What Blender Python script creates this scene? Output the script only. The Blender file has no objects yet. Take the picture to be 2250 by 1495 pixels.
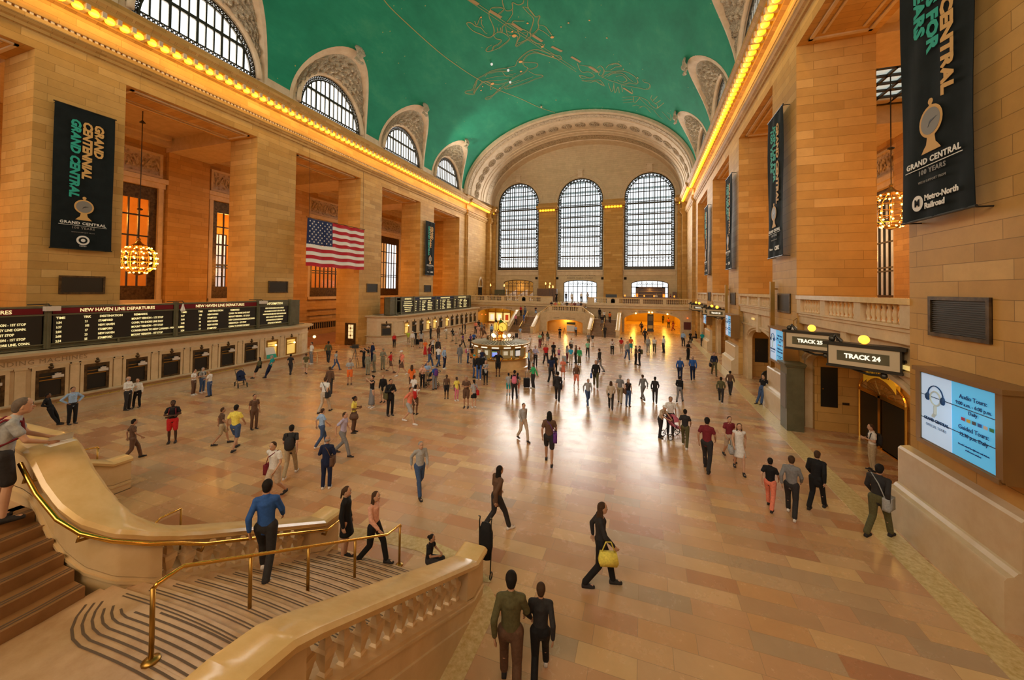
import bpy, bmesh, math, random
from mathutils import Vector, Matrix
R = math.radians
PI = math.pi
sc = bpy.context.scene
COL = sc.collection
random.seed(7)

# ---------------------------------------------------------------- camera, sky, exposure
FPX, YAW, PIT, ROL, PCY = 828.766, R(19.222), R(1.026), R(.708), 621.136
CAM = Vector((11.284, 0.0, 6.4))
_r0 = Vector((math.cos(YAW), math.sin(YAW), 0)); _f0 = Vector((-math.sin(YAW), math.cos(YAW), 0)); _z = Vector((0, 0, 1))
FW = _f0*math.cos(PIT) + _z*math.sin(PIT); _u0 = -_f0*math.sin(PIT) + _z*math.cos(PIT)
RT = _r0*math.cos(ROL) + _u0*math.sin(ROL); UP = _u0*math.cos(ROL) - _r0*math.sin(ROL)
cd = bpy.data.cameras.new('camera'); cam = bpy.data.objects.new('camera', cd); COL.objects.link(cam)
m = Matrix((RT, UP, -FW)).transposed().to_4x4(); m.translation = CAM; cam.matrix_world = m
cd.sensor_width = 36; cd.lens = FPX/2250*36; cd.shift_y = -(747.5-PCY)/2250; cd.clip_end = 400; cd.clip_start = .05
sc.camera = cam
sc.view_settings.view_transform = 'Standard'; sc.view_settings.look = 'None'
sc.view_settings.gamma = 1; sc.view_settings.use_curve_mapping = False
sc.view_settings.exposure = EXPOSURE = -1.2

def pix(u, v, axis, val):
    """the point of the plane X, Y or Z = val that the photograph shows at (u, v)"""
    r = FW + RT*((u-1125)/FPX) - UP*((v-PCY)/FPX)
    i = 'XYZ'.index(axis)
    return CAM + r*((val-CAM[i])/r[i])

w = bpy.data.worlds.new('sky'); sc.world = w; w.use_nodes = True
bg = w.node_tree.nodes['Background']; bg.inputs[0].default_value = (.90, .97, 1.0, 1); bg.inputs[1].default_value = 4.2

def area(name, loc, rot, sx, sy, power, col, spread=180):
    l = bpy.data.lights.new(name, 'AREA'); l.shape = 'RECTANGLE'; l.size = sx; l.size_y = sy; l.energy = power; l.color = col; l.spread = R(spread)
    o = bpy.data.objects.new(name, l); COL.objects.link(o); o.location = loc; o.rotation_euler = rot; return o
def point(name, loc, power, col, r=.3):
    l = bpy.data.lights.new(name, 'POINT'); l.energy = power; l.color = col; l.shadow_soft_size = r
    o = bpy.data.objects.new(name, l); COL.objects.link(o); o.location = loc; return o
def spot(name, loc, power, col, ang=100, r=.3):
    l = bpy.data.lights.new(name, 'SPOT'); l.energy = power; l.color = col; l.shadow_soft_size = r; l.spot_size = R(ang); l.spot_blend = .8
    o = bpy.data.objects.new(name, l); COL.objects.link(o); o.location = loc; return o

# key dimensions (metres)
W2 = 18.3                  # half width of the hall to the pillar fronts
PITCH, OPEN, Y0 = 11.84, 8.22, 13.6
ZT = 18.48                 # top of the openings between the pillars
YF = 70.56                 # far wall
YV = 59.0                  # end of the painted vault
VA, VZ, VB = 18.4, 23.1, 11.75
BAYS = [5.87, 17.71, 29.55, 41.39, 53.23]
PIERS = [(-1.84, 1.76), (9.98, 13.6), (21.82, 25.44), (33.66, 37.28), (45.5, 49.12), (57.34, 59.6)]
DAY = (1.0, .90, .76); WARM = (1.0, .55, .16); AMB = (1.0, .42, .08)

# daylight through the three tall windows and the lunettes
for x in (-12.17, 0, 12.17):
    area('daylight_window', (x, 70.2, 18.4), (R(-80), 0, 0), 7.6, 15, 5200, (1, .93, .84), 150)
for s in (-1, 1):
    for y in BAYS:
        area('daylight_lunette', (s*19.4, y, 25.2), (0, R(72*s), 0), 4.6, 7.6, 2600, (1, .93, .80), 170)
# daylight of the unseen tall windows at the camera end of the hall
for x in (-12, 0, 12): area('daylight_rear', (x, -10.6, 18.5), (R(86), 0, 0), 7.5, 14, 3000, (1, .90, .76), 110)
# added warm fill from behind the camera, keeps the foreground golden
area('warm_fill', (6, -5.5, 12.5), (R(38), 0, 0), 14, 3, 1150, (1, .58, .18), 160)

# lamps of the aisles (the chandeliers' own light) and below the balconies
for y in BAYS:
    point('chandelier_light', (-24.6, y, 8.2), 1750, AMB, .9)
    point('chandelier_light', (25.7, y, 10.6), 1750, AMB, .9)
for s in (-1, 1):
    for y in (8, 20, 32, 44, 56):
        area('cornice_light', (s*17.25, y, 21.2), (0, R(-58*s), 0), .25, 11.5, 300, (1, .58, .12))

spot('vault_uplight', (-17.0, 47, 22.6), 9000, (1, .9, .7), 70, .3).rotation_euler = Vector((7, 9, 9)).to_track_quat('-Z', 'Y').to_euler()

# ---------------------------------------------------------------- materials
MATS = {}
def mat(name, col=(.5, .5, .5), rough=.6, metal=0, spec=.5, emit=None, es=1):
    if name in MATS: return MATS[name]
    mt = bpy.data.materials.new(name); mt.use_nodes = True; b = mt.node_tree.nodes['Principled BSDF']
    b.inputs['Base Color'].default_value = (*col, 1); b.inputs['Roughness'].default_value = rough; b.inputs['Metallic'].default_value = metal
    b.inputs['Specular IOR Level'].default_value = spec if rough < .5 else .25
    if emit: b.inputs['Emission Color'].default_value = (*emit, 1); b.inputs['Emission Strength'].default_value = es
    MATS[name] = mt; return mt
class NT:
    def __init__(s, mt): s.t = mt.node_tree; s.b = s.t.nodes['Principled BSDF']
    def n(s, ty, **k):
        n = s.t.nodes.new(ty)
        for a, v in k.items():
            if a.startswith('i_'):
                key = a[2:]; key = int(key) if key.isdigit() else key.replace('_', ' ')
                n.inputs[key].default_value = v
            else: setattr(n, a, v)
        return n
    def l(s, a, b): s.t.links.new(a, b)
    def ramp(s, fac, stops, interp='LINEAR'):
        r = s.n('ShaderNodeValToRGB'); r.color_ramp.interpolation = interp
        el = r.color_ramp.elements
        while len(el) < len(stops): el.new(.5)
        for e, (p, c) in zip(el, stops): e.position = p; e.color = (*c, 1)
        s.l(fac, r.inputs[0]); return r.outputs[0]
    def mix(s, f, a, b, mode='MIX'):
        x = s.n('ShaderNodeMix', data_type='RGBA', blend_type=mode)
        for v, i in ((f, 0), (a, 6), (b, 7)):
            if isinstance(v, (float, int)): x.inputs[i].default_value = v
            elif isinstance(v, tuple): x.inputs[i].default_value = (*v, 1)
            else: s.l(v, x.inputs[i])
        return x.outputs[2]
    def math(s, op, a, b=None, c=None):
        x = s.n('ShaderNodeMath', operation=op)
        for i, v in enumerate((a, b, c)):
            if v is None: continue
            if isinstance(v, (float, int)): x.inputs[i].default_value = v
            else: s.l(v, x.inputs[i])
        return x.outputs[0]
    def bump(s, h, strength=.3, dist=.02):
        b = s.n('ShaderNodeBump'); b.inputs['Strength'].default_value = strength; b.inputs['Distance'].default_value = dist
        s.l(h, b.inputs['Height']); s.l(b.outputs[0], s.b.inputs['Normal'])

def stone_blocks(name, cols, bw=1.35, bh=.42, rough=.62, mortar=.008, seed=0):
    """coursed ashlar on any upright face, from world position"""
    mt = mat(name, cols[0], rough); k = NT(mt)
    g = k.n('ShaderNodeNewGeometry'); sn = k.n('ShaderNodeSeparateXYZ'); sp = k.n('ShaderNodeSeparateXYZ')
    k.l(g.outputs['Normal'], sn.inputs[0]); k.l(g.outputs['Position'], sp.inputs[0])
    isx = k.math('GREATER_THAN', k.math('ABSOLUTE', sn.outputs[0]), .6)
    u = k.math('ADD', k.math('MULTIPLY', sp.outputs[1], isx), k.math('MULTIPLY', sp.outputs[0], k.math('SUBTRACT', 1.0, isx)))
    hz = k.math('GREATER_THAN', k.math('ABSOLUTE', sn.outputs[2]), .7)
    vv = k.math('ADD', k.math('MULTIPLY', sp.outputs[2], k.math('SUBTRACT', 1.0, hz)), k.math('MULTIPLY', sp.outputs[1], hz))
    c = k.n('ShaderNodeCombineXYZ'); k.l(u, c.inputs[0]); k.l(vv, c.inputs[1])
    c.inputs[2].default_value = seed
    br = k.n('ShaderNodeTexBrick', offset=.5, squash=1.25, squash_frequency=3); k.l(c.outputs[0], br.inputs['Vector'])
    br.inputs['Color1'].default_value = (0, 0, 0, 1); br.inputs['Color2'].default_value = (1, 1, 1, 1); br.inputs['Mortar'].default_value = (.5, .5, .5, 1)
    for a, v in (('Scale', 1), ('Mortar Size', mortar), ('Mortar Smooth', .1), ('Bias', 0), ('Brick Width', bw), ('Row Height', bh)): br.inputs[a].default_value = v
    colr = k.ramp(br.outputs[0], [(i/(len(cols)-1), cc) for i, cc in enumerate(cols)])
    no = k.n('ShaderNodeTexNoise', i_Scale=1.3, i_Detail=8.0, i_Roughness=.7); k.l(g.outputs['Position'], no.inputs['Vector'])
    colr = k.mix(.35, colr, k.ramp(no.outputs[0], [(.3, (.62, .58, .5)), (.7, (1.15, 1.1, 1.0))]), 'MULTIPLY')
    dark = tuple(x*.42 for x in cols[0])
    colr = k.mix(k.math('MULTIPLY', br.outputs[1], .75), colr, dark)
    k.l(colr, k.b.inputs['Base Color']); k.bump(k.math('SUBTRACT', 1.0, br.outputs[1]), .5, .02)
    return mt

def noisy(name, c1, c2, scale=3, rough=.5, bump=0, detail=6, metal=0, dist=.01):
    mt = mat(name, c1, rough, metal); k = NT(mt)
    g = k.n('ShaderNodeNewGeometry'); no = k.n('ShaderNodeTexNoise', i_Scale=float(scale), i_Detail=float(detail), i_Roughness=.65)
    k.l(g.outputs['Position'], no.inputs['Vector'])
    k.l(k.ramp(no.outputs[0], [(.35, c1), (.65, c2)]), k.b.inputs['Base Color'])
    if bump: k.bump(no.outputs[0], bump, dist)
    return mt

M_STONE = stone_blocks('caen_stone', [(.46, .25, .065), (.58, .335, .10), (.52, .285, .075), (.64, .39, .135)], 1.9)
M_STONE_P = noisy('plain_stone', (.57, .42, .24), (.67, .51, .31), 2.2, .6, .15)
M_FAR = stone_blocks('far_wall_stone', [(.60, .47, .30), (.66, .53, .35), (.63, .49, .32)], 1.5, .36, mortar=.005)
M_UPPER = noisy('cream_plaster', (.62, .47, .31), (.72, .58, .41), 1.5, .7, .1)
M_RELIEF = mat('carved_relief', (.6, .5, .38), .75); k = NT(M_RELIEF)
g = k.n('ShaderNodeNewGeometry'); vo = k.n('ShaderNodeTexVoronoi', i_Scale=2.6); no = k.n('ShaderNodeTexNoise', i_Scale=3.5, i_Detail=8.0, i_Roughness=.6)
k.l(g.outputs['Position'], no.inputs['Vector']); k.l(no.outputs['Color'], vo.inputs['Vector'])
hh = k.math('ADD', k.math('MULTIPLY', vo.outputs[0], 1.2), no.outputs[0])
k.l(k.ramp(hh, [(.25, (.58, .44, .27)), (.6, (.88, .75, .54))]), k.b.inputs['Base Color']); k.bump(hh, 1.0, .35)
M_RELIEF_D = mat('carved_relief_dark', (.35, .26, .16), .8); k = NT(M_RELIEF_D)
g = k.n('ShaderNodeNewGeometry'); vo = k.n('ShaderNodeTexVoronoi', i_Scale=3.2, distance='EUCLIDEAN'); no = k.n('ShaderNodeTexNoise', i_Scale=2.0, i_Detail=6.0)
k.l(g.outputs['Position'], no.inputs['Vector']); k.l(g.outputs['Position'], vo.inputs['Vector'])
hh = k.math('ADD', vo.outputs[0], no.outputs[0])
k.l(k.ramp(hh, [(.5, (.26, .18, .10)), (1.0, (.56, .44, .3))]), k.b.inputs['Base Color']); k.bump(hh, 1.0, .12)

M_VAULT = mat('turquoise_vault', (.03, .26, .16), .75); k = NT(M_VAULT)
g = k.n('ShaderNodeNewGeometry'); no = k.n('ShaderNodeTexNoise', i_Scale=.35, i_Detail=8.0, i_Roughness=.7)
mp = k.n('ShaderNodeMapping'); mp.inputs['Scale'].default_value = (1, .5, 1); k.l(g.outputs['Position'], mp.inputs[0]); k.l(mp.outputs[0], no.inputs['Vector'])
cc = k.ramp(no.outputs[0], [(.3, (.008, .20, .115)), (.55, (.014, .27, .155)), (.75, (.05, .33, .18))])
st = k.n('ShaderNodeTexVoronoi', i_Scale=1.1); k.l(g.outputs['Position'], st.inputs['Vector'])
no2 = k.n('ShaderNodeTexNoise', i_Scale=.25); k.l(g.outputs['Position'], no2.inputs['Vector'])
star = k.math('MULTIPLY', k.math('LESS_THAN', st.outputs[0], .055), k.math('GREATER_THAN', no2.outputs[0], .52))
k.l(k.mix(star, cc, (.5, .42, .12)), k.b.inputs['Base Color'])

# marble floor: long tiles running across the hall
M_FLOOR = mat('marble_floor', (.5, .36, .25), .2); k = NT(M_FLOOR)
g = k.n('ShaderNodeNewGeometry'); mp = k.n('ShaderNodeMapping'); k.l(g.outputs['Position'], mp.inputs[0])
br = k.n('ShaderNodeTexBrick', offset=.42, offset_frequency=2, squash=1.35, squash_frequency=2); k.l(mp.outputs[0], br.inputs['Vector'])
br.inputs['Color1'].default_value = (0, 0, 0, 1); br.inputs['Color2'].default_value = (1, 1, 1, 1); br.inputs['Mortar'].default_value = (.5, .5, .5, 1)
for a, v in (('Scale', 1), ('Mortar Size', .005), ('Mortar Smooth', .1), ('Bias', 0), ('Brick Width', 1.02), ('Row Height', .44)): br.inputs[a].default_value = v
cc = k.ramp(br.outputs[0], [(0, (.46, .21, .11)), (.16, (.64, .40, .22)), (.34, (.58, .32, .18)), (.5, (.68, .44, .24)), (.62, (.47, .33, .215)), (.74, (.60, .32, .15)), (.87, (.76, .52, .27)), (1, (.52, .23, .11))])
no = k.n('ShaderNodeTexNoise', i_Scale=1.6, i_Detail=10.0, i_Roughness=.7, i_Distortion=.3); k.l(g.outputs['Position'], no.inputs['Vector'])
cc = k.mix(.3, cc, k.ramp(no.outputs[0], [(.3, (.7, .66, .62)), (.7, (1.1, 1.05, 1.0))]), 'MULTIPLY')
cc = k.mix(k.math('MULTIPLY', br.outputs[1], .55), cc, (.2, .13, .08)); k.l(cc, k.b.inputs['Base Color'])
k.l(k.math('ADD', .16, k.math('MULTIPLY', no.outputs[0], .2)), k.b.inputs['Roughness']); k.b.inputs['Specular IOR Level'].default_value = .6

M_BORDER = noisy('veined_border_marble', (.52, .36, .13), (.75, .60, .33), 9, .3, 0, 10)
M_RAIL = noisy('polished_rail_marble', (.68, .46, .20), (.78, .56, .28), 2.5, .16)
M_RAILW = noisy('balustrade_marble', (.64, .47, .25), (.73, .56, .33), 1.8, .35)
M_PLINTH = noisy('plinth_marble', (.58, .43, .26), (.64, .50, .32), 3, .35)
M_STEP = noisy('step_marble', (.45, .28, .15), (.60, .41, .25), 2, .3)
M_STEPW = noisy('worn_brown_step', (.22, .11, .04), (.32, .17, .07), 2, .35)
M_STRIPE = mat('dark_inlay', (.13, .09, .065), .5)
M_IRON = mat('dark_iron', (.05, .045, .035), .45, .6)
M_BRONZE = noisy('bronze_grille', (.055, .035, .018), (.14, .09, .04), 5, .4, 0, 4, .7)
M_BRASS = mat('polished_brass', (.85, .5, .1), .25, 1)
M_BRASS_D = mat('old_brass', (.42, .25, .06), .35, .9)
M_GREEN = noisy('olive_painted_metal', (.085, .08, .042), (.12, .11, .06), 2, .45)
M_BLACK = mat('black_panel', (.008, .008, .007), .4)
M_BANNER = noisy('black_banner_cloth', (.005, .008, .008), (.009, .013, .013), 2, .9)
M_TEAL = mat('teal_print', (.03, .36, .27), .7)
M_ORANGE = mat('tan_print', (.62, .36, .12), .7)
M_WHITE = mat('white_print', (.75, .72, .66), .6)
M_PRINTG = mat('grey_print', (.22, .2, .17), .6)
M_GLASS = mat('bright_window_glass', (.8, .9, .95), .1); k = NT(M_GLASS)
tr = k.n('ShaderNodeBsdfTransparent'); gl = k.n('ShaderNodeBsdfGlossy'); gl.inputs['Roughness'].default_value = .05; mx = k.n('ShaderNodeMixShader'); mx.inputs[0].default_value = .06
k.l(tr.outputs[0], mx.inputs[1]); k.l(gl.outputs[0], mx.inputs[2]); k.l(mx.outputs[0], k.t.nodes['Material Output'].inputs[0])
M_BULB = mat('lit_yellow_bulb', (1, .7, .2), .4, emit=(1, .56, .015), es=3.2)
M_BULBW = mat('lit_globe', (1, .8, .4), .4, emit=(1, .66, .22), es=9)
M_LED = mat('lit_board_text', (1, .9, .5), .4, emit=(1, .83, .38), es=1.5)
M_SIGNW = mat('lit_sign_text', (1, 1, .9), .4, emit=(1, .97, .8), es=1.6)
M_CRIM = mat('crimson_header', (.16, .006, .012), .5)
M_NAVY = mat('navy_header', (.01, .02, .07), .5)
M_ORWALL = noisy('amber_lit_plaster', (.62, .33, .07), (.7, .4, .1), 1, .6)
M_DARK = mat('dark_void', (.012, .009, .006), .8)
M_WOOD = noisy('dark_wood', (.10, .045, .018), (.16, .075, .03), 6, .4)
M_REDWOOD = mat('maroon_panel', (.12, .025, .015), .5)

# ---------------------------------------------------------------- object helpers
def tag(o, label=None, cat=None, group=None, kind=None):
    if label: o['label'] = label
    if cat: o['category'] = cat
    if group: o['group'] = group
    if kind: o['kind'] = kind
    return o
def empty(name, loc=(0, 0, 0), rz=0, label=None, cat=None, group=None):
    o = bpy.data.objects.new(name, None); o.empty_display_size = .2; COL.objects.link(o); o.location = loc; o.rotation_euler = (0, 0, rz)
    return tag(o, label, cat, group)
class MB:
    def __init__(s): s.v = []; s.f = []; s.m = []
    def add(s, vs, fs, mi=0):
        b = len(s.v); s.v += [tuple(x) for x in vs]; s.f += [tuple(b+i for i in f) for f in fs]; s.m += [mi]*len(fs); return s
    def box(s, x0, x1, y0, y1, z0, z1, mi=0):
        return s.add([(x0, y0, z0), (x1, y0, z0), (x1, y1, z0), (x0, y1, z0), (x0, y0, z1), (x1, y0, z1), (x1, y1, z1), (x0, y1, z1)],
                     [(0, 3, 2, 1), (4, 5, 6, 7), (0, 1, 5, 4), (1, 2, 6, 5), (2, 3, 7, 6), (3, 0, 4, 7)], mi)
    def cbox(s, cx, cy, cz, sx, sy, sz, mi=0): return s.box(cx-sx/2, cx+sx/2, cy-sy/2, cy+sy/2, cz-sz/2, cz+sz/2, mi)
    def obox(s, a, b, w, h, up=(0, 0, 1), mi=0):
        """bar from a to b, w wide, h high"""
        a = Vector(a); b = Vector(b); d = (b-a).normalized(); u = Vector(up)
        if abs(d.dot(u)) > .98: u = Vector((1, 0, 0))
        r = d.cross(u).normalized(); u = r.cross(d)
        vs = [p + r*(w/2*i) + u*(h/2*j) for p in (a, b) for i, j in ((-1, -1), (1, -1), (1, 1), (-1, 1))]
        return s.add(vs, [(3, 2, 1, 0), (4, 5, 6, 7), (0, 1, 5, 4), (1, 2, 6, 5), (2, 3, 7, 6), (3, 0, 4, 7)], mi)
    def lathe(s, prof, n=12, c=(0, 0, 0), axis='Z', mi=0, ph=0, sq=1):
        b = []
        for r, z in prof:
            for i in range(n):
                a = 2*PI*i/n + ph; x, y = r*math.cos(a), r*math.sin(a)*sq
                p = (x, y, z) if axis == 'Z' else ((z, x, y) if axis == 'X' else (x, z, y))
                b.append((p[0]+c[0], p[1]+c[1], p[2]+c[2]))
        f = []
        for j in range(len(prof)-1):
            for i in range(n):
                i2 = (i+1) % n; q = (j*n+i, j*n+i2, (j+1)*n+i2, (j+1)*n+i); f.append(q if axis != 'Y' else q[::-1])
        if prof[0][0] > 1e-4: f.append(tuple(range(n))[::-1] if axis != 'Y' else tuple(range(n)))
        if prof[-1][0] > 1e-4: t = tuple((len(prof)-1)*n+i for i in range(n)); f.append(t if axis != 'Y' else t[::-1])
        return s.add(b, f, mi)
    def tube(s, pts, rad, n=8, mi=0, closed=False):
        pts = [Vector(p) for p in pts]; N = len(pts); vs = []; u = None
        for i, p in enumerate(pts):
            d = ((pts[(i+1) % N]-pts[i-1]) if closed else (pts[min(i+1, N-1)]-pts[max(i-1, 0)])).normalized()
            if u is None: u = Vector((0, 0, 1)) if abs(d.z) < .9 else Vector((1, 0, 0))
            r = d.cross(u)
            if r.length < 1e-4: r = d.cross(Vector((0, 1, 0)))
            r.normalize(); u = r.cross(d).normalized(); rr = rad[i] if isinstance(rad, (list, tuple)) else rad
            vs += [p + (r*math.cos(2*PI*j/n) + u*math.sin(2*PI*j/n))*rr for j in range(n)]
        f = []
        for i in range(N if closed else N-1):
            i2 = (i+1) % N
            for j in range(n): f.append((i*n+j, i*n+(j+1) % n, i2*n+(j+1) % n, i2*n+j))
        if not closed: f += [tuple(range(n))[::-1], tuple((N-1)*n+j for j in range(n))]
        return s.add(vs, f, mi)
    def loft(s, rings, closed=True, caps=True, mi=0):
        n = len(rings[0]); vs = [p for r in rings for p in r]; f = []
        for i in range(len(rings)-1):
            for j in range(n if closed else n-1):
                j2 = (j+1) % n; f.append((i*n+j, i*n+j2, (i+1)*n+j2, (i+1)*n+j))
        if caps and closed: f += [tuple(range(n))[::-1], tuple((len(rings)-1)*n+j for j in range(n))]
        return s.add(vs, f, mi)
    def sweep(s, prof, path, mi=0, caps=True):
        """closed profile [(out, z)] swept along path [(x, y, z, ox, oy)]: out goes along (ox, oy)"""
        rings = [[(x+o*ox, y+o*oy, z+pz) for o, pz in prof] for x, y, z, ox, oy in path]
        return s.loft(rings, True, caps, mi)
    def quad(s, a, b, c, d, mi=0): return s.add([a, b, c, d], [(0, 1, 2, 3)], mi)
    def ball(s, c, r, n=10, m=6, mi=0, sz=1):
        pr = [(max(r*math.sin(PI*i/m), 0), -r*math.cos(PI*i/m)*sz) for i in range(m+1)]
        pr[0] = (1e-5, pr[0][1]); pr[-1] = (1e-5, pr[-1][1]); return s.lathe(pr, n, c, mi=mi)
    def mesh(s, name, mats, smooth=False):
        me = bpy.data.meshes.new(name); me.from_pydata(s.v, [], s.f)
        for mt in (mats if isinstance(mats, (list, tuple)) else [mats]): me.materials.append(mt)
        me.polygons.foreach_set('material_index', s.m)
        bm = bmesh.new(); bm.from_mesh(me); bmesh.ops.recalc_face_normals(bm, faces=bm.faces); bm.to_mesh(me); bm.free()
        if smooth is True: me.polygons.foreach_set('use_smooth', [True]*len(me.polygons))
        elif smooth: 
            me.polygons.foreach_set('use_smooth', [True]*len(me.polygons)); me.set_sharp_from_angle(angle=R(smooth))
        me.update(); return me
    def build(s, name, mats, parent=None, smooth=False, loc=None):
        o = bpy.data.objects.new(name, s.mesh(name, mats, smooth)); COL.objects.link(o)
        if parent: attach(o, parent)
        if loc: o.location = loc
        return o
def wm(o):
    b = o.matrix_basis.copy()
    return (wm(o.parent) @ o.matrix_parent_inverse @ b) if o.parent else b
def attach(o, parent):
    o.parent = parent; o.matrix_parent_inverse = wm(parent).inverted(); return o
def struct(o): o['kind'] = 'structure'; return o
def from_mesh(name, me, parent=None, mw=None):
    o = bpy.data.objects.new(name, me); COL.objects.link(o)
    if mw is not None: o.matrix_basis = mw
    if parent: attach(o, parent)
    return o
def copy_tree(o, parent=None):
    c = o.copy(); COL.objects.link(c); c.parent = parent
    for ch in list(o.children): copy_tree(ch, c)
    return c
def curve_mesh(splines, thick, name='plate'):
    """filled flat shape with holes, thick deep along local z (centred)"""
    cu = bpy.data.curves.new(name, 'CURVE'); cu.dimensions = '2D'; cu.fill_mode = 'BOTH'; cu.extrude = thick/2
    for pts in splines:
        sp = cu.splines.new('POLY'); sp.points.add(len(pts)-1); sp.use_cyclic_u = True
        for q, (x, y) in zip(sp.points, pts): q.co = (x, y, 0, 1)
    o = bpy.data.objects.new(name, cu); COL.objects.link(o); dg = bpy.context.evaluated_depsgraph_get()
    me = bpy.data.meshes.new_from_object(o.evaluated_get(dg)); bpy.data.objects.remove(o); bpy.data.curves.remove(cu); return me
def frame(loc, right, up):
    r = Vector(right).normalized(); u = Vector(up).normalized(); n = r.cross(u)
    mm = Matrix((r, u, n)).transposed().to_4x4(); mm.translation = Vector(loc); return mm
LFT = ((0, 1, 0), (0, 0, 1))      # on the left wall, facing +X
RGT = ((0, -1, 0), (0, 0, 1))     # on the right wall, facing -X
FAR = ((1, 0, 0), (0, 0, 1))      # facing -Y (towards the camera)
def plate(name, splines, thick, mt, mw, parent=None):
    me = curve_mesh(splines, thick, name); me.materials.clear(); me.materials.append(mt)
    return from_mesh(name, me, parent, mw)
def text(s, size, mt, mw, parent=None, name='lettering', ext=.004, shear=0, bold=0, align='CENTER', sx=1, spacing=1):
    cu = bpy.data.curves.new(name, 'FONT'); cu.body = s; cu.size = size; cu.extrude = ext; cu.shear = shear; cu.offset = bold
    cu.align_x = align; cu.align_y = 'CENTER'; cu.space_character = spacing; cu.resolution_u = 2
    o = bpy.data.objects.new(name, cu); COL.objects.link(o); dg = bpy.context.evaluated_depsgraph_get()
    me = bpy.data.meshes.new_from_object(o.evaluated_get(dg)); bpy.data.objects.remove(o); bpy.data.curves.remove(cu)
    me.materials.clear(); me.materials.append(mt)
    if sx != 1:
        for v in me.vertices: v.co.x *= sx
    return from_mesh(name, me, parent, mw)
def arc(cx, cy, r, a0, a1, n, ry=None): return [(cx+r*math.cos(a0+(a1-a0)*i/n), cy+(ry or r)*math.sin(a0+(a1-a0)*i/n)) for i in range(n+1)]
def merged(objs, name, mt, parent=None):
    """one mesh from several text meshes (same thing, same part)"""
    mb = MB()
    for o in objs:
        mw = wm(o); me = o.data; mb.add([mw @ v.co for v in me.vertices], [tuple(p.vertices) for p in me.polygons]); bpy.data.objects.remove(o)
    return mb.build(name, mt, parent)
# ================================================================ THE BUILDING
HOLE = (-3.75, 3.75, 1.2, 6.5)       # stair well between the two near flights
mb = MB()
for x0, x1, y0, y1 in ((-32, HOLE[0], -11, 76), (HOLE[1], 32, -11, 76), (HOLE[0], HOLE[1], HOLE[3], 76), (HOLE[0], HOLE[1], -11, HOLE[2])):
    mb.box(x0, x1, y0, y1, -.3, 0)
struct(mb.build('floor', M_FLOOR))
mb = MB()
for i in range(12): mb.box(HOLE[0], HOLE[1], HOLE[3]-.32*(i+1), HOLE[3]-.32*i, -2.4, -.16*(i+1))
mb.box(HOLE[0], HOLE[1], 1.2, HOLE[3]-3.84, -2.6, -2.0)
struct(mb.build('floor_lower_steps', M_STEP))
mb = MB(); mb.box(HOLE[0]-.02, HOLE[0]+.02, 1.2, HOLE[3], -2.5, -.01); mb.box(HOLE[1]-.02, HOLE[1]+.02, 1.2, HOLE[3], -2.5, -.01); mb.box(HOLE[0], HOLE[1], 1.1, 1.2, -2.5, -.01)
struct(mb.build('wall_stair_well', M_STONE_P))
# pale veined border laid along the right wall and round the near stair
mb = MB(); mb.box(17.1, 17.75, -5, 60, 0, .006); struct(mb.build('trim_1', M_BORDER))
mb = MB(); mb.add([(7.95, 0, .006), (8.55, 0, .006), (8.55, 7.3, .006), (8.2, 7.62, .006), (7.95, 7.62, .006)], [(0, 1, 2, 3, 4)])
mb.add([(3.9, 7.75, .006), (3.9, 8.2, .006), (5, 8.45, .006), (6.2, 8.5, .006), (7.4, 8.3, .006), (8.2, 7.75, .006), (7.6, 7.6, .006), (6.2, 8.05, .006), (5, 8.0, .006)], [(0, 1, 2, 8), (8, 2, 3, 7), (7, 3, 4, 6), (6, 4, 5)])
struct(mb.build('trim_2', M_BORDER))

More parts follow.
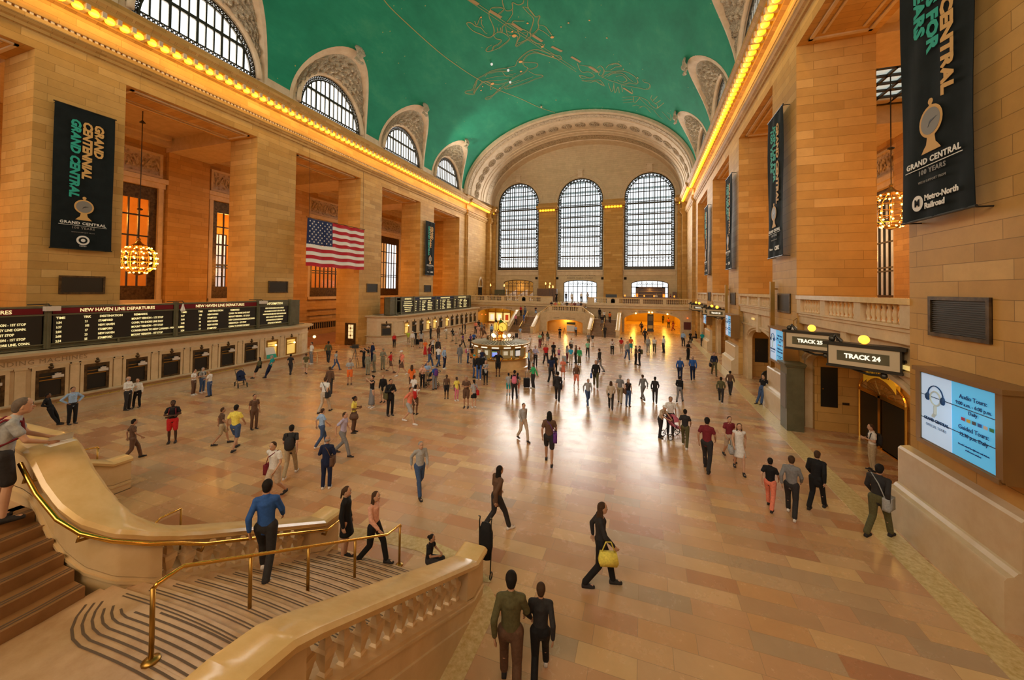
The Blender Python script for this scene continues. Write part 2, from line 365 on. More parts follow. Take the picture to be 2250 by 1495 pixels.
# the entablature: profile (out from the wall face, height)
ENT = [(0, ZT), (0, 19.35), (.1, 19.38), (.1, 19.55), (.22, 19.62), (.34, 19.8), (.34, 19.98), (.16, 20.0), (.16, 20.12), (.3, 20.14), (.3, 20.34), (.05, 20.38), (.05, 21.2), (.3, 21.28),
       (.36, 21.62), (1.0, 21.66), (1.0, 21.88), (1.14, 22.02), (1.16, 22.2), (.5, 22.3), (.12, 22.34), (.12, 23.02), (-3.1, 23.05), (-3.1, ZT)]
def sidewall(s):
    nm = 'left' if s < 0 else 'right'
    X = s*W2; n = Vector((-s, 0))
    for i, (a, b) in enumerate(PIERS):
        mb = MB(); mb.box(min(X, X+3.1*s), max(X, X+3.1*s), a, b, 0, ZT)
        struct(mb.build(f'pillar_{nm}_{i+1}', M_STONE))
    mb = MB(); mb.loft([[(X-s*o, y, z) for o, z in ENT] for y in (-11, 59.6)]); struct(mb.build(f'wall_{nm}', M_STONE))
    # soffit panels of the openings
    mb = MB()
    for c in BAYS:
        for x0, x1, z0, z1, y0, y1 in ((.35, 2.75, 18.40, ZT, -3.7, -3.55), (.35, 2.75, 18.40, ZT, 3.55, 3.7), (.35, .5, 18.40, ZT, -3.7, 3.7), (2.6, 2.75, 18.40, ZT, -3.7, 3.7), (.75, .85, 18.43, ZT, -3.3, 3.3), (2.25, 2.35, 18.43, ZT, -3.3, 3.3)):
            mb.box(min(X+s*x0, X+s*x1), max(X+s*x0, X+s*x1), c+y0, c+y1, z0, z1+.02)
    struct(mb.build(f'trim_soffit_{nm}', M_STONE_P))
    # dentils and the blocks between the lamps
    mb = MB(); y = 2.0
    while y < 59.4:
        mb.box(*sorted((X-s*.16, X-s*.27)), y, y+.13, 20.0, 20.13); y += .24
    y = 2.0
    while y < 59.2:
        mb.box(*sorted((X-s*.3, X-s*.98)), y+.235, y+.42, 21.36, 21.67); y += .655
    struct(mb.build(f'trim_dentils_{nm}', M_UPPER))
    # the end of the side wall beyond the last opening
    mb = MB(); mb.box(*sorted((X-s*.25, X+3.1*s)), 59.6, 68.6, 0, 19.35); mb.box(*sorted((X-s*.95, X+3.1*s)), 68.6, YF, 0, 19.35)
    mb.box(*sorted((X-s*.4, X)), 59.9, 60.2, 0, 19.35)
    mb.loft([[(X-s*(o+.25), y, z) for o, z in ENT[1:-1]+[(-3.1, 19.35)]] for y in (59.6, 68.6)])
    mb.loft([[(X-s*(o+.95), y, z) for o, z in ENT[1:-1]+[(-3.1, 19.35)]] for y in (68.6, YF)])
    struct(mb.build(f'wall_{nm}_end', M_STONE))
sidewall(-1); sidewall(1)

# lamps set in the cornice
def lamp_mesh():
    mb = MB(); mb.lathe([(.001, -.22), (.13, -.21), (.2, -.15), (.235, -.03), (.225, .05), (.17, .12), (.09, .16), (.001, .17)], 10); return mb.mesh('cornice_lamp', M_BULB, True)
LM = lamp_mesh(); nlamp = 0
def cornice_lamp(x, y, z, label, group):
    global nlamp
    o = bpy.data.objects.new('cornice_lamp', LM); COL.objects.link(o); o.location = (x, y, z)
    tag(o, label, 'lamp', group); nlamp += 1; return o
for s in (-1, 1):
    y = 2.0; nm = 'left' if s < 0 else 'right'
    while y < 59.4:
        if y > 10.2 or s > 0 and y > 13.2: cornice_lamp(s*(W2-.68), y, 21.46, 'glowing yellow globe in the long row of lamps under the cornice above the ' + ('ticket windows' if s < 0 else 'track gates'), 'cornice lamps above the '+('ticket windows' if s < 0 else 'track gates'))
        y += .655
    y = 60.1
    while y < 68.4:
        cornice_lamp(s*(W2-.93), y, 21.46, 'glowing yellow globe in the short end row of the cornice on the '+('ticket' if s < 0 else 'track')+' side', 'lamps on the corner cornice on the '+('ticket window' if s < 0 else 'track gate')+' side'); y += .655

# ---- vault: each cross section starts where the lunette cut leaves it
def vx(z): return VA*math.sqrt(max(0, 1-((z-VZ)/VB)**2))
LA, LB = 4.9, 6.5
ys = []
for c in [-6]+BAYS:
    ys += [c-LA-1.05, c-LA-.02] + [c-LA*math.cos(PI*i/24) for i in range(25)] + [c+LA+.02]
ys = sorted(set(round(y, 4) for y in ys if y < YV)) + [YV]
rings = []
for y in ys:
    h = VZ-.05
    for c in [-6]+BAYS:
        t = (y-c)/LA
        if abs(t) < 1: h = VZ-.05 + LB*math.sqrt(1-t*t)
    a0 = math.asin(min(1, max(0, (h-VZ)/VB)))
    rings.append([(-VA*math.cos(a0+(PI-2*a0)*i/56), y, VZ+VB*math.sin(a0+(PI-2*a0)*i/56)) for i in range(57)])
mb = MB(); mb.loft(rings, closed=False, caps=False); vault = struct(mb.build('ceiling', M_VAULT, smooth=True))

# ---- lunettes: window arch, carved reveal up to the vault
RW = 3.95
def lunette(s, c, idx, first):
    nm = 'left' if s < 0 else 'right'; X0 = s*(W2+.05)
    n = 28; wa = [(X0, c-RW*math.cos(PI*i/n), 23.15+RW*math.sin(PI*i/n)*1.03) for i in range(n+1)]
    def cut(dy, dz, off):
        o = []
        for i in range(n+1):
            yy = c-(LA+dy)*math.cos(PI*i/n); zz = VZ-.05+(LB+dz)*math.sin(PI*i/n); o.append((s*(vx(zz)+off), yy, zz))
        return o
    outer, inner = cut(0, 0, -.03), cut(-.45, -.55, .22)
    outer2 = cut(-.02, -.02, .3)
    a = MB(); a.loft([outer2, outer, cut(-.3, -.35, -.08), inner], closed=False, caps=False)
    ring = struct(a.build(f'trim_lunette_{nm}_{idx}', M_UPPER, smooth=40))
    mids = []; rg = random.Random(idx*7+s)
    def up2(L_, k): return [L_[i//k].lerp(L_[min(i//k+1, len(L_)-1)], (i % k)/k) for i in range((len(L_)-1)*k+1)]
    iv = up2([Vector(q) for q in inner], 4); wv = up2([Vector(q) for q in wa], 4)
    for ti in range(25):
        t = ti/24; row = []
        for i in range(len(iv)):
            p = iv[i].lerp(wv[i], t); e_ = min(t, 1-t)*6; amp = min(1, e_)*min(1, min(i, len(iv)-1-i)/4)
            q = (math.sin(i*.55+ti*.9+idx)*math.cos(i*.21-ti*.6)+.6*math.sin(i*1.3+ti*.35)*math.sin(ti*1.1)+rg.uniform(-.5, .5))*.2*amp + .12*math.sin(PI*t)
            p.x -= s*q*.8; p.z -= q*.5*math.sin(PI*i/(len(iv)-1)); row.append(p)
        mids.append(row)
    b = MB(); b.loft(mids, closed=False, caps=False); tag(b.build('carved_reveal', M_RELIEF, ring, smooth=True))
    t = MB(); t.tube([(X0-s*.12, c-(RW+.12)*math.cos(PI*i/n), 23.2+(RW+.12)*math.sin(PI*i/n)*1.03) for i in range(n+1)], .2, 8); t.build('roll_moulding', M_UPPER, ring, smooth=True)
    # carved shell and shield at the crown of the cut
    f = MB(); zc = VZ+LB; xc = s*vx(zc)
    for k in range(9):
        ang = PI*(.15+.7*k/8); f.tube([(xc-s*.1, c, zc-.5), (xc-s*.35, c+.55*math.cos(ang), zc-.4+.5*math.sin(ang)), (xc-s*.25, c+.8*math.cos(ang), zc-.35+.85*math.sin(ang))], [.1, .13, .05], 6)
    f.ball((xc-s*.25, c, zc-.45), .34, 8, 6); f.tube([(xc-s*.1, c-.5, zc-.9), (xc-s*.3, c, zc-1.2), (xc-s*.1, c+.5, zc-.9)], .15, 6)
    f.build('crowning_ornament', M_RELIEF, ring, smooth=True)
    # window
    wd = struct(empty(f'window_{nm}_{idx}', (X0, c, 23.1)))
    g_ = MB(); xg = X0+s*.35; pts = [(xg, c-RW*math.cos(PI*i/n), 23.15+RW*math.sin(PI*i/n)*1.03) for i in range(n+1)]; g_.add(pts, [tuple(range(n+1))]); g_.build('glass', M_GLASS, wd)
    fr = MB(); xi = X0+s*.2
    for ra_, rb_ in ((RW+.1, RW-.09), (RW-.34, RW-.46)): fr.loft([[(x, c-r*math.cos(PI*i/n), 23.15+r*math.sin(PI*i/n)*1.03) for i in range(n+1)] for x, r in ((xi, ra_), (xi-s*.1, ra_), (xi-s*.1, rb_), (xi, rb_))], closed=False, caps=False)
    # pierced ornamental border: rings and lozenges along the arch
    for i in range(40):
        a0 = PI*(i+.5)/40; ca = (xi-s*.05, c-(RW-.22)*math.cos(a0), 23.15+(RW-.22)*math.sin(a0)*1.03)
        fr.tube([(ca[0], ca[1]+.12*math.cos(q*PI/3), ca[2]+.14*math.sin(q*PI/3)) for q in range(6)], .05, 4, closed=True); fr.ball(ca, .06, 6, 4)
    fr.tube([(xi, c-(RW-.42)*math.cos(PI*i/n), 23.15+(RW-.42)*math.sin(PI*i/n)*1.03) for i in range(n+1)], .05, 6)
    for i in range(30):
        yy = c-RW+.3+i*(2*RW-.6)/29; fr.tube([(xi-s*.05, yy+.1*math.cos(q*PI/3), 23.32+.12*math.sin(q*PI/3)) for q in range(6)], .05, 4, closed=True)
    fr.box(*sorted((xi-.05, xi+.05)), c-RW, c+RW, 23.12, 23.2); fr.box(*sorted((xi-.05, xi+.05)), c-RW+.1, c+RW-.1, 23.46, 23.54)
    fr.build('ornate_border', M_IRON, wd)
    mu = MB(); r2 = RW-.42
    for i in range(1, 13):
        yy = -r2+i*2*r2/13; top = 23.15+math.sqrt(max(0, r2*r2-yy*yy))*1.03
        mu.box(*sorted((xi-.05, xi+.05)), c+yy-(.055 if i % 3 else .085), c+yy+(.055 if i % 3 else .085), 23.5, top)
    hw = math.sqrt(r2*r2-1.9**2); mu.box(*sorted((xi-.07, xi+.07)), c-hw, c+hw, 25.05, 25.3)
    mu.build('muntins', M_IRON, wd)
for i, c in enumerate(BAYS):
    for s in (-1, 1): lunette(s, c, i+1, i == 0)
# plain attic strip between lunettes at each side, closed to the outside
for s, nm in ((-1, 'left'), (1, 'right')):
    me_s = [[(-12, 22.9), (YV+12, 22.9), (YV+12, 36), (-12, 36)]] + [[(c-RW*math.cos(PI*i/28), 23.15+RW*math.sin(PI*i/28)*1.03) for i in range(29)] for c in BAYS]
    struct(plate(f'wall_{nm}_attic', me_s if s < 0 else [[(-a, b) for a, b in q] for q in me_s], .3, M_UPPER, frame((s*(W2+.22), 0, 0), *(LFT if s < 0 else RGT))))

# ---- great arch at the far end
prof = [(YV-.05, -.1), (YV-.05, .42), (YV+.25, .5), (YV+.3, .62), (YV+1.6, .66), (YV+1.7, .8), (YV+2.0, .84), (YV+5.6, .9), (YV+5.7, 1.02), (YV+6.3, 1.06), (YV+6.4, 1.2), (YV+7.2, 1.22), (YV+7.3, 1.3), (YV+9.4, 1.34), (YV+9.5, 1.5), (YF+.1, 1.55)]
mb = MB(); n = 64
def ell(ins, i, n=64, y=0): 
    a = PI*i/n; return (-(VA-ins*.8)*math.cos(a), y, VZ-.1+(VB-ins*.75)*math.sin(a))
mb.loft([[ell(ins, i, n, y) for i in range(n+1)] for y, ins in prof], closed=False, caps=False)
arch = struct(mb.build('trim_great_arch', M_UPPER, smooth=30))
def band(y0, y1, ins, mt, nm):
    b = MB(); b.loft([[ell(ins, i, n, y) for i in range(n+1)] for y in (y0, y1)], closed=False, caps=False); b.build(nm, mt, arch)
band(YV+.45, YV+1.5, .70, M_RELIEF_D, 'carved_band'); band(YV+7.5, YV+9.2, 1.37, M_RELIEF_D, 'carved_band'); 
band(YV-.02+.03, YV+.2, .47, M_UPPER, 'plain_band')
rm = MB()
for k in range(14):
    a = 2*PI*k/14; rm.ball((.36*math.cos(a), .36*math.sin(a), 0), .1, 6, 4)
rm.tube([(.62*math.cos(2*PI*k/24), .62*math.sin(2*PI*k/24), 0) for k in range(24)], .09, 6, closed=True); rm.tube([(.82*math.cos(2*PI*k/24), .82*math.sin(2*PI*k/24), 0) for k in range(24)], .05, 6, closed=True)
rm.ball((0, 0, 0), .17, 8, 5); rmesh = rm.mesh('rosette', M_RELIEF_D, True)
bk = MB(); bk.lathe([(.78, -.06), (.78, .0)], 24); bkm = bk.mesh('rosette_ground', mat('rosette_ground', (.16, .10, .055), .8))
for k in range(24):
    a = PI*(k+.5)/24; ins = .9; p = Vector((-(VA-ins*.8)*math.cos(a), YV+3.8, VZ-.1+(VB-ins*.75)*math.sin(a)))
    nr = Vector((math.cos(a)*(VB), 0, -math.sin(a)*(VA))).normalized(); fm = frame(p+nr*.03, (0, 1, 0), nr.cross(Vector((0, 1, 0))))
    ro = from_mesh('rosette', rmesh, arch, fm); from_mesh('rosette_ground', bkm, ro, fm)

# ---- far wall with three tall windows and three doorways
WX = (-12.17, 0, 12.17); WB, WS, WR = 10.14, 23.2, 4.2
DX = (-12.0, .1, 12.3)
outer = [(-18.6, 4.2), (18.6, 4.2), (18.6, 36), (-18.6, 36)]
holes = [[(x-WR, WB), (x+WR, WB)] + arc(x, WS, WR, 0, PI, 24) for x in WX]
holes += [[(x-3.1, 4.25), (x+3.1, 4.25), (x+3.1, 7.65)] + arc(x, 7.65, 3.1, 0, PI, 14, .65) + [(x-3.1, 7.65)] for x in DX]
wf = struct(plate('wall_far', [outer]+holes, .8, M_FAR, frame((0, YF+.4, 0), *FAR)))
up = MB()      # cream tympanum facing: architrave rings round the window heads
for x in WX:
    for rr, t in ((WR+.25, .09), (WR+.8, .07)): up.tube([(px, YF-.02, pz) for px, pz in [(x-rr, WS)] + arc(x, WS, rr, PI, 0, 24)], t, 6)
    up.box(x-.45, x+.45, YF-.35, YF, WS+WR+.1, WS+WR+1.3); up.box(x-.55, x+.55, YF-.45, YF, WS+WR+1.3, WS+WR+1.5)
    up.box(x-WR-.1, x+WR+.1, YF-.25, YF, WB-.2, WB+.02); up.box(x-WR-.05, x+WR+.05, YF-.12, YF, WB-.95, WB-.25)
struct(up.build('trim_window_surrounds', M_UPPER, wf, smooth=40))
for j, (x0, x1) in enumerate(((-18, -16.75), (-7.75, -4.45), (4.45, 7.75), (16.75, 18))):
    p = MB(); p.box(x0, x1, YF-.55, YF, 4.2, 20.1)
    p.box(x0-.1, x1+.1, YF-.68, YF, 19.55, 19.8); p.box(x0, x1, YF-.6, YF, 20.1, 21.25); p.box(x0-.15, x1+.15, YF-.85, YF, 21.25, 21.4)
    p.box(x0-.3, x1+.3, YF-1.35, YF, 21.66, 21.95); p.box(x0-.4, x1+.4, YF-1.5, YF, 21.95, 22.3); p.box(x0-.2, x1+.2, YF-.8, YF, 22.3, 22.9)
    struct(p.build(f'pillar_far_{j+1}', M_STONE))
    nl = 6 if j in (1, 2) else 2
    for q in range(nl):
        cx = x0+.1+(x1-x0-.2)*(q+.5)/nl
        cornice_lamp(cx, YF-1.0, 21.5, ['yellow globe on the corner cap beside the leftmost tall window', 'yellow globe on the cap between the left and middle tall windows', 'yellow globe on the cap between the middle and right tall windows', 'yellow globe on the corner cap beside the rightmost tall window'][j], ['lamps on the far left corner pilaster', 'lamps on the pilaster left of the middle window', 'lamps on the pilaster right of the middle window', 'lamps on the far right corner pilaster'][j])
def tall_window(x, idx):
    wd = struct(empty(f'window_far_{idx}', (x, YF, WB)))
    gl_ = MB(); gl_.add([(px, YF+.5, pz) for px, pz in [(x-WR, WB), (x+WR, WB)] + arc(x, WS, WR, 0, PI, 24)], [tuple(range(27))]); gl_.build('glass', M_GLASS, wd)
    f = MB(); y = YF+.2
    path = [(x-WR+.08, WB+.05)] + arc(x, WS, WR-.08, PI, 0, 28) + [(x+WR-.08, WB+.05)]
    f.tube([(a, y, b) for a, b in path], .11, 6)
    path2 = [(x-WR+.55, WB+.6)] + arc(x, WS, WR-.55, PI, 0, 28) + [(x+WR-.55, WB+.6)]; f.tube([(a, y, b) for a, b in path2], .07, 6)
    L = []; 
    for i in range(22): L += [(x-WR+.31, WB+.5+i*.6), (x+WR-.31, WB+.5+i*.6)]
    for i in range(19): a = PI*(i+.5)/19; L.append((x+(WR-.31)*math.cos(a), WS+.1+(WR-.31)*math.sin(a)))
    for a, b in L:
        f.tube([(a+.2*math.cos(q*PI/3), y, b+.22*math.sin(q*PI/3)) for q in range(6)], .075, 4, closed=True); f.box(a-.06, a+.06, y-.03, y+.03, b-.3, b+.3)
    f.box(x-WR, x+WR, y-.1, y+.1, WB, WB+.62)
    f.build('ornate_border', M_IRON, wd)
    m_ = MB(); r2 = WR-.55
    for i in range(1, 16):
        xx = -r2+i*2*r2/16; top = WS+math.sqrt(r2*r2-xx*xx); wd_ = .15 if i % 2 == 0 else .09
        m_.box(x+xx-wd_/2, x+xx+wd_/2, y-.08, y+.08, WB+.6, top)
        if i % 2: m_.box(x+xx-.1, x+xx+.1, y-.05, y+.05, 12.05, 12.25)
    for zz, t in ((12.75, .13), (12.35, .05), (14.55, .10), (14.8, .05), (16.3, .10), (16.55, .05), (18.2, .12), (18.45, .05), (20.05, .1), (20.3, .05), (22.05, .14), (22.35, .06), (24.1, .06), (25.6, .06)):
        h = r2 if zz < WS else math.sqrt(r2*r2-(zz-WS)**2); m_.box(x-h, x+h, y-.09, y+.09, zz-t, zz+t)
    m_.build('muntins', M_IRON, wd)
    o = MB()    # the outer sash line across the glazed walkways, 1.6 m further out
    for i in range(1, 12): xx = -WR+i*2*WR/12; o.box(x+xx-.03, x+xx+.03, YF+2.1, YF+2.2, WB, WS+WR)
    for i in range(9): o.box(x-WR-.5, x+WR+.5, YF+.8, YF+2.2, WB+1.6+i*1.9, WB+1.63+i*1.9)
    o.build('outer_sash', mat('pale_sash', (.35, .42, .43), .5), wd)
for i, x in enumerate(WX): tall_window(x, i+1)
# square vents over the doorways
for x in (-8.3, -4.2, 4.2, 8.2): 
    v = MB(); v.cbox(x, YF-.03, 8.6, .45, .06, .45); tag(v.build('square_vent', M_DARK), 'small dark square vent in the stone band, '+{-8.3: 'right of the leftmost doorway arch', -4.2: 'left of the middle doorway arch', 4.2: 'right of the middle doorway arch', 8.2: 'left of the rightmost doorway arch'}[x], 'vent')

# ---- end walls and shell that close the place
mb = MB(); mb.box(-33, 33, -11.5, -11, -3, 40); struct(mb.build('wall_rear', M_FAR))
mb = MB(); mb.box(3.9, 19, -11, -.6, 3.9, 4.3); mb.box(-19, -3.9, -11, -.6, 3.9, 4.3); mb.box(-3.9, 3.9, -11, -2.6, 3.9, 4.3); struct(mb.build('floor_rear_balcony', M_STEP))
# ---- side aisles
for s, nm in ((-1, 'left'), (1, 'right')):
    XB = s*30
    mb = MB()
    BW = [(c-3.65, c+3.65) for c in BAYS]
    holes = [[(a, 5.1), (b, 5.1), (b, 15.05), (a, 15.05)] for a, b in BW]
    out = [(-11, 0), (62, 0), (62, 20.4), (-11, 20.4)]
    if s > 0: holes = [[(-x, z) for x, z in h] for h in holes]; out = [(-x, z) for x, z in out]
    struct(plate(f'wall_{nm}_aisle', [out]+holes, .6, M_STONE, frame((XB+s*.3, 0, 0), *(LFT if s < 0 else RGT))))
    mb = MB(); mb.box(*sorted((s*18.4, s*30.5)), 59.8, 60.2, 0, 20.3); struct(mb.build(f'wall_{nm}_aisle_end', M_STONE))
    mb = MB()
    for (a, b) in PIERS:
        mb.box(*sorted((XB, XB-s*.45)), a+.1, b-.1, 0, 18.5)
    struct(mb.build(f'wall_{nm}_aisle_piers', M_STONE))
    cl = MB()
    if s < 0: cl.box(-30.5, -18.4, -11, 62, 19.7, 20.3)
    else:
        cl.box(18.4, 21.4, -11, 62, 19.9, 20.3); cl.box(28.5, 30.5, -11, 62, 19.9, 20.3)
        for (a, b) in PIERS: cl.box(21.4, 28.5, a-.6, b+.6, 19.9, 20.3)
    for (a, b) in PIERS: cl.box(*sorted((s*21.4, XB)), a+.1, b-.1, 18.5, 19.8)
    for c in BAYS:
        cl.box(*sorted((XB, XB-s*.8)), c-4.2, c+4.2, 18.9, 19.8); cl.box(*sorted((s*21.4, s*22.2)), c-4.2, c+4.2, 18.9, 19.8)
        cl.box(*sorted((XB-s*.8, XB-s*1.3)), c-3.9, c+3.9, 19.35, 19.8); cl.box(*sorted((s*22.2, s*22.7)), c-3.9, c+3.9, 19.35, 19.8)
    struct(cl.build(f'ceiling_{nm}_aisle', M_STONE_P))
    for i, c in enumerate(BAYS):
        wn = struct(empty(f'window_{nm}_aisle_{i+1}', (XB, c, 5.1)))
        f = MB(); x0 = XB+s*.15
        f.box(*sorted((x0-.08, x0+.08)), c-3.65, c-3.1, 6.3, 13.9); f.box(*sorted((x0-.08, x0+.08)), c+3.1, c+3.65, 6.3, 13.9)
        f.box(*sorted((x0-.08, x0+.08)), c-3.65, c+3.65, 5.1, 6.3); f.box(*sorted((x0-.08, x0+.08)), c-3.65, c+3.65, 13.9, 15.05)
        f.build('bronze_border', M_BRONZE, wn)
        q = MB()
        for k in range(1, 9): q.box(*sorted((x0-.07, x0+.07)), c-3.1+k*.689-.045, c-3.1+k*.689+.045, 6.3, 13.9)
        for zz in (8.2, 8.5, 10.6, 12.4): q.box(*sorted((x0-.08, x0+.08)), c-3.1, c+3.1, zz, zz+.12)
        q.build('muntins', M_IRON, wn)
        g2 = MB(); xg = XB+s*.45; g2.quad((xg, c-3.6, 5.1), (xg, c+3.6, 5.1), (xg, c+3.6, 15), (xg, c-3.6, 15)); g2.build('glass', M_GLASS, wn)
        sr = MB()
        for y0, y1, z0, z1, t in ((c-4.0, c-3.65, 4.9, 15.3, .22), (c+3.65, c+4.0, 4.9, 15.3, .22), (c-4.1, c+4.1, 15.05, 15.5, .3), (c-4.2, c+4.2, 15.5, 15.9, .5), (c-4.0, c+4.0, 4.75, 5.1, .4), (c-3.9, c+3.9, 16.0, 16.2, .2), (c-3.9, c+3.9, 17.95, 18.15, .2), (c-3.9, c-3.7, 16.2, 17.95, .2), (c+3.7, c+3.9, 16.2, 17.95, .2)):
            sr.box(*sorted((XB, XB-s*t)), y0, y1, z0, z1)
        sr.build('stone_surround', M_STONE_P, wn)
        rp = MB(); rp.box(*sorted((XB, XB-s*.06)), c-3.7, c+3.7, 16.2, 17.95); fz = rp.build('carved_frieze', M_RELIEF_D, wn)
        rl = MB()
        for k in range(24):
            yy = c-3.5+k*.304; rl.tube([(XB-s*.12, yy+.22*math.cos(t*.9+k), 17.05+.55*math.sin(t*.8+k*2)*.9) for t in range(6)], .07, 5)
        rl.tube([(XB-s*.15, c+.62*math.cos(2*PI*q/16), 17.05+.62*math.sin(2*PI*q/16)) for q in range(16)], .1, 5, closed=True); rl.ball((XB-s*.12, c, 17.05), .3, 8, 6)
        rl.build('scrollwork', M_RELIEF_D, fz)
# rooms seen through the aisle windows on the left: amber walls with white windows of their own
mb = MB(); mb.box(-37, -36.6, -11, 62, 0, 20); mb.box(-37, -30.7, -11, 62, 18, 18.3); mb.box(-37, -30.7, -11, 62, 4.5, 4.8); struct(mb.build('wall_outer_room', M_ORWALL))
for i, c in enumerate(BAYS):
    g3 = MB(); 
    for y in (c-1.9, c+1.2):
        g3.box(-36.6, -36.5, y-.85, y+.85, 6.2, 12.5)
    wo = struct(g3.build(f'window_outer_room_{i+1}', mat('daylit_pane', (.8, .9, 1), .4, emit=(.72, .92, 1), es=1.1)))
    g4 = MB()
    for y in (c-1.9, c+1.2):
        for q in range(5): g4.box(-36.5, -36.4, y-.87+q*.42, y-.79+q*.42, 6.2, 12.5)
        for q in range(6): g4.box(-36.5, -36.4, y-.85, y+.85, 6.2+q*1.25, 6.3+q*1.25)
    g4.build('muntins', M_IRON, wo)
for c in BAYS: point('outer_room_light', (-33.5, c, 12.5), 2200, AMB, .5)
mb = MB(); mb.box(36.6, 37, -11, 62, 0, 20); mb.box(30.7, 37, -11, 62, 18, 18.3); mb.box(30.7, 37, -11, 62, 4.5, 4.8); struct(mb.build('wall_outer_room_right', M_UPPER))
for c in BAYS: point('outer_room_light', (33.5, c, 12.5), 900, (1, .86, .6), .5)  # lights added because the right outer room would be dark
# ramp, parapet and mouldings in the second left bay
mb = MB(); mb.box(-28.2, -27.9, 25.2, 45, 0, 1.9); mb.box(-28.3, -27.8, 25.2, 45, 1.9, 2.05); mb.box(-30, -29.8, 25, 45, 2.6, 2.8); mb.box(-30, -29.7, 25, 45, 3.4, 3.55)
struct(mb.build('wall_ramp_parapet', M_STONE))
rb = MB()
for i in range(60): rb.box(-27.92, -27.86, 26+i*.3, 26.14+i*.3, 1.1, 1.85)
rb.build('ramp_slots', M_DARK, bpy.data.objects['wall_ramp_parapet'])
mb = MB(); mb.add([(-27.8, 26, .02), (-22.5, 26, .02), (-22.5, 44, .02), (-27.8, 44, .5)], [(0, 1, 2, 3)]); struct(mb.build('floor_ramp', noisy('red_ramp', (.30, .15, .10), (.38, .2, .14), 2, .4)))

# right aisle: raised floor, wall with arches under it, balustrade between the pillars
mb = MB(); mb.box(18.5, 31, -11, 62, 4.9, 5.15); struct(mb.build('floor_right_aisle', M_STEP))
for i, c in enumerate(BAYS):
    a = c-OPEN/2; b = c+OPEN/2
    lx = lambda y: -y
    hole = [(-(c+2.7 if i != 1 else c+4.0), 0), (-(c-3.4 if i != 1 else c-4.0), 0)]
    lo, hi = hole[0][0], hole[1][0]; zs = 2.9 if i != 1 else 3.0; mid = (lo+hi)/2; hw = (hi-lo)/2
    hl = [(lo, -.02), (hi, -.02)] + arc(mid, zs, hw, 0, PI, 20, .95)
    w_ = struct(plate(f'wall_right_gate_{i+1}', [[(-b-.02, -.02), (-a+.02, -.02), (-a+.02, 5.3), (-b-.02, 5.3)], hl], .3, M_STONE_P, frame((18.75, 0, 0), *RGT)))
    for q in hl[:0]: pass
    mo = MB(); mo.box(18.4, 18.62, a, b, 4.95, 5.3); mo.box(18.5, 18.62, a, b, 4.0, 4.12); mo.box(18.35, 18.6, a, b, 5.3, 5.42)
    mo.tube([(18.58, -x, z) for x, z in arc(mid, zs, hw+.25, 0, PI, 20, 1.15)], .09, 6); mo.box(18.45, 18.62, -mid-.22, -mid+.22, zs+.85, 4.95)
    mo.build('mouldings', M_STONE_P, w_, smooth=40)
    yr = -lo-.0; yl = -hi
    rc = MB(); rc.box(18.9, 22.0, b-.32, b+.02, 0, 4.9); rc.box(18.9, 22.0, a-.02, a+.3, 0, 4.9); rc.box(20.6, 20.9, a, b, 0, 4.9) if i else rc.box(21.7, 22, a, b, 0, 4.9)
    struct(rc.build(f'wall_right_recess_{i+1}', M_STONE))
    point('recess_light', (19.8, c, 3.5), 55, (1, .55, .12), .15)
    bl = empty('stone_balustrade', (18.45, c, 5.42), label='marble balustrade between the pillars above the '+['nearest arch, hidden behind the near pillar', 'lit track signs', 'escalator arch', 'second track gate pair', 'last arch before the far balcony'][i], cat='balustrade', group=None)
    rl = MB(); rl.box(18.25, 18.65, a, b, 6.1, 6.28); rl.build('rail', M_RAIL, bl)
    pd = MB()
    for y in (a+.22, c-1.35, c+1.35, b-.22): pd.box(18.3, 18.6, y-.22, y+.22, 5.5, 6.1)
    pd.box(18.29, 18.61, a+.01, b-.01, 5.425, 5.5); pd.build('pedestals', M_STONE_P, bl)
    for y0, y1 in ((a+.5, c-1.63), (c-1.07, c+1.07), (c+1.63, b-.5)):
        nb = max(2, int((y1-y0)/.27))
        for k in range(nb):
            yy = y0+(k+.5)*(y1-y0)/nb; bb = MB(); bb.lathe([(.07, 5.5), (.07, 5.56), (.045, 5.6), (.085, 5.74), (.07, 5.85), (.04, 5.98), (.065, 6.04), (.065, 6.1)], 8, (18.45, yy, 0)); bb.build('baluster', M_RAILW, bl, smooth=True)
# skylights of the right aisle
for i, c in enumerate(BAYS):
    sk = struct(empty(f'window_skylight_{i+1}', (25, c, 20.1)))
    g5 = MB(); g5.quad((21.4, c-4.2, 20.1), (28.6, c-4.2, 20.1), (28.6, c+4.2, 20.1), (21.4, c+4.2, 20.1)); g5.build('glass', mat('daylit_skylight', (.8, .95, .95), .4, emit=(.75, 1, .95), es=1.0), sk)
    g6 = MB()
    for q in range(9): g6.box(21.4, 28.6, c-4.2+q*1.05-.07, c-4.2+q*1.05+.07, 19.9, 20.05)
    for q in range(8): g6.box(21.4+q*1.03-.07, 21.4+q*1.03+.07, c-4.2, c+4.2, 19.9, 20.05)
    g6.build('glazing_bars', M_IRON, sk)
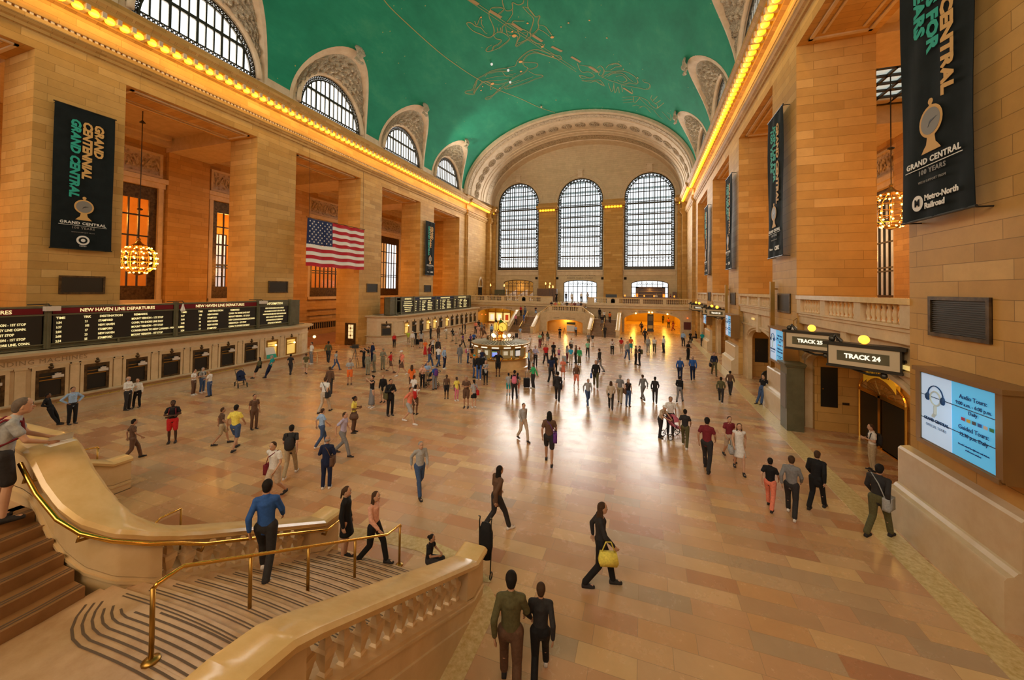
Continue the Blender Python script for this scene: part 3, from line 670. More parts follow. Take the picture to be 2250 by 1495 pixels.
# ================================================================ STAIRS
def T_near(x, y, z=0): return (x, y, z)
def T_far(x, y, z=0): return (x, 60.5-y, z)
def baluster_bm(mb, p, h, s=1, n=4, T=None):
    x, y, z = p; w = s*.78
    pr = [(.085*w, 0), (.085*w, .11*h), (.05*w, .15*h), (.09*w, .33*h), (.105*w, .42*h), (.12*w, .43*h), (.12*w, .55*h), (.075*w, .58*h), (.05*w, .72*h), (.095*w, .9*h), (.095*w, h)]
    mb.lathe([(r*1.25, zz) for r, zz in pr], n, (x, y, z), ph=PI/4)
def balustrade(T, pts, solid, name, label, group=None, mx=1, base=.28, top=1.0, zb=0, cap_mat=None, wallmat=None, step=.27, ends=None):
    """pts: centre line (x, y, floor z); solid: list of (s0, s1) solid stretches by distance"""
    P = [Vector(p) for p in pts]; dist = [0]
    for a, b in zip(P, P[1:]): dist.append(dist[-1]+(b.xy-a.xy).length)
    L = dist[-1]
    def at_(s):
        s = min(max(s, 0), L)
        for i in range(len(P)-1):
            if s <= dist[i+1]+1e-9: t = (s-dist[i])/max(dist[i+1]-dist[i], 1e-9); return P[i].lerp(P[i+1], t), (P[i+1]-P[i]).xy.normalized()
        return P[-1].copy(), (P[-1]-P[-2]).xy.normalized()
    def nrm(s):
        a = at_(s-.12)[0]; b = at_(s+.12)[0]; d = (b-a).xy.normalized(); return Vector((d.y, -d.x))
    X = lambda x, y, z: T(mx*x, y, z)
    root = empty(name, X(*P[0][:2], 0), label=label, cat='balustrade', group=group)
    ss = sorted(set([0, L]+[round(d, 4) for d in dist]+[i*.1 for i in range(int(L/.1)+1)]))
    def sweep_rel(prof, s0, s1, zbot=None):
        sl = [s0]+[s for s in ss if s0+.01 < s < s1-.01]+[s1]; rings = []
        for s in sl:
            p, _ = at_(s); n_ = nrm(s)
            rings.append([X(p.x+n_.x*o, p.y+n_.y*o, (p.z+z if z is not None else (zb(p) if callable(zb) else zb))) for o, z in prof])
        return rings
    c = MB(); w = .27; c.loft(sweep_rel([(-w, top-.13), (-w-.015, top-.06), (-w+.03, top-.015), (-w+.09, top), (w-.09, top), (w-.03, top-.015), (w+.015, top-.06), (w, top-.13), (w-.05, top-.16), (-w+.05, top-.16)], 0, L)); c.build('cap', cap_mat or M_RAIL, root, smooth=24)
    b = MB(); t = .19; b.loft(sweep_rel([(-t, None), (t, None), (t, base), (-t, base)], 0, L))
    b.loft(sweep_rel([(-t-.03, base-.1), (t+.03, base-.1), (t+.03, base-.06), (-t-.03, base-.06)], 0, L)); 
    b.loft(sweep_rel([(-t-.04, None), (t+.04, None), (t+.04, -.12), (-t-.04, -.12)], 0, L))
    for s0, s1 in solid: b.loft(sweep_rel([(-t, base-.01), (t, base-.01), (t, top-.15), (-t, top-.15)], s0, s1))
    b.build('wall', wallmat or M_RAILW, root, smooth=30)
    gaps = []; cur = 0
    for s0, s1 in sorted(solid)+[(L, L)]:
        if s0-cur > .2: gaps.append((cur, s0))
        cur = max(cur, s1)
    for g0, g1 in gaps:
        nb = max(1, int((g1-g0)/step))
        for k in range(nb):
            s = g0+(k+.5)*(g1-g0)/nb; p, _ = at_(s); q = MB(); baluster_bm(q, X(p.x, p.y, p.z+base-.03), top-.13-base+.03)
            q.build('baluster', wallmat or M_RAILW, root)
    return root
TR, RI, NS, YB = .30, .15, 14, 7.2       # tread, riser, steps, foot of the flight
ZL = NS*RI                                # landing 2.1
ZT2 = ZL+6*RI
def zst(y): return max(0, min(ZL, (YB-.15-y)/TR*RI))
def flights(T, far):
    nm = 'far' if far else 'near'
    for sx in (-1, 1):
        side = 'right-hand' if sx > 0 else 'left-hand'
        # lower flight
        st = MB(); sp = MB()
        for i in range(NS):
            y1 = YB-i*TR; bow = .10
            xs = [4.15+3.65*q/10 for q in range(11)]
            fr = [(x, y1+bow*math.sin(PI*q/10)) for q, x in enumerate(xs)]
            yb = YB-NS*TR-.2; z1 = RI*(i+1)
            top = [T(sx*x, y, z1) for x, y in fr] + [T(sx*xs[-1], yb, z1), T(sx*xs[0], yb, z1)]
            bot = [T(sx*x, y, z1-RI) for x, y in fr]
            st.add(top, [tuple(range(len(top)))]); st.loft([bot, top[:11]], closed=False, caps=False)
            for d0 in (.045, .085): sp.loft([[T(sx*x, y-d0, z1+.003) for x, y in fr[1:-1]], [T(sx*x, y-d0-.018, z1+.003) for x, y in fr[1:-1]]], closed=False, caps=False)
        if True:
            for j in range(8):
                d0 = .12+j*.085; y1 = YB-(NS-1)*TR; r_ = .35+j*.085
                pth = [(7.6-(7.6-5.0)*q/8, y1-d0+.1*math.sin(PI*(1-.8*q/8)*.9)) for q in range(9)]; c0 = pth[-1]; cc_ = (c0[0], c0[1]+r_)
                pth += [(cc_[0]-r_*math.sin(t*PI/14), cc_[1]-r_*math.cos(t*PI/14)) for t in range(1, 8)]
                pl2 = []
                for q, (x, y) in enumerate(pth):
                    a_ = pth[max(q-1, 0)]; b_ = pth[min(q+1, len(pth)-1)]; dx, dy = b_[0]-a_[0], b_[1]-a_[1]; l_ = math.hypot(dx, dy); pl2.append((x-dy/l_*.026, y+dx/l_*.026))
                keep = [q for q, (x, y) in enumerate(pth) if y < 3.15+.0 or x > 5]
                sp.loft([[T(sx*pth[q][0], pth[q][1], ZL+.003) for q in keep], [T(sx*pl2[q][0], pl2[q][1], ZL+.003) for q in keep]], closed=False, caps=False)
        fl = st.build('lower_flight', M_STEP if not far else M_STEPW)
        st2 = empty('staircase', T(sx*5.9, YB, 0), label=('%s marble flight of the %s' % (('near', 'double stair, bottom left of the view') if not far else ('far', 'double stair beyond the clock'))), cat='staircase', group=None)
        st2['label'] = {(0, 1): 'broad marble stair flight between two balustrades, dark striped treads, nearest the camera', (0, -1): 'marble stair flight beyond the stair well, mostly hidden behind the near balustrade', (1, 1): 'brown stair flight right of the far bastion arch', (1, -1): 'brown stair flight left of the far bastion arch'}[(int(far), sx)]
        attach(fl, st2); s_ = sp.build('dark_inlay_stripes', M_STRIPE, st2)
        # landing and upper flight towards the middle
        ld = MB(); a = T(0, 0, 0)
        def bx(x0, x1, y0, y1, z0, z1):
            p = T(sx*x0, y0, 0); q = T(sx*x1, y1, 0); ld.box(min(p[0], q[0]), max(p[0], q[0]), min(p[1], q[1]), max(p[1], q[1]), z0, z1)
        ylo = -1.2 if not far else 0.2
        bx(4.05, 7.8, ylo, YB-NS*TR+.21, 1.7 if not far else 0, ZL-.002); ld.build('landing', M_STEP, st2)
        uf = MB(); us = MB()
        for k in range(6):
            x1 = 4.1-k*.27; z1 = ZL+RI*(k+1)
            cur = [(x1 + (.35-.03*k)*max(0, (1.7-y))**1.3*.25 - .16*max(0, y-2.6)**2, y) for y in [ylo+(3.05-ylo)*q/10 for q in range(11)]]
            top = [T(sx*x, y, z1) for x, y in cur]+[T(sx*2.3, 3.05, z1), T(sx*2.3, ylo, z1)]
            uf.add(top, [tuple(range(len(top)))]); uf.loft([[T(sx*x, y, z1-RI) for x, y in cur], top[:11]], closed=False, caps=False)
            for d0 in (.05, .10): us.loft([[T(sx*(x-d0), y, z1+.003) for x, y in cur], [T(sx*(x-d0-.025), y, z1+.003) for x, y in cur]], closed=False, caps=False)
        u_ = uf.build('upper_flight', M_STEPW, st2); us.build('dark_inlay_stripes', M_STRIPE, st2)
        # balustrades
        zc = lambda y: zst(y)
        outer = [(7.95, 7.4, 0), (7.95, 6.95, 0)]+[(7.95, y, (6.95-y)*.5) for y in (6, 5, 4, 3.05)]+[(7.95, 2.75, 2.08), (7.95, 2.3, 2.15), (7.95, ylo, 2.15)]
        lb = {(0, 1): 'polished stone balustrade in the bottom corner, stroller folded against its end', (0, -1): 'short stone balustrade end seen past the near curved balustrade', (1, 1): 'slanting pale balustrade at the yellow lit passage side of the far stair', (1, -1): 'slanting pale balustrade nearest the ticket windows on the far stair'}
        balustrade(T, outer, [(0, .75), (4.45, 5.35)], 'stair_balustrade', lb[(int(far), sx)], mx=sx)
        inner = [(4.12, 7.4, 0), (4.12, 6.95, 0)]+[(4.12, y, (6.95-y)*.5) for y in (6, 5, 4.3)]+[(4.12, 4.0, 1.5), (4.08, 3.75, 1.68), (3.95, 3.5, 1.88), (3.72, 3.34, 2.08), (3.45, 3.27, 2.28), (3.1, 3.25, 2.52), (2.75, 3.25, 2.82), (2.55, 3.25, 2.93), (2.3, 3.25, 2.97), (.0, 3.25, 2.97)]
        lb = {(0, 1): 'curved stone balustrade sweeping down from the standing man, brass handrail along it', (0, -1): 'pale stone balustrade of the opposite flight, beyond the woman with the phone', (1, 1): 'balustrade curving from the far bastion down its right flight', (1, -1): 'balustrade curving from the far bastion down its left flight'}
        balustrade(T, inner, [(0, .85), (3.55, 4.75), (5.35, 5.95)], 'stair_balustrade', lb[(int(far), sx)], mx=sx, step=.25, zb=(lambda p: 2.75 if p.x < 3.3 else 0) if far else 0)
        # handrails
        def rail(path, posts, name, label, r=.024):
            o = empty(name, T(sx*path[0][0], path[0][1], 0), label=label, cat='handrail')
            m_ = MB(); m_.tube([T(sx*x, y, z) for x, y, z in path], r, 8); m_.build('rail', M_BRASS, o, smooth=True)
            for x, y, z0, z1 in posts:
                p_ = MB(); p = T(sx*x, y, 0); p_.tube([(p[0], p[1], z0), (p[0], p[1], z1)], .026, 8); p_.lathe([(.001, z0), (.09, z0), (.085, z0+.02), (.03, z0+.04)], 12, (p[0], p[1], 0)); p_.build('post', M_BRASS_D, o, smooth=True)
            return o
        if not far or True:
            side_l = {(0, 1): 'brass handrail on posts down the middle of the near marble flight', (0, -1): 'brass handrail on posts down the middle of the opposite flight', (1, 1): 'thin brass handrail down the middle of the far flight right of the bastion', (1, -1): 'thin brass handrail down the middle of the far flight left of the bastion'}
            rail([(6, 2.8, 2.91), (6, 2.84, 2.95), (6, 3.1, 2.97), (6, 7.03, .98), (6, 7.5, .92), (6, 7.54, .86)], [(6, y, max(0, math.ceil((YB-y)/TR-1e-6)*RI if y < YB else 0) if y > 3.05 else ZL, z) for y, z in ((2.8, 2.93), (3.95, 2.52), (4.95, 2.02), (6.05, 1.48), (7.5, .9))], 'stair_handrail', side_l[(int(far), sx)])
            il = [(4.12+.33, 7.3, .82), (4.45, 6.9, .82)]+[(4.45, y, (6.95-y)*.5+.8) for y in (6, 5, 4.3)]+[(4.45, 3.95, 2.36), (4.38, 3.6, 2.55), (4.2, 3.26, 2.76), (3.95, 3.03, 2.95), (3.6, 2.94, 3.12), (3.1, 2.92, 3.38), (2.8, 2.92, 3.6), (2.62, 2.92, 3.74)]
            hl = {(0, 1): 'polished brass wall rail following the curve of the near balustrade', (0, -1): 'brass wall rail along the opposite flight balustrade', (1, 1): 'brass wall rail inside the far right flight balustrade', (1, -1): 'brass wall rail inside the far left flight balustrade'}
            wr = rail(il, [], 'curved_handrail', hl[(int(far), sx)], .03)
            bk_ = MB()
            for q in (1, 4, 8, 11): x, y, z = il[q]; bk_.tube([T(sx*x, y, z-.02), T(sx*(x-.02), y-.02, z-.1), T(sx*(x-.15 if q < 7 else x), y+(0 if q < 7 else .13), z-.12)], .022, 6)
            bk_.build('bracket', M_BRASS_D, wr, smooth=True)
    # top landing and the flight up to the balcony
    pl = MB()
    def bx2(x0, x1, y0, y1, z0, z1):
        p = T(x0, y0, 0); q = T(x1, y1, 0); pl.box(min(p[0], q[0]), max(p[0], q[0]), min(p[1], q[1]), max(p[1], q[1]), z0, z1)
    bx2(-2.45, 2.45, -3 if not far else .4, 3.08, ZT2-.3, ZT2)
    for k in range(9): bx2(-2.45, 2.45, (-1.2 if not far else 1.7)-.3*k-.3, (-1.2 if not far else 1.7)-.3*k, ZT2-.2, ZT2+.145*(k+1))
    o = pl.build('stair_landing', M_STEP); tag(o, 'upper stair landing '+('where the man in grey leans on the balustrade' if not far else 'on top of the far bastion, people gathered on it'), 'landing')
flights(T_near, False); flights(T_far, True)
# lower handrail in the stair well and the mirrored foot rail
o = empty('handrail', (.9, 5.4, 0), label='short brass handrail beside the stair well, ending in one upright post', cat='handrail')
p1 = pix(398, 1118, 'Z', .85); p2 = pix(350, 1142, 'X', p1.x)
mb = MB(); mb.tube([p1, (p1.x-.05, p1.y-.4, p1.z-.02), (p1.x-.05, p1.y-1.6, p1.z-.8)], .022, 8); mb.build('rail', M_BRASS, o, smooth=True)
mb = MB(); mb.tube([p1, (p1.x, p1.y, -.15)], .022, 8); mb.build('post', M_BRASS_D, o, smooth=True)
# face of the far bastion with its shallow lit arch
mb = None
hl = [(-2.75, 0), (2.75, 0)] + arc(0, 1.35, 2.75, 0, PI, 18, .55)
bs = struct(plate('wall_bastion', [[(-3.9, 0), (3.9, 0), (3.9, 2.95), (-3.9, 2.95)], hl], .5, M_STONE_P, frame((0, 57.0, 0), *FAR)))
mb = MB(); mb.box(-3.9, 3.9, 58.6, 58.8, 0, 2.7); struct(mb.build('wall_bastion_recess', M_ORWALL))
point('bastion_light', (0, 57.9, 1.75), 260, (1, .6, .15), .2)
txt = merged([text(t, .2, M_STRIPE, frame((x, 56.73, z), (math.cos(a), 0, math.sin(a)), (-math.sin(a), 0, math.cos(a))), spacing=1.25) for t, x, z, a in (('DINING', -1.25, 2.12, .12), ('CONCOURSE', .95, 2.13, -.1))], 'carved_lettering', M_STRIPE, bs)

# ================================================================ FAR BALCONY
mb = MB(); mb.box(-18.3, -2.75, 61, YF+2.2, 3.62, 4.25); mb.box(2.75, 18.3, 61, YF+2.2, 3.62, 4.25); mb.box(-2.75, 2.75, 61.6, YF+2.2, 3.62, 4.25)
for x0, x1 in ((-18.3, -2.75), (2.75, 18.3)): mb.box(x0, x1, 60.75, 61, 4.05, 4.3); mb.box(x0, x1, 60.85, 61, 3.64, 3.75)
struct(mb.build('floor_balcony', M_RAILW))
und = [[(-18.3, -.05), (18.3, -.05), (18.3, 3.6), (-18.3, 3.6)]]+[[(a, 0), (b, 0), (b, 1.95)]+arc((a+b)/2, 1.95, (b-a)/2, 0, PI, 18, 1.1)+[(a, 1.95)] for a, b in ((-16.6, -8.9), (8.5, 16.5))]
und[0][0] = (-18.3, -.05)
wu = struct(plate('wall_under_balcony', und, .4, M_STONE_P, frame((0, 61.5, 0), *FAR)))
txt = [('GRAY BAR PASSAGE', -14.9, 3.12, .08), ('SHUTTLE', -10.6, 3.12, -.1), ('TICKET MACHINES', 10.7, 3.15, .07), ('TRACKS 11 TO 29', 14.2, 3.15, -.08)]
merged([text(t, .26, M_STRIPE, frame((x, 61.28, z), (math.cos(a), 0, math.sin(a)), (-math.sin(a), 0, math.cos(a))), spacing=1.15) for t, x, z, a in txt], 'carved_lettering', M_STRIPE, wu)
for j, (x0, x1) in enumerate(((-18.2, -2.85), (2.85, 18.2))):
    b = empty('balcony_balustrade', ((x0+x1)/2, 61, 4.25), label=['far balcony balustrade over the ticket window side passage, restaurant tables behind it', 'far balcony balustrade over the yellow lit passage, bar behind it'][j], cat='balustrade')
    r_ = MB(); r_.box(x0, x1, 60.8, 61.15, 5.14, 5.3); r_.build('rail', M_RAIL, b)
    k_ = MB(); k_.box(x0, x1, 60.85, 61.1, 4.25, 4.42)
    cuts = [x0, x0+.5, x0+3.2, x0+3.7, x0+6.4, x0+6.9, x0+9.5, x0+11.3, x0+13.3, x1] if j == 0 else [x0, x0+1.1, x0+3.0, x0+4.9, x0+7.9, x0+8.4, x0+11.2, x0+11.7, x0+14.6, x1]
    if j == 0: solid = [(cuts[0], cuts[1]), (cuts[2], cuts[3]), (cuts[4], cuts[5]), (cuts[6], cuts[7]), (cuts[8], cuts[9])]
    else: solid = [(cuts[0], cuts[1]), (cuts[2], cuts[3]), (cuts[4], cuts[5]), (cuts[6], cuts[7]), (cuts[8], cuts[9])]
    for a, c in solid: k_.box(a, c, 60.86, 61.09, 4.25, 5.14)
    k_.build('pedestals', M_RAILW, b)
    n_ = MB(); a, c = solid[3] if j == 0 else solid[1]; m0 = (a+c)/2; n_.box(m0-.3, m0+.3, 60.82, 60.86, 4.45, 4.85); n_.lathe([(.3, 60.82), (.3, 60.86)], 16, (m0, 0, 4.85), axis='Y'); n_.build('niche', M_DARK, b)
    for (a, c), (d, e) in zip(solid, solid[1:]):
        nb = int((d-c)/.26)
        for q in range(nb):
            g_ = MB(); baluster_bm(g_, (c+(q+.5)*(d-c)/nb, 60.98, 4.42), .72, .8); g_.build('baluster', M_RAILW, b)
# passages under the balcony
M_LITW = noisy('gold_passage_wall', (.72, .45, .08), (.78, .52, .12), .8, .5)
mb = MB(); mb.box(-17.6, -17.3, 61.7, 75.5, 0, 3.5); mb.box(-8.3, -8.0, 61.7, 75.5, 0, 3.5); mb.box(-17.5, -8, 69, 69.3, 0, 3.5); mb.box(7.6, 7.9, 61.7, 86, 0, 3.5); mb.box(17.3, 17.6, 61.7, 86, 0, 3.5); mb.box(7.6, 17.5, 86, 86.3, 0, 3.6)
mb.box(-18, -7.9, 61.2, 76, 3.5, 3.6); mb.box(7.6, 17.6, 61.2, 86, 3.5, 3.6); mb.box(7.6, 17.6, 76, 86.3, -.2, 0)
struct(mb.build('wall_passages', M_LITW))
for x in (9.5, 12.4, 15.2):
    for y in (63.5, 69, 75, 81): point('passage_light', (x, y, 3.1), 210, (1, .62, .08), .15)
for x in (-14.5, -11): point('passage_light', (x, 64.5, 3.1), 190, (1, .62, .12), .15)
shop = empty('shop_front', (-13, 68.9, 0), label='gold lit shop front with bright poster panels in the left passage', cat='shop front')
mb = MB()
for x in (-16.6, -15.1, -13.6, -12.1): mb.box(x-.09, x+.09, 66.3, 66.5, 0, 3.0)
mb.box(-16.6, -12.1, 66.3, 66.5, 2.0, 2.15); mb.box(-16.6, -12.1, 66.3, 66.5, 2.95, 3.1); mb.box(-16.6, -12.1, 66.3, 66.5, 0, .25); mb.build('frame', M_BRASS_D, shop)
for i, x in enumerate((-15.85, -14.35, -12.85)):
    q = MB(); q.box(x-.62, x+.62, 66.55, 66.6, .3, 1.95); q.build('poster_panel', mat('lit_poster', (1, .9, .5), .4, emit=(1, .78, .3), es=1.3), shop)
    q = MB(); q.box(x-.3, x+.3, 66.5, 66.54, .6, 1.6); q.build('poster_figure', [mat('poster_white', (1, 1, 1), .4, emit=(.9, .95, 1), es=1.3), mat('poster_red', (.7, .1, .05), .5)][i == 2], shop)
kp = empty('information_pylon', (-9.6, 64, 0), label='tall dark display case in the passage beside the left far flight', cat='display case'); q = MB(); q.box(-10.1, -9.1, 63.8, 64.2, 0, 2.5); q.build('case', M_IRON, kp)
q = MB(); q.box(-9.95, -9.25, 63.76, 63.8, 1.7, 2.2); q.box(-9.95, -9.25, 63.76, 63.8, .5, 1.5); q.build('panes', M_BRASS_D, kp)
kp = empty('information_pylon', (12.35, 63.5, 0), label='tall dark pylon standing in the mouth of the yellow lit passage', cat='pylon'); q = MB(); q.box(11.9, 12.8, 63.3, 63.7, 0, 2.75); q.box(11.85, 12.85, 63.25, 63.75, 0, .3); q.build('case', M_IRON, kp)
q = MB(); q.box(12.0, 12.7, 63.26, 63.3, 1.7, 2.5); q.build('poster', M_GREEN, kp); q = MB(); q.box(12.0, 12.7, 63.26, 63.3, .5, 1.0); q.build('lower_poster', M_BRASS_D, kp)
for i, (x, y, z, c_) in enumerate(((10.2, 61.0, 2.95, 'left'), (12.1, 60.9, 3.15, 'middle'), (12.55, 60.9, 3.15, 'middle'), (14.7, 61.0, 2.95, 'right'))):
    q = MB(); q.ball((x, y, z), .13); q.tube([(x, y, z+.1), (x, y+.05, z+.22), (x, 61.3, z+.25)], .025, 6, mi=1); tag(q.build('globe_lamp', [M_BULBW, M_BRASS_D], smooth=True), ['lit globe lamp hung at the left haunch of the yellow passage arch', 'lit globe lamp at the crown of the yellow passage arch, one of a close pair', 'lit globe lamp at the crown of the yellow passage arch, one of a close pair', 'lit globe lamp hung at the right haunch of the yellow passage arch'][i], 'lamp', 'lamps over the yellow passage arch')
q = MB(); q.box(16.95, 17.9, 61.2, 61.29, .75, 1.85); tag(q.build('notice_board', M_REDWOOD), 'reddish brown notice board on the wall right of the yellow passage', 'notice board')
q = MB(); q.ball((17.45, 61.1, 2.45), .09); tag(q.build('alarm_lamp', mat('red_lamp', (1, .1, .02), .4, emit=(1, .12, .02), es=6), smooth=True), 'small red alarm lamp above the reddish notice board', 'lamp')
for x, l in ((-16.9, 'small amber lamp on the left jamb of the shop passage'),): q = MB(); q.ball((x, 61.0, 1.7), .1); tag(q.build('wall_lamp', M_BULBW, smooth=True), l, 'lamp')
for x, l in ((-15.9, 'dull red signal lamp in the passage beside the ticket windows, left one'), (-15.2, 'bright red signal lamp in the passage beside the ticket windows, right one')): q = MB(); q.ball((x, 61.9, 1.85), .09); tag(q.build('signal_lamp', MATS['red_lamp'], smooth=True), l, 'lamp')

# the three doorways on the balcony, with their glazing
def doorway(x, idx, kind):
    d = struct(empty(f'door_{idx}', (x, YF, 4.25)))
    f = MB(); y = YF+.25
    f.tube([(a, y, b) for a, b in [(x-3.05, 4.25), (x-3.05, 7.65)]+arc(x, 7.65, 3.05, PI, 0, 16, .6)+[(x+3.05, 7.65), (x+3.05, 4.25)]], .09, 4)
    f.box(x-3, x+3, y-.06, y+.06, 7.0, 7.12); f.box(x-3, x+3, y-.06, y+.06, 5.95, 6.05)
    for q in range(1, 7): f.box(x-3+q*6/7-.05, x-3+q*6/7+.05, y-.06, y+.06, 4.25, 8.1)
    f.build('frame', M_IRON if kind else M_WOOD, d)
    g_ = MB(); g_.quad((x-3, y+.15, 4.25), (x+3, y+.15, 4.25), (x+3, y+.15, 8.2), (x-3, y+.15, 8.2)); g_.build('glass', M_GLASS, d)
    t_ = MB()
    for q in range(14): t_.tube([(x-2.2+.33*q, y+.05, 7.5), (x-2.05+.33*q, y+.05, 7.85), (x-1.9+.33*q, y+.05, 7.4)], .04, 4)
    t_.build('fan_tracery', M_IRON, d)
for i, (x, kk) in enumerate(zip(DX, (0, 1, 0))): doorway(x, i+1, kk)
# restaurant beyond the leftmost door: amber back wall with a light
mb = MB(); mb.box(-16, -8, 72.4, 72.6, 4, 8.3); struct(mb.build('wall_restaurant_back', M_ORWALL)); point('restaurant_light', (-12, 71.6, 7), 90, (1, .7, .4), .3)
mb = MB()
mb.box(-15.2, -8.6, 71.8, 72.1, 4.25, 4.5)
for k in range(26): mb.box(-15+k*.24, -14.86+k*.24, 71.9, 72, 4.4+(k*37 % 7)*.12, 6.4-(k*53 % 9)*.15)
tag(mb.build('restaurant_shelving', mat('painted_glint', (.9, .8, .7), .3, emit=(1, .82, .7), es=.35)), 'glinting shelves seen through the leftmost balcony doorway', 'shelving')  # glint put into the bars as a faint glow of their own
txt = merged([text(t, .42, M_STRIPE, frame((.1, YF-.02, z), *FAR), spacing=1.2) for t, z in (('TO VANDERBILT AVENUE', 9.15), ('FORTY THIRD STREET', 8.62))], 'carved_lettering', M_STRIPE, wf)
for c_ in (): pass
# bar on the right, counters and lamps
bar = empty('bar', (12.3, 69.5, 4.25), label='dark wooden back bar with bottle shelves under the rightmost arched doorway', cat='bar')
q = MB(); q.box(10.0, 10.5, 69.3, 69.9, 4.25, 7.1); q.box(14.3, 14.8, 69.3, 69.9, 4.25, 7.1); q.box(10, 14.8, 69.3, 69.9, 6.9, 7.1); q.box(10.5, 14.3, 69.8, 69.9, 4.25, 6.9); q.build('cabinet', M_WOOD, bar)
for z in (5.1, 5.7, 6.3): q = MB(); q.box(10.5, 14.3, 69.4, 69.85, z, z+.06); q.build('shelf', mat('lit_shelf', (.6, .35, .12), .4), bar)
for x in (10.25, 14.55): q = MB(); q.box(x-.16, x+.16, 69.24, 69.3, 4.9, 5.9); q.build('amber_column', mat('amber_glow', (1, .3, .02), .4, emit=(1, .25, .02), es=2.2), bar)
point('bar_light', (12.3, 69.2, 6.6), 40, (1, .6, .2), .1)
q = MB(); q.box(8.2, 16.4, 62.6, 63.3, 4.25, 5.45); tag(q.build('bar_counter', M_WOOD), 'long dark counter behind the balustrade in front of the bottle shelves', 'counter')
for i in range(6):
    x = 8.5+i*1.45; q = MB(); q.ball((x, 62.8, 5.62), .11, 8, 6, sz=1.2); q.lathe([(.05, 5.45), (.05, 5.5)], 8, (x, 62.8, 0))
    tag(q.build('candle_lamp', mat('candle_glow', (1, .3, .05), .4, emit=(1, .32, .03), es=4), smooth=True), 'small orange glass lamp on the long dark bar counter', 'lamp', 'orange lamps on the bar counter')
# restaurant on the left
for i in range(9):
    x = -17.2+i*1.45; q = empty('dining_table', (x, 63.2, 4.25), label='dark restaurant table behind the left far balcony balustrade', cat='table', group='restaurant tables on the far balcony')
    t_ = MB(); t_.box(x-.5, x+.5, 62.8, 63.6, 4.97, 5.02); t_.build('table_top', M_WOOD, q); t_ = MB(); t_.lathe([(.3, 4.25), (.04, 4.3), (.04, 4.97)], 8, (x, 63.2, 0)); t_.build('pedestal', M_IRON, q)
q = MB(); q.box(-17.3, -3.4, 62.0, 62.1, 5.45, 5.5)
for i in range(20): q.box(-17.3+i*.73, -17.25+i*.73, 62.0, 62.1, 4.25, 5.5)
tag(q.build('restaurant_railing', M_WOOD), 'dark wooden railing standing along the left half of the far balcony', 'railing')
q = MB(); q.box(-6.9, -3.3, 66, 66.6, 4.25, 6.6); q.box(-6.7, -3.5, 65.9, 66, 5.0, 5.06); q.box(-6.7, -3.5, 65.9, 66, 5.5, 5.56); q.box(-6.7, -3.5, 65.9, 66, 6.0, 6.06); tag(q.build('sideboard', M_WOOD), 'tall dark service sideboard between the left and middle balcony doorways', 'cabinet')
q = MB(); q.box(-16.6, -14.6, 69.5, 70.2, 4.25, 6.3); tag(q.build('hoarding', M_GREEN), 'olive box standing in the far corner of the restaurant balcony', 'box')
for i, (x, y, h) in enumerate(((-14.6, 62.6, 7.1), (-12.0, 62.6, 7.05), (-5.4, 66.3, 7.5), (-4.6, 66.3, 7.5), (-3.8, 62.6, 6.9), (-3.2, 62.6, 6.9))):
    o = empty('standing_lamp', (x, y, 4.25), label=['glowing torch lamp on a pole beside the first restaurant table', 'glowing torch lamp on a pole before the leftmost doorway', 'glowing torch lamp above the dark sideboard, left of two', 'glowing torch lamp above the dark sideboard, right of two', 'glowing torch lamp at the inner end of the left balcony, left of two', 'glowing torch lamp at the inner end of the left balcony, right of two'][i], cat='lamp')
    q = MB(); q.tube([(x, y, 4.25), (x, y, h-.2)], .03, 6); q.lathe([(.15, 4.25), (.03, 4.3)], 8, (x, y, 0)); q.build('pole', M_IRON, o); q = MB(); q.lathe([(.001, h-.24), (.11, h-.12), (.12, h), (.05, h+.18), (.001, h+.3)], 8, (x, y, 0)); q.build('globe', mat('torch_glow', (1, .6, .2), .4, emit=(1, .55, .14), es=6), o, smooth=True)
q = MB(); q.box(15.95, 16.6, 69.4, 69.95, 4.25, 6.3); tag(q.build('cupboard', M_WOOD), 'narrow dark cupboard in the far right corner of the balcony', 'cupboard')
q = MB(); q.box(5.3, 7.1, 65, 65.4, 4.25, 5.75); tag(q.build('black_screen', M_BLACK), 'low black panel standing between the middle doorway and the bar', 'screen')
# niche with pediment on the left end wall
q = MB(); q.box(-18.05, -17.9, 64.9, 66.3, 4.25, 6.7); dr = tag(q.build('wall_niche', M_DARK), 'dark doorway with a carved pediment in the corner left of the restaurant', 'niche')
q = MB(); q.box(-18.1, -17.8, 64.6, 66.6, 6.7, 6.95); q.tube([(-17.9, 64.7, 6.95), (-17.9, 64.9, 7.9), (-17.9, 65.6, 8.6), (-17.9, 66.3, 7.9), (-17.9, 66.5, 6.95)], .16, 6); q.build('pediment', M_UPPER, dr, smooth=True)
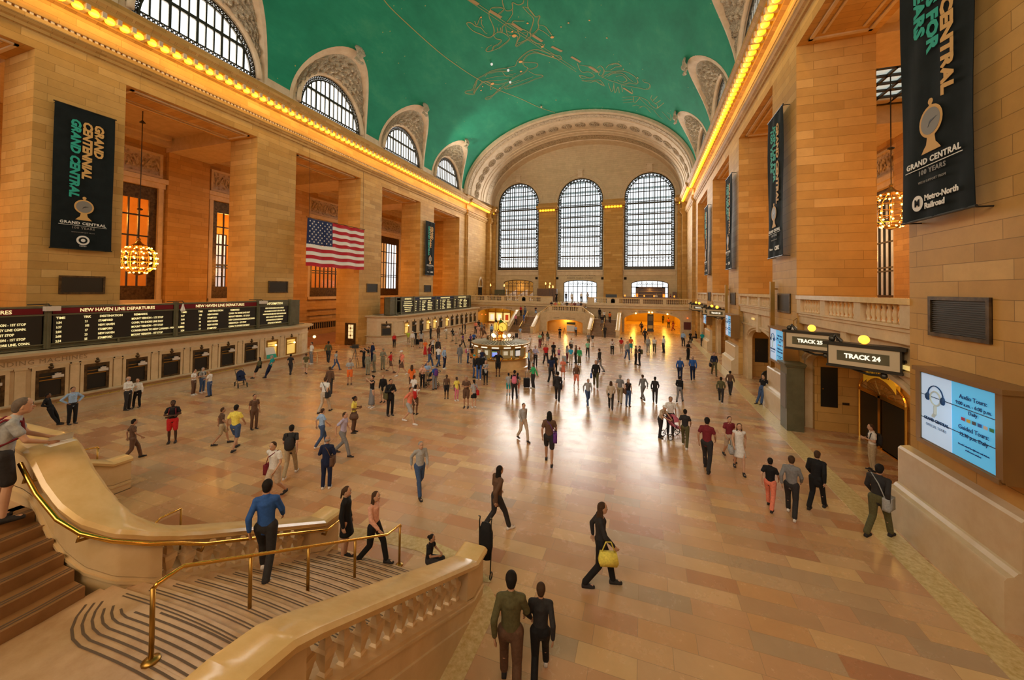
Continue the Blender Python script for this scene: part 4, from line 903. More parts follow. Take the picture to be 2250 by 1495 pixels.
# ================================================================ TICKET BOOTHS
TG = {0: 'dim bronze grille', 1: 'lit window'}
def ticket_window(parent, y, w, lit, x=-15.2, z0=.98, z1=2.36, rz=None):
    """recessed ticket window facing +X; local frame: x out of wall, y along"""
    f = MB(); h = w/2
    def L(a, b, c): 
        if rz is None: return (x+a, y+b, c)
        return (x+a*math.cos(rz)-b*math.sin(rz), y+a*math.sin(rz)+b*math.cos(rz), c)
    def bx(mb, a0, a1, b0, b1, c0, c1):
        vs = [L(a, b, c) for c in (c0, c1) for a, b in ((a0, b0), (a1, b0), (a1, b1), (a0, b1))]
        mb.add(vs, [(0, 3, 2, 1), (4, 5, 6, 7), (0, 1, 5, 4), (1, 2, 6, 5), (2, 3, 7, 6), (3, 0, 4, 7)])
    bx(f, .0, .06, -h-.12, -h, z0, z1+.12); bx(f, .0, .06, h, h+.12, z0, z1+.12); bx(f, 0, .08, -h-.12, h+.12, z1, z1+.14); bx(f, .06, .1, -h-.2, h+.2, z1+.14, z1+.2)
    fo = f.build('stone_surround', M_STONE_P, parent)
    g_ = MB(); bx(g_, .005, .05, -h, h, z0, z0+.12); bx(g_, .005, .05, -h, h, z1-.16, z1); bx(g_, .005, .05, -h, -h+.12, z0+.12, z1-.16); bx(g_, .005, .05, h-.12, h, z0+.12, z1-.16)
    wo = g_.build('window_grille', M_BRASS_D if lit else M_BRONZE, parent)
    p_ = MB(); bx(p_, .005, .015, -h+.1, h-.1, z0+.1, z1-.1); p_.build('pane', mat('lit_booth_interior', (1, .8, .3), .4, emit=(1, .66, .13), es=.85) if lit else M_BLACK, wo)
    b_ = MB(); zb = z1-.52; bx(b_, .02, .05, -h+.1, h-.1, zb, zb+.05); bx(b_, .02, .05, -h+.1, h-.1, zb+.16, zb+.19); b_.build('brass_bar', M_BRASS_D, wo)
    s_ = MB(); bx(s_, .1, .2, .02, .38, z1-.42, z1-.3); bx(s_, .12, .18, .1, .3, z1-.3, z1-.22); bx(s_, .04, .2, .19, .21, z1-.24, z1-.2)
    if lit:
        q = MB(); q.ball(L(.16, .2, z1-.42), .08, 8, 6); q.build('lamp_globe', M_BULBW, wo, smooth=True)
    else: s_.build('number_sign', mat('pale_sign', (.62, .55, .48), .4), wo)
    sc_ = MB(); sc_.ball(L(.08, 0, z1+.1), .1, 8, 5); sc_.ball(L(.08, 0, z1+.22), .06, 8, 5); sc_.build('bronze_scroll', M_BRONZE, wo, smooth=True)
BODY = [(0, 0), (.12, 0), (.12, .18), (0, .22), (0, .9), (.32, .92), (.34, .98), (0, 1.0), (0, 2.52), (.06, 2.54), (.06, 2.6), (.0, 2.62), (.0, 2.92), (.12, 2.98), (.2, 3.05), (.38, 3.1), (.42, 3.22), (-1.2, 3.24), (-1.2, 0)]
def booth(path, name, label):
    t = empty(name, (-15.8, path[0][1], 0), label=label, cat='ticket booth')
    b = MB(); rings = [[(x+o*ox, y+o*oy, z) for o, z in BODY] for x, y, ox, oy in path]; b.loft(rings); b.build('marble_front', M_PLINTH, t, smooth=30)
    return t
path1 = [(-15.2, -8, 1, 0), (-15.2, 23.6, 1, 0), (-15.3, 24.1, .95, .3), (-15.6, 24.6, .75, .66), (-16.1, 24.95, .3, .95), (-16.8, 25.05, 0, 1), (-18.3, 25.05, 0, 1)]
t1 = booth(path1, 'ticket_booth', 'long marble ticket counter under the crimson headed departure board, dark grille windows')
q = MB(); q.box(-18.3, -16.2, -8, 24.8, 3.18, 3.26); q.box(-18.3, -16.4, -8, 24.4, 0, 3.2); q.build('roof', M_GREEN, t1)
wins = [(7.9, 1.0, 0), (9.75, .95, 0), (11.35, .95, 0), (12.97, .95, 0), (14.57, .95, 0), (16.17, .95, 0), (17.8, .95, 0), (19.4, .95, 0), (21.03, .98, 1), (22.65, .98, 1)]
for y, w_, lit in wins: ticket_window(t1, y, w_, lit)
q = MB()
for y in [(a[0]+b[0])/2 for a, b in zip(wins, wins[1:])]+[23.45]: q = MB(); q.box(-15.2, -15.13, y-.16, y+.16, 1.0, 2.54); q.box(-15.2, -15.1, y-.2, y+.2, 2.46, 2.56); q.build('pilaster', M_STONE_P, t1)
q = MB(); 
for a, b in ((9.9, 12.2), (13.0, 15.6), (16.2, 18.7)): q.tube([(-14.98, a, .74), (-14.98, b, .74)], .022, 6)
q.build('foot_rail', M_BRASS, t1)
merged([text('VENDING MACHINES', .3, mat('carved_shade', (.33, .24, .14), .7), frame((-15.19, 9.4, 2.77), *LFT), spacing=1.15, align='CENTER')], 'carved_lettering', MATS['carved_shade'], t1)
path2 = [(-18.3, 35.1, 0, -1), (-17.0, 35.1, -.35, -.95), (-15.3, 36.3, .35, -.95), (-15.2, 36.45, 1, -.2), (-15.2, 58.8, 1, 0), (-15.4, 59.2, .7, .7), (-18.3, 59.3, 0, 1)]
path2 = [(-18.3, 35.05, 0, -1), (-17.0, 35.05, -.0, -1), (-16.9, 35.1, .35, -.94), (-15.35, 36.2, .5, -.86), (-15.2, 36.35, .85, -.5), (-15.2, 36.6, 1, 0), (-15.2, 58.6, 1, 0), (-15.6, 59.0, .5, .85), (-17.9, 59.3, 0, 1)]
t2 = booth(path2, 'ticket_booth', 'marble ticket counter beyond the ramp opening, yellow lit windows and an angled end window')
q = MB(); q.box(-18.3, -16.3, 36.0, 58.8, 3.18, 3.26); q.box(-18.3, -16.5, 36.0, 58.4, 0, 3.2); q.build('roof', M_GREEN, t2)
w2 = [(38.15, 1), (39.7, 0), (41.3, 0), (42.85, 1), (44.5, 1), (46.1, 0), (47.85, 1), (49.35, 0), (50.9, 0), (52.45, 0), (54.05, 0), (55.65, 0), (57.2, 0)]
for y, lit in w2: ticket_window(t2, y, .92, lit)
q = MB()
for a, b in zip(w2, w2[1:]): y = (a[0]+b[0])/2; q = MB(); q.box(-15.2, -15.13, y-.14, y+.14, 1.0, 2.54); q.build('pilaster', M_STONE_P, t2)
ticket_window(t2, 35.66, 1.1, 0, x=-16.1, rz=R(-55))
# departure boards
def panel(parent, y0, y1, head, rows, hc, x=-15.68, zt=5.27, cols=None, z0=3.5):
    yc = (y0+y1)/2; w_ = y1-y0
    bk = MB(); bk.box(x-.02, x, y0+.06, y1-.06, z0, zt-.36); s_ = bk.build('display_panel', M_BLACK, parent)
    hb = MB(); hb.box(x-.02, x+.015, y0+.04, y1-.04, zt-.33, zt-.06); hb.build('header_strip', hc, s_)
    L = []
    T_ = lambda s, size, yy, z, al='LEFT', sx=1: L.append(text(s, size, M_LED, frame((x+.03, yy, z), *LFT), align=al, bold=.004, sx=sx))
    T_(head, .24, yc, zt-.2, 'CENTER', .9 if w_ > 3 else .8)
    n_ = len(rows); z = zt-.55
    if cols: 
        for s, c_ in cols: T_(s, .15, y0+w_*c_, z, 'LEFT', .95)
        z -= .23
    for r_ in rows:
        if isinstance(r_, str): T_(r_, .14, yc, z, 'CENTER', .72)
        else:
            for s, c_ in r_: T_(s, .15, y0+w_*c_, z, 'LEFT', .74)
        z -= .225
    merged(L, 'lit_lettering', M_LED, s_)
CO = [('TIME', .03), ('TRK', .22), ('DESTINATION', .34), ('REMARKS', .62)]
def R5(rows): return [[(a, .03), (b, .23), (c, .33), (d, .6)] for a, b, c, d in rows]
b1 = empty('departure_board', (-15.9, 8, 3.26), label='long olive framed departure board with crimson headers above the nearer ticket counter', cat='departure board')
fr = MB(); X0, X1 = -16.5, -15.68
fr.box(X0, X1, -8, 23.8, 3.27, 3.33); fr.box(X0, X1+.03, -8, 23.8, 5.22, 5.3); fr.box(X1-.06, X1+.02, -8, 23.8, 3.46, 3.52); fr.box(X0, X0+.05, -8, 23.8, 3.27, 5.25); fr.box(X0, X1, 23.74, 23.8, 3.27, 5.3); fr.box(X1-.04, X1+.01, 22.95, 23.8, 3.3, 5.25); fr.box(X0, X1-.1, -8, 23.7, 3.3, 3.5)
for y in (9.78, 15.04, 20.25, 22.9): fr.box(X1-.1, X1+.06, y-.11, y+.11, 3.27, 5.36); fr.box(X1+.06, X1+.09, y-.03, y+.03, 3.27, 5.36)
for y in (7.2, 12.4, 17.6, 23.3): fr.box(X1-.05, X1+.03, y-.04, y+.04, 3.27, 3.5)
fr.box(X1-.05, X1+.04, -8, 23.8, 4.86, 4.93)
fr.build('frame', M_GREEN, b1)
panel(b1, 4.6, 9.67, 'NEW HAVEN LINE DEPARTURES', R5([('12:07', '27', 'STAMFORD', 'MOUNT VERNON - 1ST STOP'), ('12:34', '21', 'NEW HAVEN', 'HARLEM VALLEY LINE CONN.'), ('1:04', '17', 'STAMFORD', 'CONN. LINE 1ST STOP'), ('1:07', '25', 'NEW HAVEN', 'MOUNT VERNON - 1ST STOP'), ('1:07', '19', 'STAMFORD', 'CONN. TO SHORE LINE, CONN.')]), M_CRIM, cols=CO)
panel(b1, 9.9, 14.93, 'NEW HAVEN LINE DEPARTURES', R5([('1:34', '21', 'STAMFORD', 'MOUNT VERNON - 1ST STOP'), ('1:37', '105', 'NEW HAVEN', 'CONN. TO SHORE LINE EAST'), ('2:04', '17', 'STAMFORD', 'MOUNT VERNON - 1ST STOP'), ('2:08', '23', 'NEW HAVEN', 'CONNECTION TO NEW CANAAN - WATERBURY'), ('2:34', '25', 'STAMFORD', 'MOUNT VERNON - 1ST STOP')]), M_CRIM, cols=CO)
panel(b1, 15.15, 20.14, 'NEW HAVEN LINE DEPARTURES', R5([('2:37', '105', 'NEW HAVEN', 'CONN. TO SHORE LINE EAST'), ('3:04', '21', 'STAMFORD', 'MOUNT VERNON - 1ST STOP'), ('3:08', '18', 'NEW HAVEN', 'NEW CANAAN,DANBURY,S.E.CONN'), ('3:32', '19', 'NEW HAVEN', 'GREENWICH - 1ST STOP'), ('3:34', '17', 'STAMFORD', 'CONN. TO SHORE LINE EAST')]), M_CRIM, cols=CO)
panel(b1, 20.36, 22.8, 'INFORMATION', ['NEW SCHEDULES IN INTO EFFECT', 'ON SUNDAY AUGUST 18TH FOR THE', 'HUDSON,HARLEM AND NEW HAVEN LINE', 'NEW AUGUST 18TH SCHEDULE', 'INFORMATION IS CURRENTLY', 'AVAILABLE AT MTA.INFO'], M_GREEN)
for i, (y, sw) in enumerate(((9.75, 1), (15.3, 0), (20.4, 1))):
    o = empty('security_camera', (-15.6, y, 5.3), label=['pale security camera on the board frame beside the part seen crimson header', 'white dome camera hanging from an arm over the middle post of the crimson board', 'small security camera on the frame beside the information panel'][i], cat='camera')
    q = MB(); q.tube([(-16.3, y-.4, 5.38), (-15.55, y, 5.42), (-15.5, y+.05, 5.3)], .03, 6); q.build('bracket', M_IRON, o); q = MB()
    if sw: q.cbox(-15.5, y+.1, 5.2, .28, .5, .22)
    else: q.lathe([(.03, 5.25), (.06, 5.1), (.13, 4.85), (.08, 4.78), (.001, 4.76)], 10, (-15.5, y, 0))
    q.build('housing', MATS['pale_sign'], o)
b2 = empty('departure_board', (-15.9, 46, 3.26), label='olive framed departure board with navy headers above the farther ticket counter', cat='departure board')
fr = MB(); fr.box(X0, X1, 35.7, 56.8, 3.27, 3.33); fr.box(X0, X1+.03, 35.7, 56.8, 5.22, 5.32); fr.box(X0, X1, 35.7, 36.7, 3.3, 5.25); fr.box(X1-.06, X1+.02, 36, 56.8, 3.46, 3.52); fr.box(X0, X0+.05, 35.7, 56.8, 3.27, 5.25); fr.box(X0, X1, 56.7, 56.8, 3.3, 5.3); fr.box(X1-.05, X1+.04, 36, 56.8, 4.86, 4.93); fr.box(X0, X1-.1, 36, 56.8, 3.3, 3.5)
for y in (36.75, 37.75, 40.4, 45.55, 50.8, 56.2): fr.box(X1-.1, X1+.06, y-.1, y+.1, 3.27, 5.36)
fr.build('frame', M_GREEN, b2)
panel(b2, 37.85, 40.3, 'INFORMATION', ['NEW SCHEDULES IN INTO EFFECT', 'ON SUNDAY AUGUST 18TH FOR THE', 'HUDSON,HARLEM AND NEW HAVEN LINE', 'NEW AUGUST 18TH SCHEDULE', 'INFORMATION IS CURRENTLY', 'AVAILABLE AT MTA.INFO'], M_GREEN)
HD = R5([('1:42', '30', 'POUGHKEEPSIE', 'HARLEM 125 - 1ST STOP'), ('1:50', '32', 'CROTON', 'YONKERS - 1ST STOP'), ('2:20', '35', 'POUGHKEEPSIE', 'TARRYTOWN 1ST STOP'), ('2:43', '38', 'CROTON', 'HARLEM 125 STREET'), ('2:50', '29', 'POUGHKEEPSIE', 'YONKERS - 1ST STOP')])
panel(b2, 40.5, 45.45, 'HUDSON LINE DEPARTURES', HD, M_NAVY, cols=CO); panel(b2, 45.65, 50.7, 'HARLEM LINE DEPARTURES', HD[::-1], M_NAVY, cols=CO); panel(b2, 50.9, 56.1, 'HARLEM LINE DEPARTURES', HD, M_GREEN, cols=CO)
# lit brass door in the pillar beyond the ramp
d_ = struct(empty('door_ramp', (-19.4, 33.6, 0))); q = MB(); q.box(-19.95, -18.6, 33.5, 33.64, 0, 2.45); q.build('leaf', M_BRONZE, d_)
q = MB(); q.box(-19.45, -18.8, 33.46, 33.5, .75, 2.3); q.build('lit_glass', mat('lit_door_glass', (1, .9, .6), .4, emit=(1, .85, .4), es=1.2), d_)
q = MB(); 
for z in (.75, 1.1, 1.5, 1.9, 2.3): q.box(-19.45, -18.8, 33.44, 33.46, z-.02, z+.02)
q.box(-19.14, -19.11, 33.44, 33.46, .75, 2.3); q.box(-19.2, -19.05, 33.43, 33.46, 1.0, 1.2); q.box(-19.2, -19.05, 33.43, 33.46, 1.8, 2.0); q.build('brass_tracery', M_BRASS_D, d_)
# wall sconce and round ledge at the end of the first booth
o = empty('sconce', (-15.0, 24.6, 2.2), label='glowing sconce on the rounded end of the nearer ticket counter', cat='lamp')
q = MB(); q.tube([(-15.4, 24.5, 2.2), (-14.9, 24.6, 2.15)], .03, 6); q.build('arm', M_BRASS_D, o); q = MB(); q.ball((-14.85, 24.6, 2.2), .12); q.build('globe', M_BULBW, o, smooth=True)
q = MB(); q.lathe([(.05, 0), (.05, 1.0), (.55, 1.02), (.55, 1.08)], 20, (-14.6, 24.7, 0)); tag(q.build('round_writing_shelf', M_RAIL, smooth=30), 'round topped writing stand at the end of the nearer ticket counter', 'stand')
o = empty('poster', (-15.15, 20.75, 1.05), label='pale poster with a teal foot propped in the first yellow lit ticket window', cat='poster'); q = MB(); q.add([(-15.0, 20.5, 1.02), (-15.0, 21.3, 1.02), (-15.12, 21.15, 1.8), (-15.12, 20.45, 1.85)], [(0, 1, 2, 3)]); q.add([(-15.03, 20.5, 1.02), (-15.03, 21.3, 1.02), (-15.15, 21.15, 1.8), (-15.15, 20.45, 1.85)], [(3, 2, 1, 0)]); q.build('sheet', M_WHITE, o)
q = MB(); q.add([(-14.99, 20.5, 1.02), (-14.99, 21.3, 1.02), (-15.03, 21.25, 1.3), (-15.03, 20.5, 1.3)], [(0, 1, 2, 3)]); q.build('teal_band', M_TEAL, o)

# ================================================================ INFORMATION BOOTH AND CLOCK
IC = (0.05, 29.5)
ib = empty('information_booth', (*IC, 0), label='round brass and marble information booth in the middle of the floor, clock on its roof', cat='information booth')
def lat(prof, n, nm, mt, par, sm=True, ph=0): q = MB(); q.lathe(prof, n, (*IC, 0), ph=ph); return q.build(nm, mt, par, smooth=30 if sm else False)
lat([(2.35, 0), (2.35, .12), (2.22, .16), (2.22, .9)], 48, 'marble_drum', M_RAIL, ib)
lat([(2.2, .88), (2.55, .9), (2.58, .96), (2.5, 1.0), (2.2, 1.0)], 48, 'counter', M_BRASS, ib)
lat([(2.1, 1.0), (2.1, 1.75)], 48, 'glass_screen', mat('booth_interior', (.25, .2, .1), .15, emit=(1, .7, .25), es=.10), ib)
lat([(2.12, 1.7), (2.3, 1.72), (2.36, 1.78), (2.36, 1.93), (2.46, 1.97), (2.46, 2.02), (2.3, 2.04)], 48, 'cornice', M_BRASS_D, ib)
rf = lat([(2.42, 2.0), (1.15, 2.22)], 48, 'slatted_roof', mat('booth_roof', (.22, .2, .15), .5), ib)
q = MB()
for k in range(44): a = 2*PI*k/44; q.obox((IC[0]+2.4*math.cos(a), IC[1]+2.4*math.sin(a), 2.03), (IC[0]+1.2*math.cos(a), IC[1]+1.2*math.sin(a), 2.24), .05, .03)
q.build('roof_slats', mat('roof_slat_light', (.5, .47, .38), .4), rf)
for k in range(16):
    a = 2*PI*k/16; q = MB(); q.lathe([(.03, 1.0), (.03, 1.75)], 6, (IC[0]+2.13*math.cos(a), IC[1]+2.13*math.sin(a), 0)); q.build('mullion', M_BRASS, ib)
    a += PI/16; q = MB(); nrm_ = Vector((math.cos(a), math.sin(a), 0)); c_ = Vector((*IC, 1.84))+nrm_*2.385; tg_ = Vector((-nrm_.y, nrm_.x, 0))
    q.add([c_-tg_*.28-_z*.04, c_+tg_*.28-_z*.04, c_+tg_*.28+_z*.05, c_-tg_*.28+_z*.05], [(0, 1, 2, 3)]); q.build('lit_sign', M_SIGNW, ib)
def onring(ang, r, z, w_, h_, nm, mt, par=ib):
    a = R(ang); n_ = Vector((math.cos(a), math.sin(a), 0)); c_ = Vector((*IC, z))+n_*r; t_ = Vector((-n_.y, n_.x, 0)); q = MB()
    q.obox(c_-t_*w_/2, c_+t_*w_/2, .03, h_, _z); return q.build(nm, mt, par)
sc1 = onring(-79, 2.16, 1.38, .62, .62, 'monitor', M_BLACK); onring(-79, 2.19, 1.32, .55, .36, 'blue_screen', mat('blue_screen', (.1, .2, .9), .4, emit=(.06, .2, 1), es=1.2), sc1); onring(-79, 2.19, 1.5, .55, .06, 'yellow_line', mat('screen_line', (.6, .8, .2), .4, emit=(.6, .9, .1), es=1), sc1)
for z in (1.4, 1.33, 1.26): onring(-79, 2.2, z, .5, .02, 'text_line', mat('screen_text', (.8, .85, 1), .4, emit=(.8, .85, 1), es=1), sc1)
sc2 = onring(-30, 2.16, 1.38, .55, .6, 'monitor', M_BLACK); onring(-30, 2.19, 1.36, .45, .42, 'white_screen', mat('white_screen', (.8, .85, .9), .4, emit=(.75, .8, .85), es=.8), sc2)
for a_, w_, h_ in ((-100, .3, .35), (-58, .34, .3), (-45, .2, .4), (-120, .35, .25)): onring(a_, 2.14, 1.4, w_, h_, 'notice_card', mat('glowing_card', (.8, .8, .7), .5, emit=(.9, .85, .6), es=.35))  # cards given a faint glow so they read bright on the booth
lat([(1.1, 2.16), (1.16, 2.2), (1.16, 2.24), (1.1, 2.26)], 32, 'gallery', M_BRASS_D, ib)
q = MB()
for k in range(30): a = 2*PI*k/30; q.tube([(IC[0]+1.13*math.cos(a), IC[1]+1.13*math.sin(a), 2.2), (IC[0]+1.13*math.cos(a+.1), IC[1]+1.13*math.sin(a+.1), 2.4), (IC[0]+1.1*math.cos(a), IC[1]+1.1*math.sin(a), 2.48)], .03, 5)
q.build('gallery_scrolls', M_BRONZE, ib)
lat([(.5, 2.15), (.45, 2.3), (.2, 2.4), (.14, 2.6), (.26, 2.66), (.3, 2.72), (.2, 2.78), (.3, 2.84)], 20, 'pedestal', M_BRASS, ib)
for k in range(5):
    a = 2*PI*k/5+.5; q = MB(); cx_, cy_ = IC[0]+.72*math.cos(a), IC[1]+.72*math.sin(a); q.tube([(IC[0]+.2*math.cos(a), IC[1]+.2*math.sin(a), 2.35), (cx_, cy_, 2.3), (cx_, cy_, 2.42)], .03, 6); br_ = q.build('lamp_arm', M_BRASS, ib, smooth=True)
    q = MB(); q.ball((cx_, cy_, 2.53), .15, 12, 8); q.build('lamp_globe', mat('clock_globe', (1, .9, .6), .4, emit=(1, .8, .4), es=5), br_, smooth=True)
point('booth_light', (IC[0], IC[1], 3.0), 60, (1, .7, .25), .4)
ck = empty('four_faced_clock', (*IC, 2.84), label='glowing golden four faced clock standing on top of the information booth', cat='clock')
q = MB(); q.lathe([(.25, 2.84), (.4, 2.92), (.42, 3.06), (.43, 3.28), (.41, 3.5), (.3, 3.7), (.12, 3.82), (.05, 3.86), (.07, 3.93), (.001, 4.0)], 24, (*IC, 0)); q.build('ball_case', M_BRASS, ck, smooth=True)
for k in range(4):
    a = R(-72+90*k+20); n_ = Vector((math.cos(a), math.sin(a), 0)); c_ = Vector((*IC, 3.28))+n_*.36; fm = frame(c_, Vector((-n_.y, n_.x, 0)), (0, 0, 1))
    q = MB(); q.lathe([(.34, 0), (.34, .13)], 28); me = q.mesh('dial', mat('clock_dial', (1, .8, .2), .4, emit=(1, .66, .06), es=1.25)); dl = from_mesh('dial', me, ck, fm)
    q = MB(); q.tube([(.36*math.cos(t*PI/14), .375*math.sin(t*PI/14), .12) for t in range(28)], .025, 6, closed=True)
    for t in range(12): q.box(-.012+.31*math.cos(t*PI/6), .012+.31*math.cos(t*PI/6), -.02+.31*math.sin(t*PI/6), .02+.31*math.sin(t*PI/6), .13, .135)
    from_mesh('bezel', q.mesh('bezel', M_BRASS_D, True), dl, fm)
    q = MB(); q.obox((0, 0, .14), (-.2, .05, .14), .025, .008); q.obox((0, 0, .145), (.03, -.28, .145), .02, .008); from_mesh('hands', q.mesh('hands', M_BLACK), dl, fm)

# ================================================================ BANNERS, VENTS, FLAG
def clock_emblem(par, F, s, mt=None):
    """pedestal clock emblem, drawn in the banner's own frame F (2D)"""
    out = []
    def pl(pts, m_, dz, nm): me = curve_mesh([pts], .006, nm); me.materials.clear(); me.materials.append(m_); out.append(from_mesh(nm, me, par, F @ Matrix.Translation((0, 0, dz))))
    c = lambda r, cx=0, cy=0: arc(cx, cy, r, 0, 2*PI*.985, 28)
    pl([(-.42*s, -.95*s), (.42*s, -.95*s), (.3*s, -.8*s), (.2*s, -.7*s), (.16*s, -.5*s), (.22*s, -.35*s), (-.22*s, -.35*s), (-.16*s, -.5*s), (-.2*s, -.7*s), (-.3*s, -.8*s)], M_ORANGE, .006, 'clock_emblem_foot')
    pl(c(.5*s), M_ORANGE, .008, 'clock_emblem_rim'); pl(c(.41*s), M_PRINTG if mt is None else mt, .014, 'clock_emblem_dial'); pl(c(.1*s, 0, .62*s), M_ORANGE, .008, 'clock_emblem_knob'); pl([(-.06*s, .45*s), (.06*s, .45*s), (.05*s, .6*s), (-.05*s, .6*s)], M_ORANGE, .009, 'clock_emblem_neck')
    pl([(-.02*s, -.02*s), (.0, -.05*s), (.28*s, .06*s), (.02*s, .03*s)], M_BLACK, .02, 'clock_emblem_hand'); pl([(-.03*s, .0), (.03*s, 0), (-.1*s, -.17*s)], M_BLACK, .02, 'clock_emblem_hand')
def banner(side, yc, lines, sponsor, label, y0=8.3, y1=16.0, w_=2.4, x=17.95):
    ax = LFT if side < 0 else RGT; xx = side*x; o = empty('banner', (xx, yc, y1), label=label, cat='banner', group=None)
    q = MB(); N = 12
    rows = [[(xx-side*(.03*math.sin(i*1.3+z*.8)), yc-w_/2+w_*i/N, y0+(y1-y0)*z/8) for i in range(N+1)] for z in range(9)]
    q.loft(rows, closed=False, caps=False); q.loft([[(a+side*.012, b, c) for a, b, c in r_] for r_ in rows], closed=False, caps=False); q.build('cloth', M_BANNER, o, smooth=True)
    q = MB(); q.tube([(xx, yc-w_/2-.05, y1+.02), (xx, yc+w_/2+.05, y1+.02)], .035, 8); q.tube([(xx, yc-w_/2-.03, y0), (xx, yc+w_/2+.03, y0)], .03, 8)
    for yy in (yc-w_/2+.1, yc+w_/2-.1): q.tube([(xx, yy, y1+.02), (side*W2, yy, y1+.02)], .02, 6); q.tube([(xx, yy, y0), (side*W2, yy, y0)], .02, 6)
    q.build('rod', M_BLACK, o)
    xo = xx-side*.05
    F0 = frame((xo, yc, 0), *ax); rt = Vector(ax[0])
    for i, (s_, m_) in enumerate(lines):
        col = [.5, .04, -.42][i] if len(lines) == 3 else [.3, -.15][i]
        ctr = Vector((xo, yc, y1-.62)) + rt*col
        tm = text(s_, .5, m_, frame(ctr, (0, 0, -1), rt), o, 'lettering', align='LEFT', shear=.18, bold=.026, sx=1.04)
    clock_emblem(o, frame((xo, yc, y0+2.35), *ax), .78)
    text('GRAND CENTRAL', .2, M_WHITE, frame((xo, yc, y0+1.42), *ax), o, bold=.006, spacing=1.15)
    text('100 YEARS', .17, M_PRINTG, frame((xo, yc, y0+1.16), *ax), o, spacing=1.2, bold=.004); q = MB(); p0 = Vector((xo, yc, y0+1.29)); q.obox(p0-rt*.95, p0+rt*.95, .01, .018); q.build('rule_line', M_WHITE, o)
    text('WITH SUPPORT FROM', .085, M_PRINTG, frame((xo, yc, y0+.92), *ax), o, spacing=1.1)
    if sponsor == 'ring':
        for r_, m_, dz in ((.26, M_WHITE, 0), (.175, M_BANNER, .008), (.09, M_WHITE, .016)):
            me = curve_mesh([arc(0, 0, r_, 0, 2*PI*.985, 28)], .006, 'round_mark'); me.materials.clear(); me.materials.append(m_); from_mesh('round_mark', me, o, frame((xo-side*dz, yc, y0+.5), *ax))
        text('TARGET', .08, M_WHITE, frame((xo, yc, y0+.18), *ax), o)
    elif sponsor == 'rail':
        me = curve_mesh([arc(0, 0, .2, 0, 2*PI*.985, 24)], .006, 'round_mark'); me.materials.clear(); me.materials.append(M_WHITE); from_mesh('round_mark', me, o, frame(Vector((xo, yc, y0+.42))-rt*.5, *ax))
        text('M', .24, M_BANNER, frame(Vector((xo-side*.01, yc, y0+.42))-rt*.5, *ax), o, bold=.01); text('Metro-North', .2, M_WHITE, frame(Vector((xo, yc, y0+.5))-rt*.25, *ax), o, align='LEFT', bold=.006); text('Railroad', .2, M_WHITE, frame(Vector((xo, yc, y0+.3))-rt*.25, *ax), o, align='LEFT', bold=.006)
    else:
        text('CBRE', .3, M_WHITE, frame(Vector((xo, yc, y0+.45))+rt*.45, *ax), o, bold=.01); text('Tishman', .16, M_WHITE, frame(Vector((xo, yc, y0+.45))-rt*.5, *ax), o, bold=.004)
A_ = [('GRAND', M_ORANGE), ('CENTENNIAL', M_ORANGE), ('GRAND CENTRAL', M_TEAL)]
B_ = [('GRAND CENTRAL', M_ORANGE), ('JOIN US FOR', M_TEAL), ('100 YEARS', M_TEAL)]
banner(-1, 11.8, A_, 'ring', 'black banner on the nearest left pillar, orange and teal lettering, round logo at its foot')
banner(-1, 47.6, A_, 'c', 'slim looking black banner on the pillar above the farther departure board')
banner(1, 12.0, B_, 'rail', 'huge black banner on the near right pillar, its top cut off')
banner(1, 23.75, B_, 'c', 'black banner on the second right pillar, above the escalator arch edge')
banner(1, 35.5, B_, 'c', 'black banner on the third right pillar, between two others in the row')
banner(1, 47.4, B_, 'c', 'black banner farthest along the right wall, nearest the tall windows')
VL = ['dark louvred vent below the banner of the nearest left pillar', 'dark louvred vent on the second left pillar, above the information panel', 'dark louvred vent on the left pillar beside the flag', 'small dark louvred vent below the far left banner', 'large dark louvred vent on the near right pillar above the big blue screen', 'dark louvred vent on the second right pillar, beside the tall pole', 'dark louvred vent on the third right pillar', 'small dark louvred vent on the fourth right pillar']
for i, (s, yc) in enumerate([(-1, 12.0), (-1, 23.95), (-1, 35.8), (-1, 47.65), (1, 11.87), (1, 23.5), (1, 35.5), (1, 47.3)]):
    zc = 6.35 if s < 0 else 5.85; hh = .5; hw = .92; o = empty('louvred_vent', (s*W2, yc, zc), label=VL[i], cat='vent'); x0 = s*W2
    q = MB(); x1 = x0-s*.06
    for a, b, c, d in ((-hw, hw, hh-.09, hh), (-hw, hw, -hh, -hh+.09), (-hw, -hw+.09, -hh+.09, hh-.09), (hw-.09, hw, -hh+.09, hh-.09)): q.box(*sorted((x0, x1)), yc+a, yc+b, zc+c, zc+d)
    q.build('frame', M_BRONZE, o); q = MB(); q.box(*sorted((x0, x0-s*.012)), yc-hw, yc+hw, zc-hh, zc+hh)
    for k in range(16): q.box(*sorted((x0, x0-s*.035)), yc-hw+.1, yc+hw-.1, zc-hh+.1+k*.05, zc-hh+.125+k*.05)
    q.build('slats', M_IRON, o)
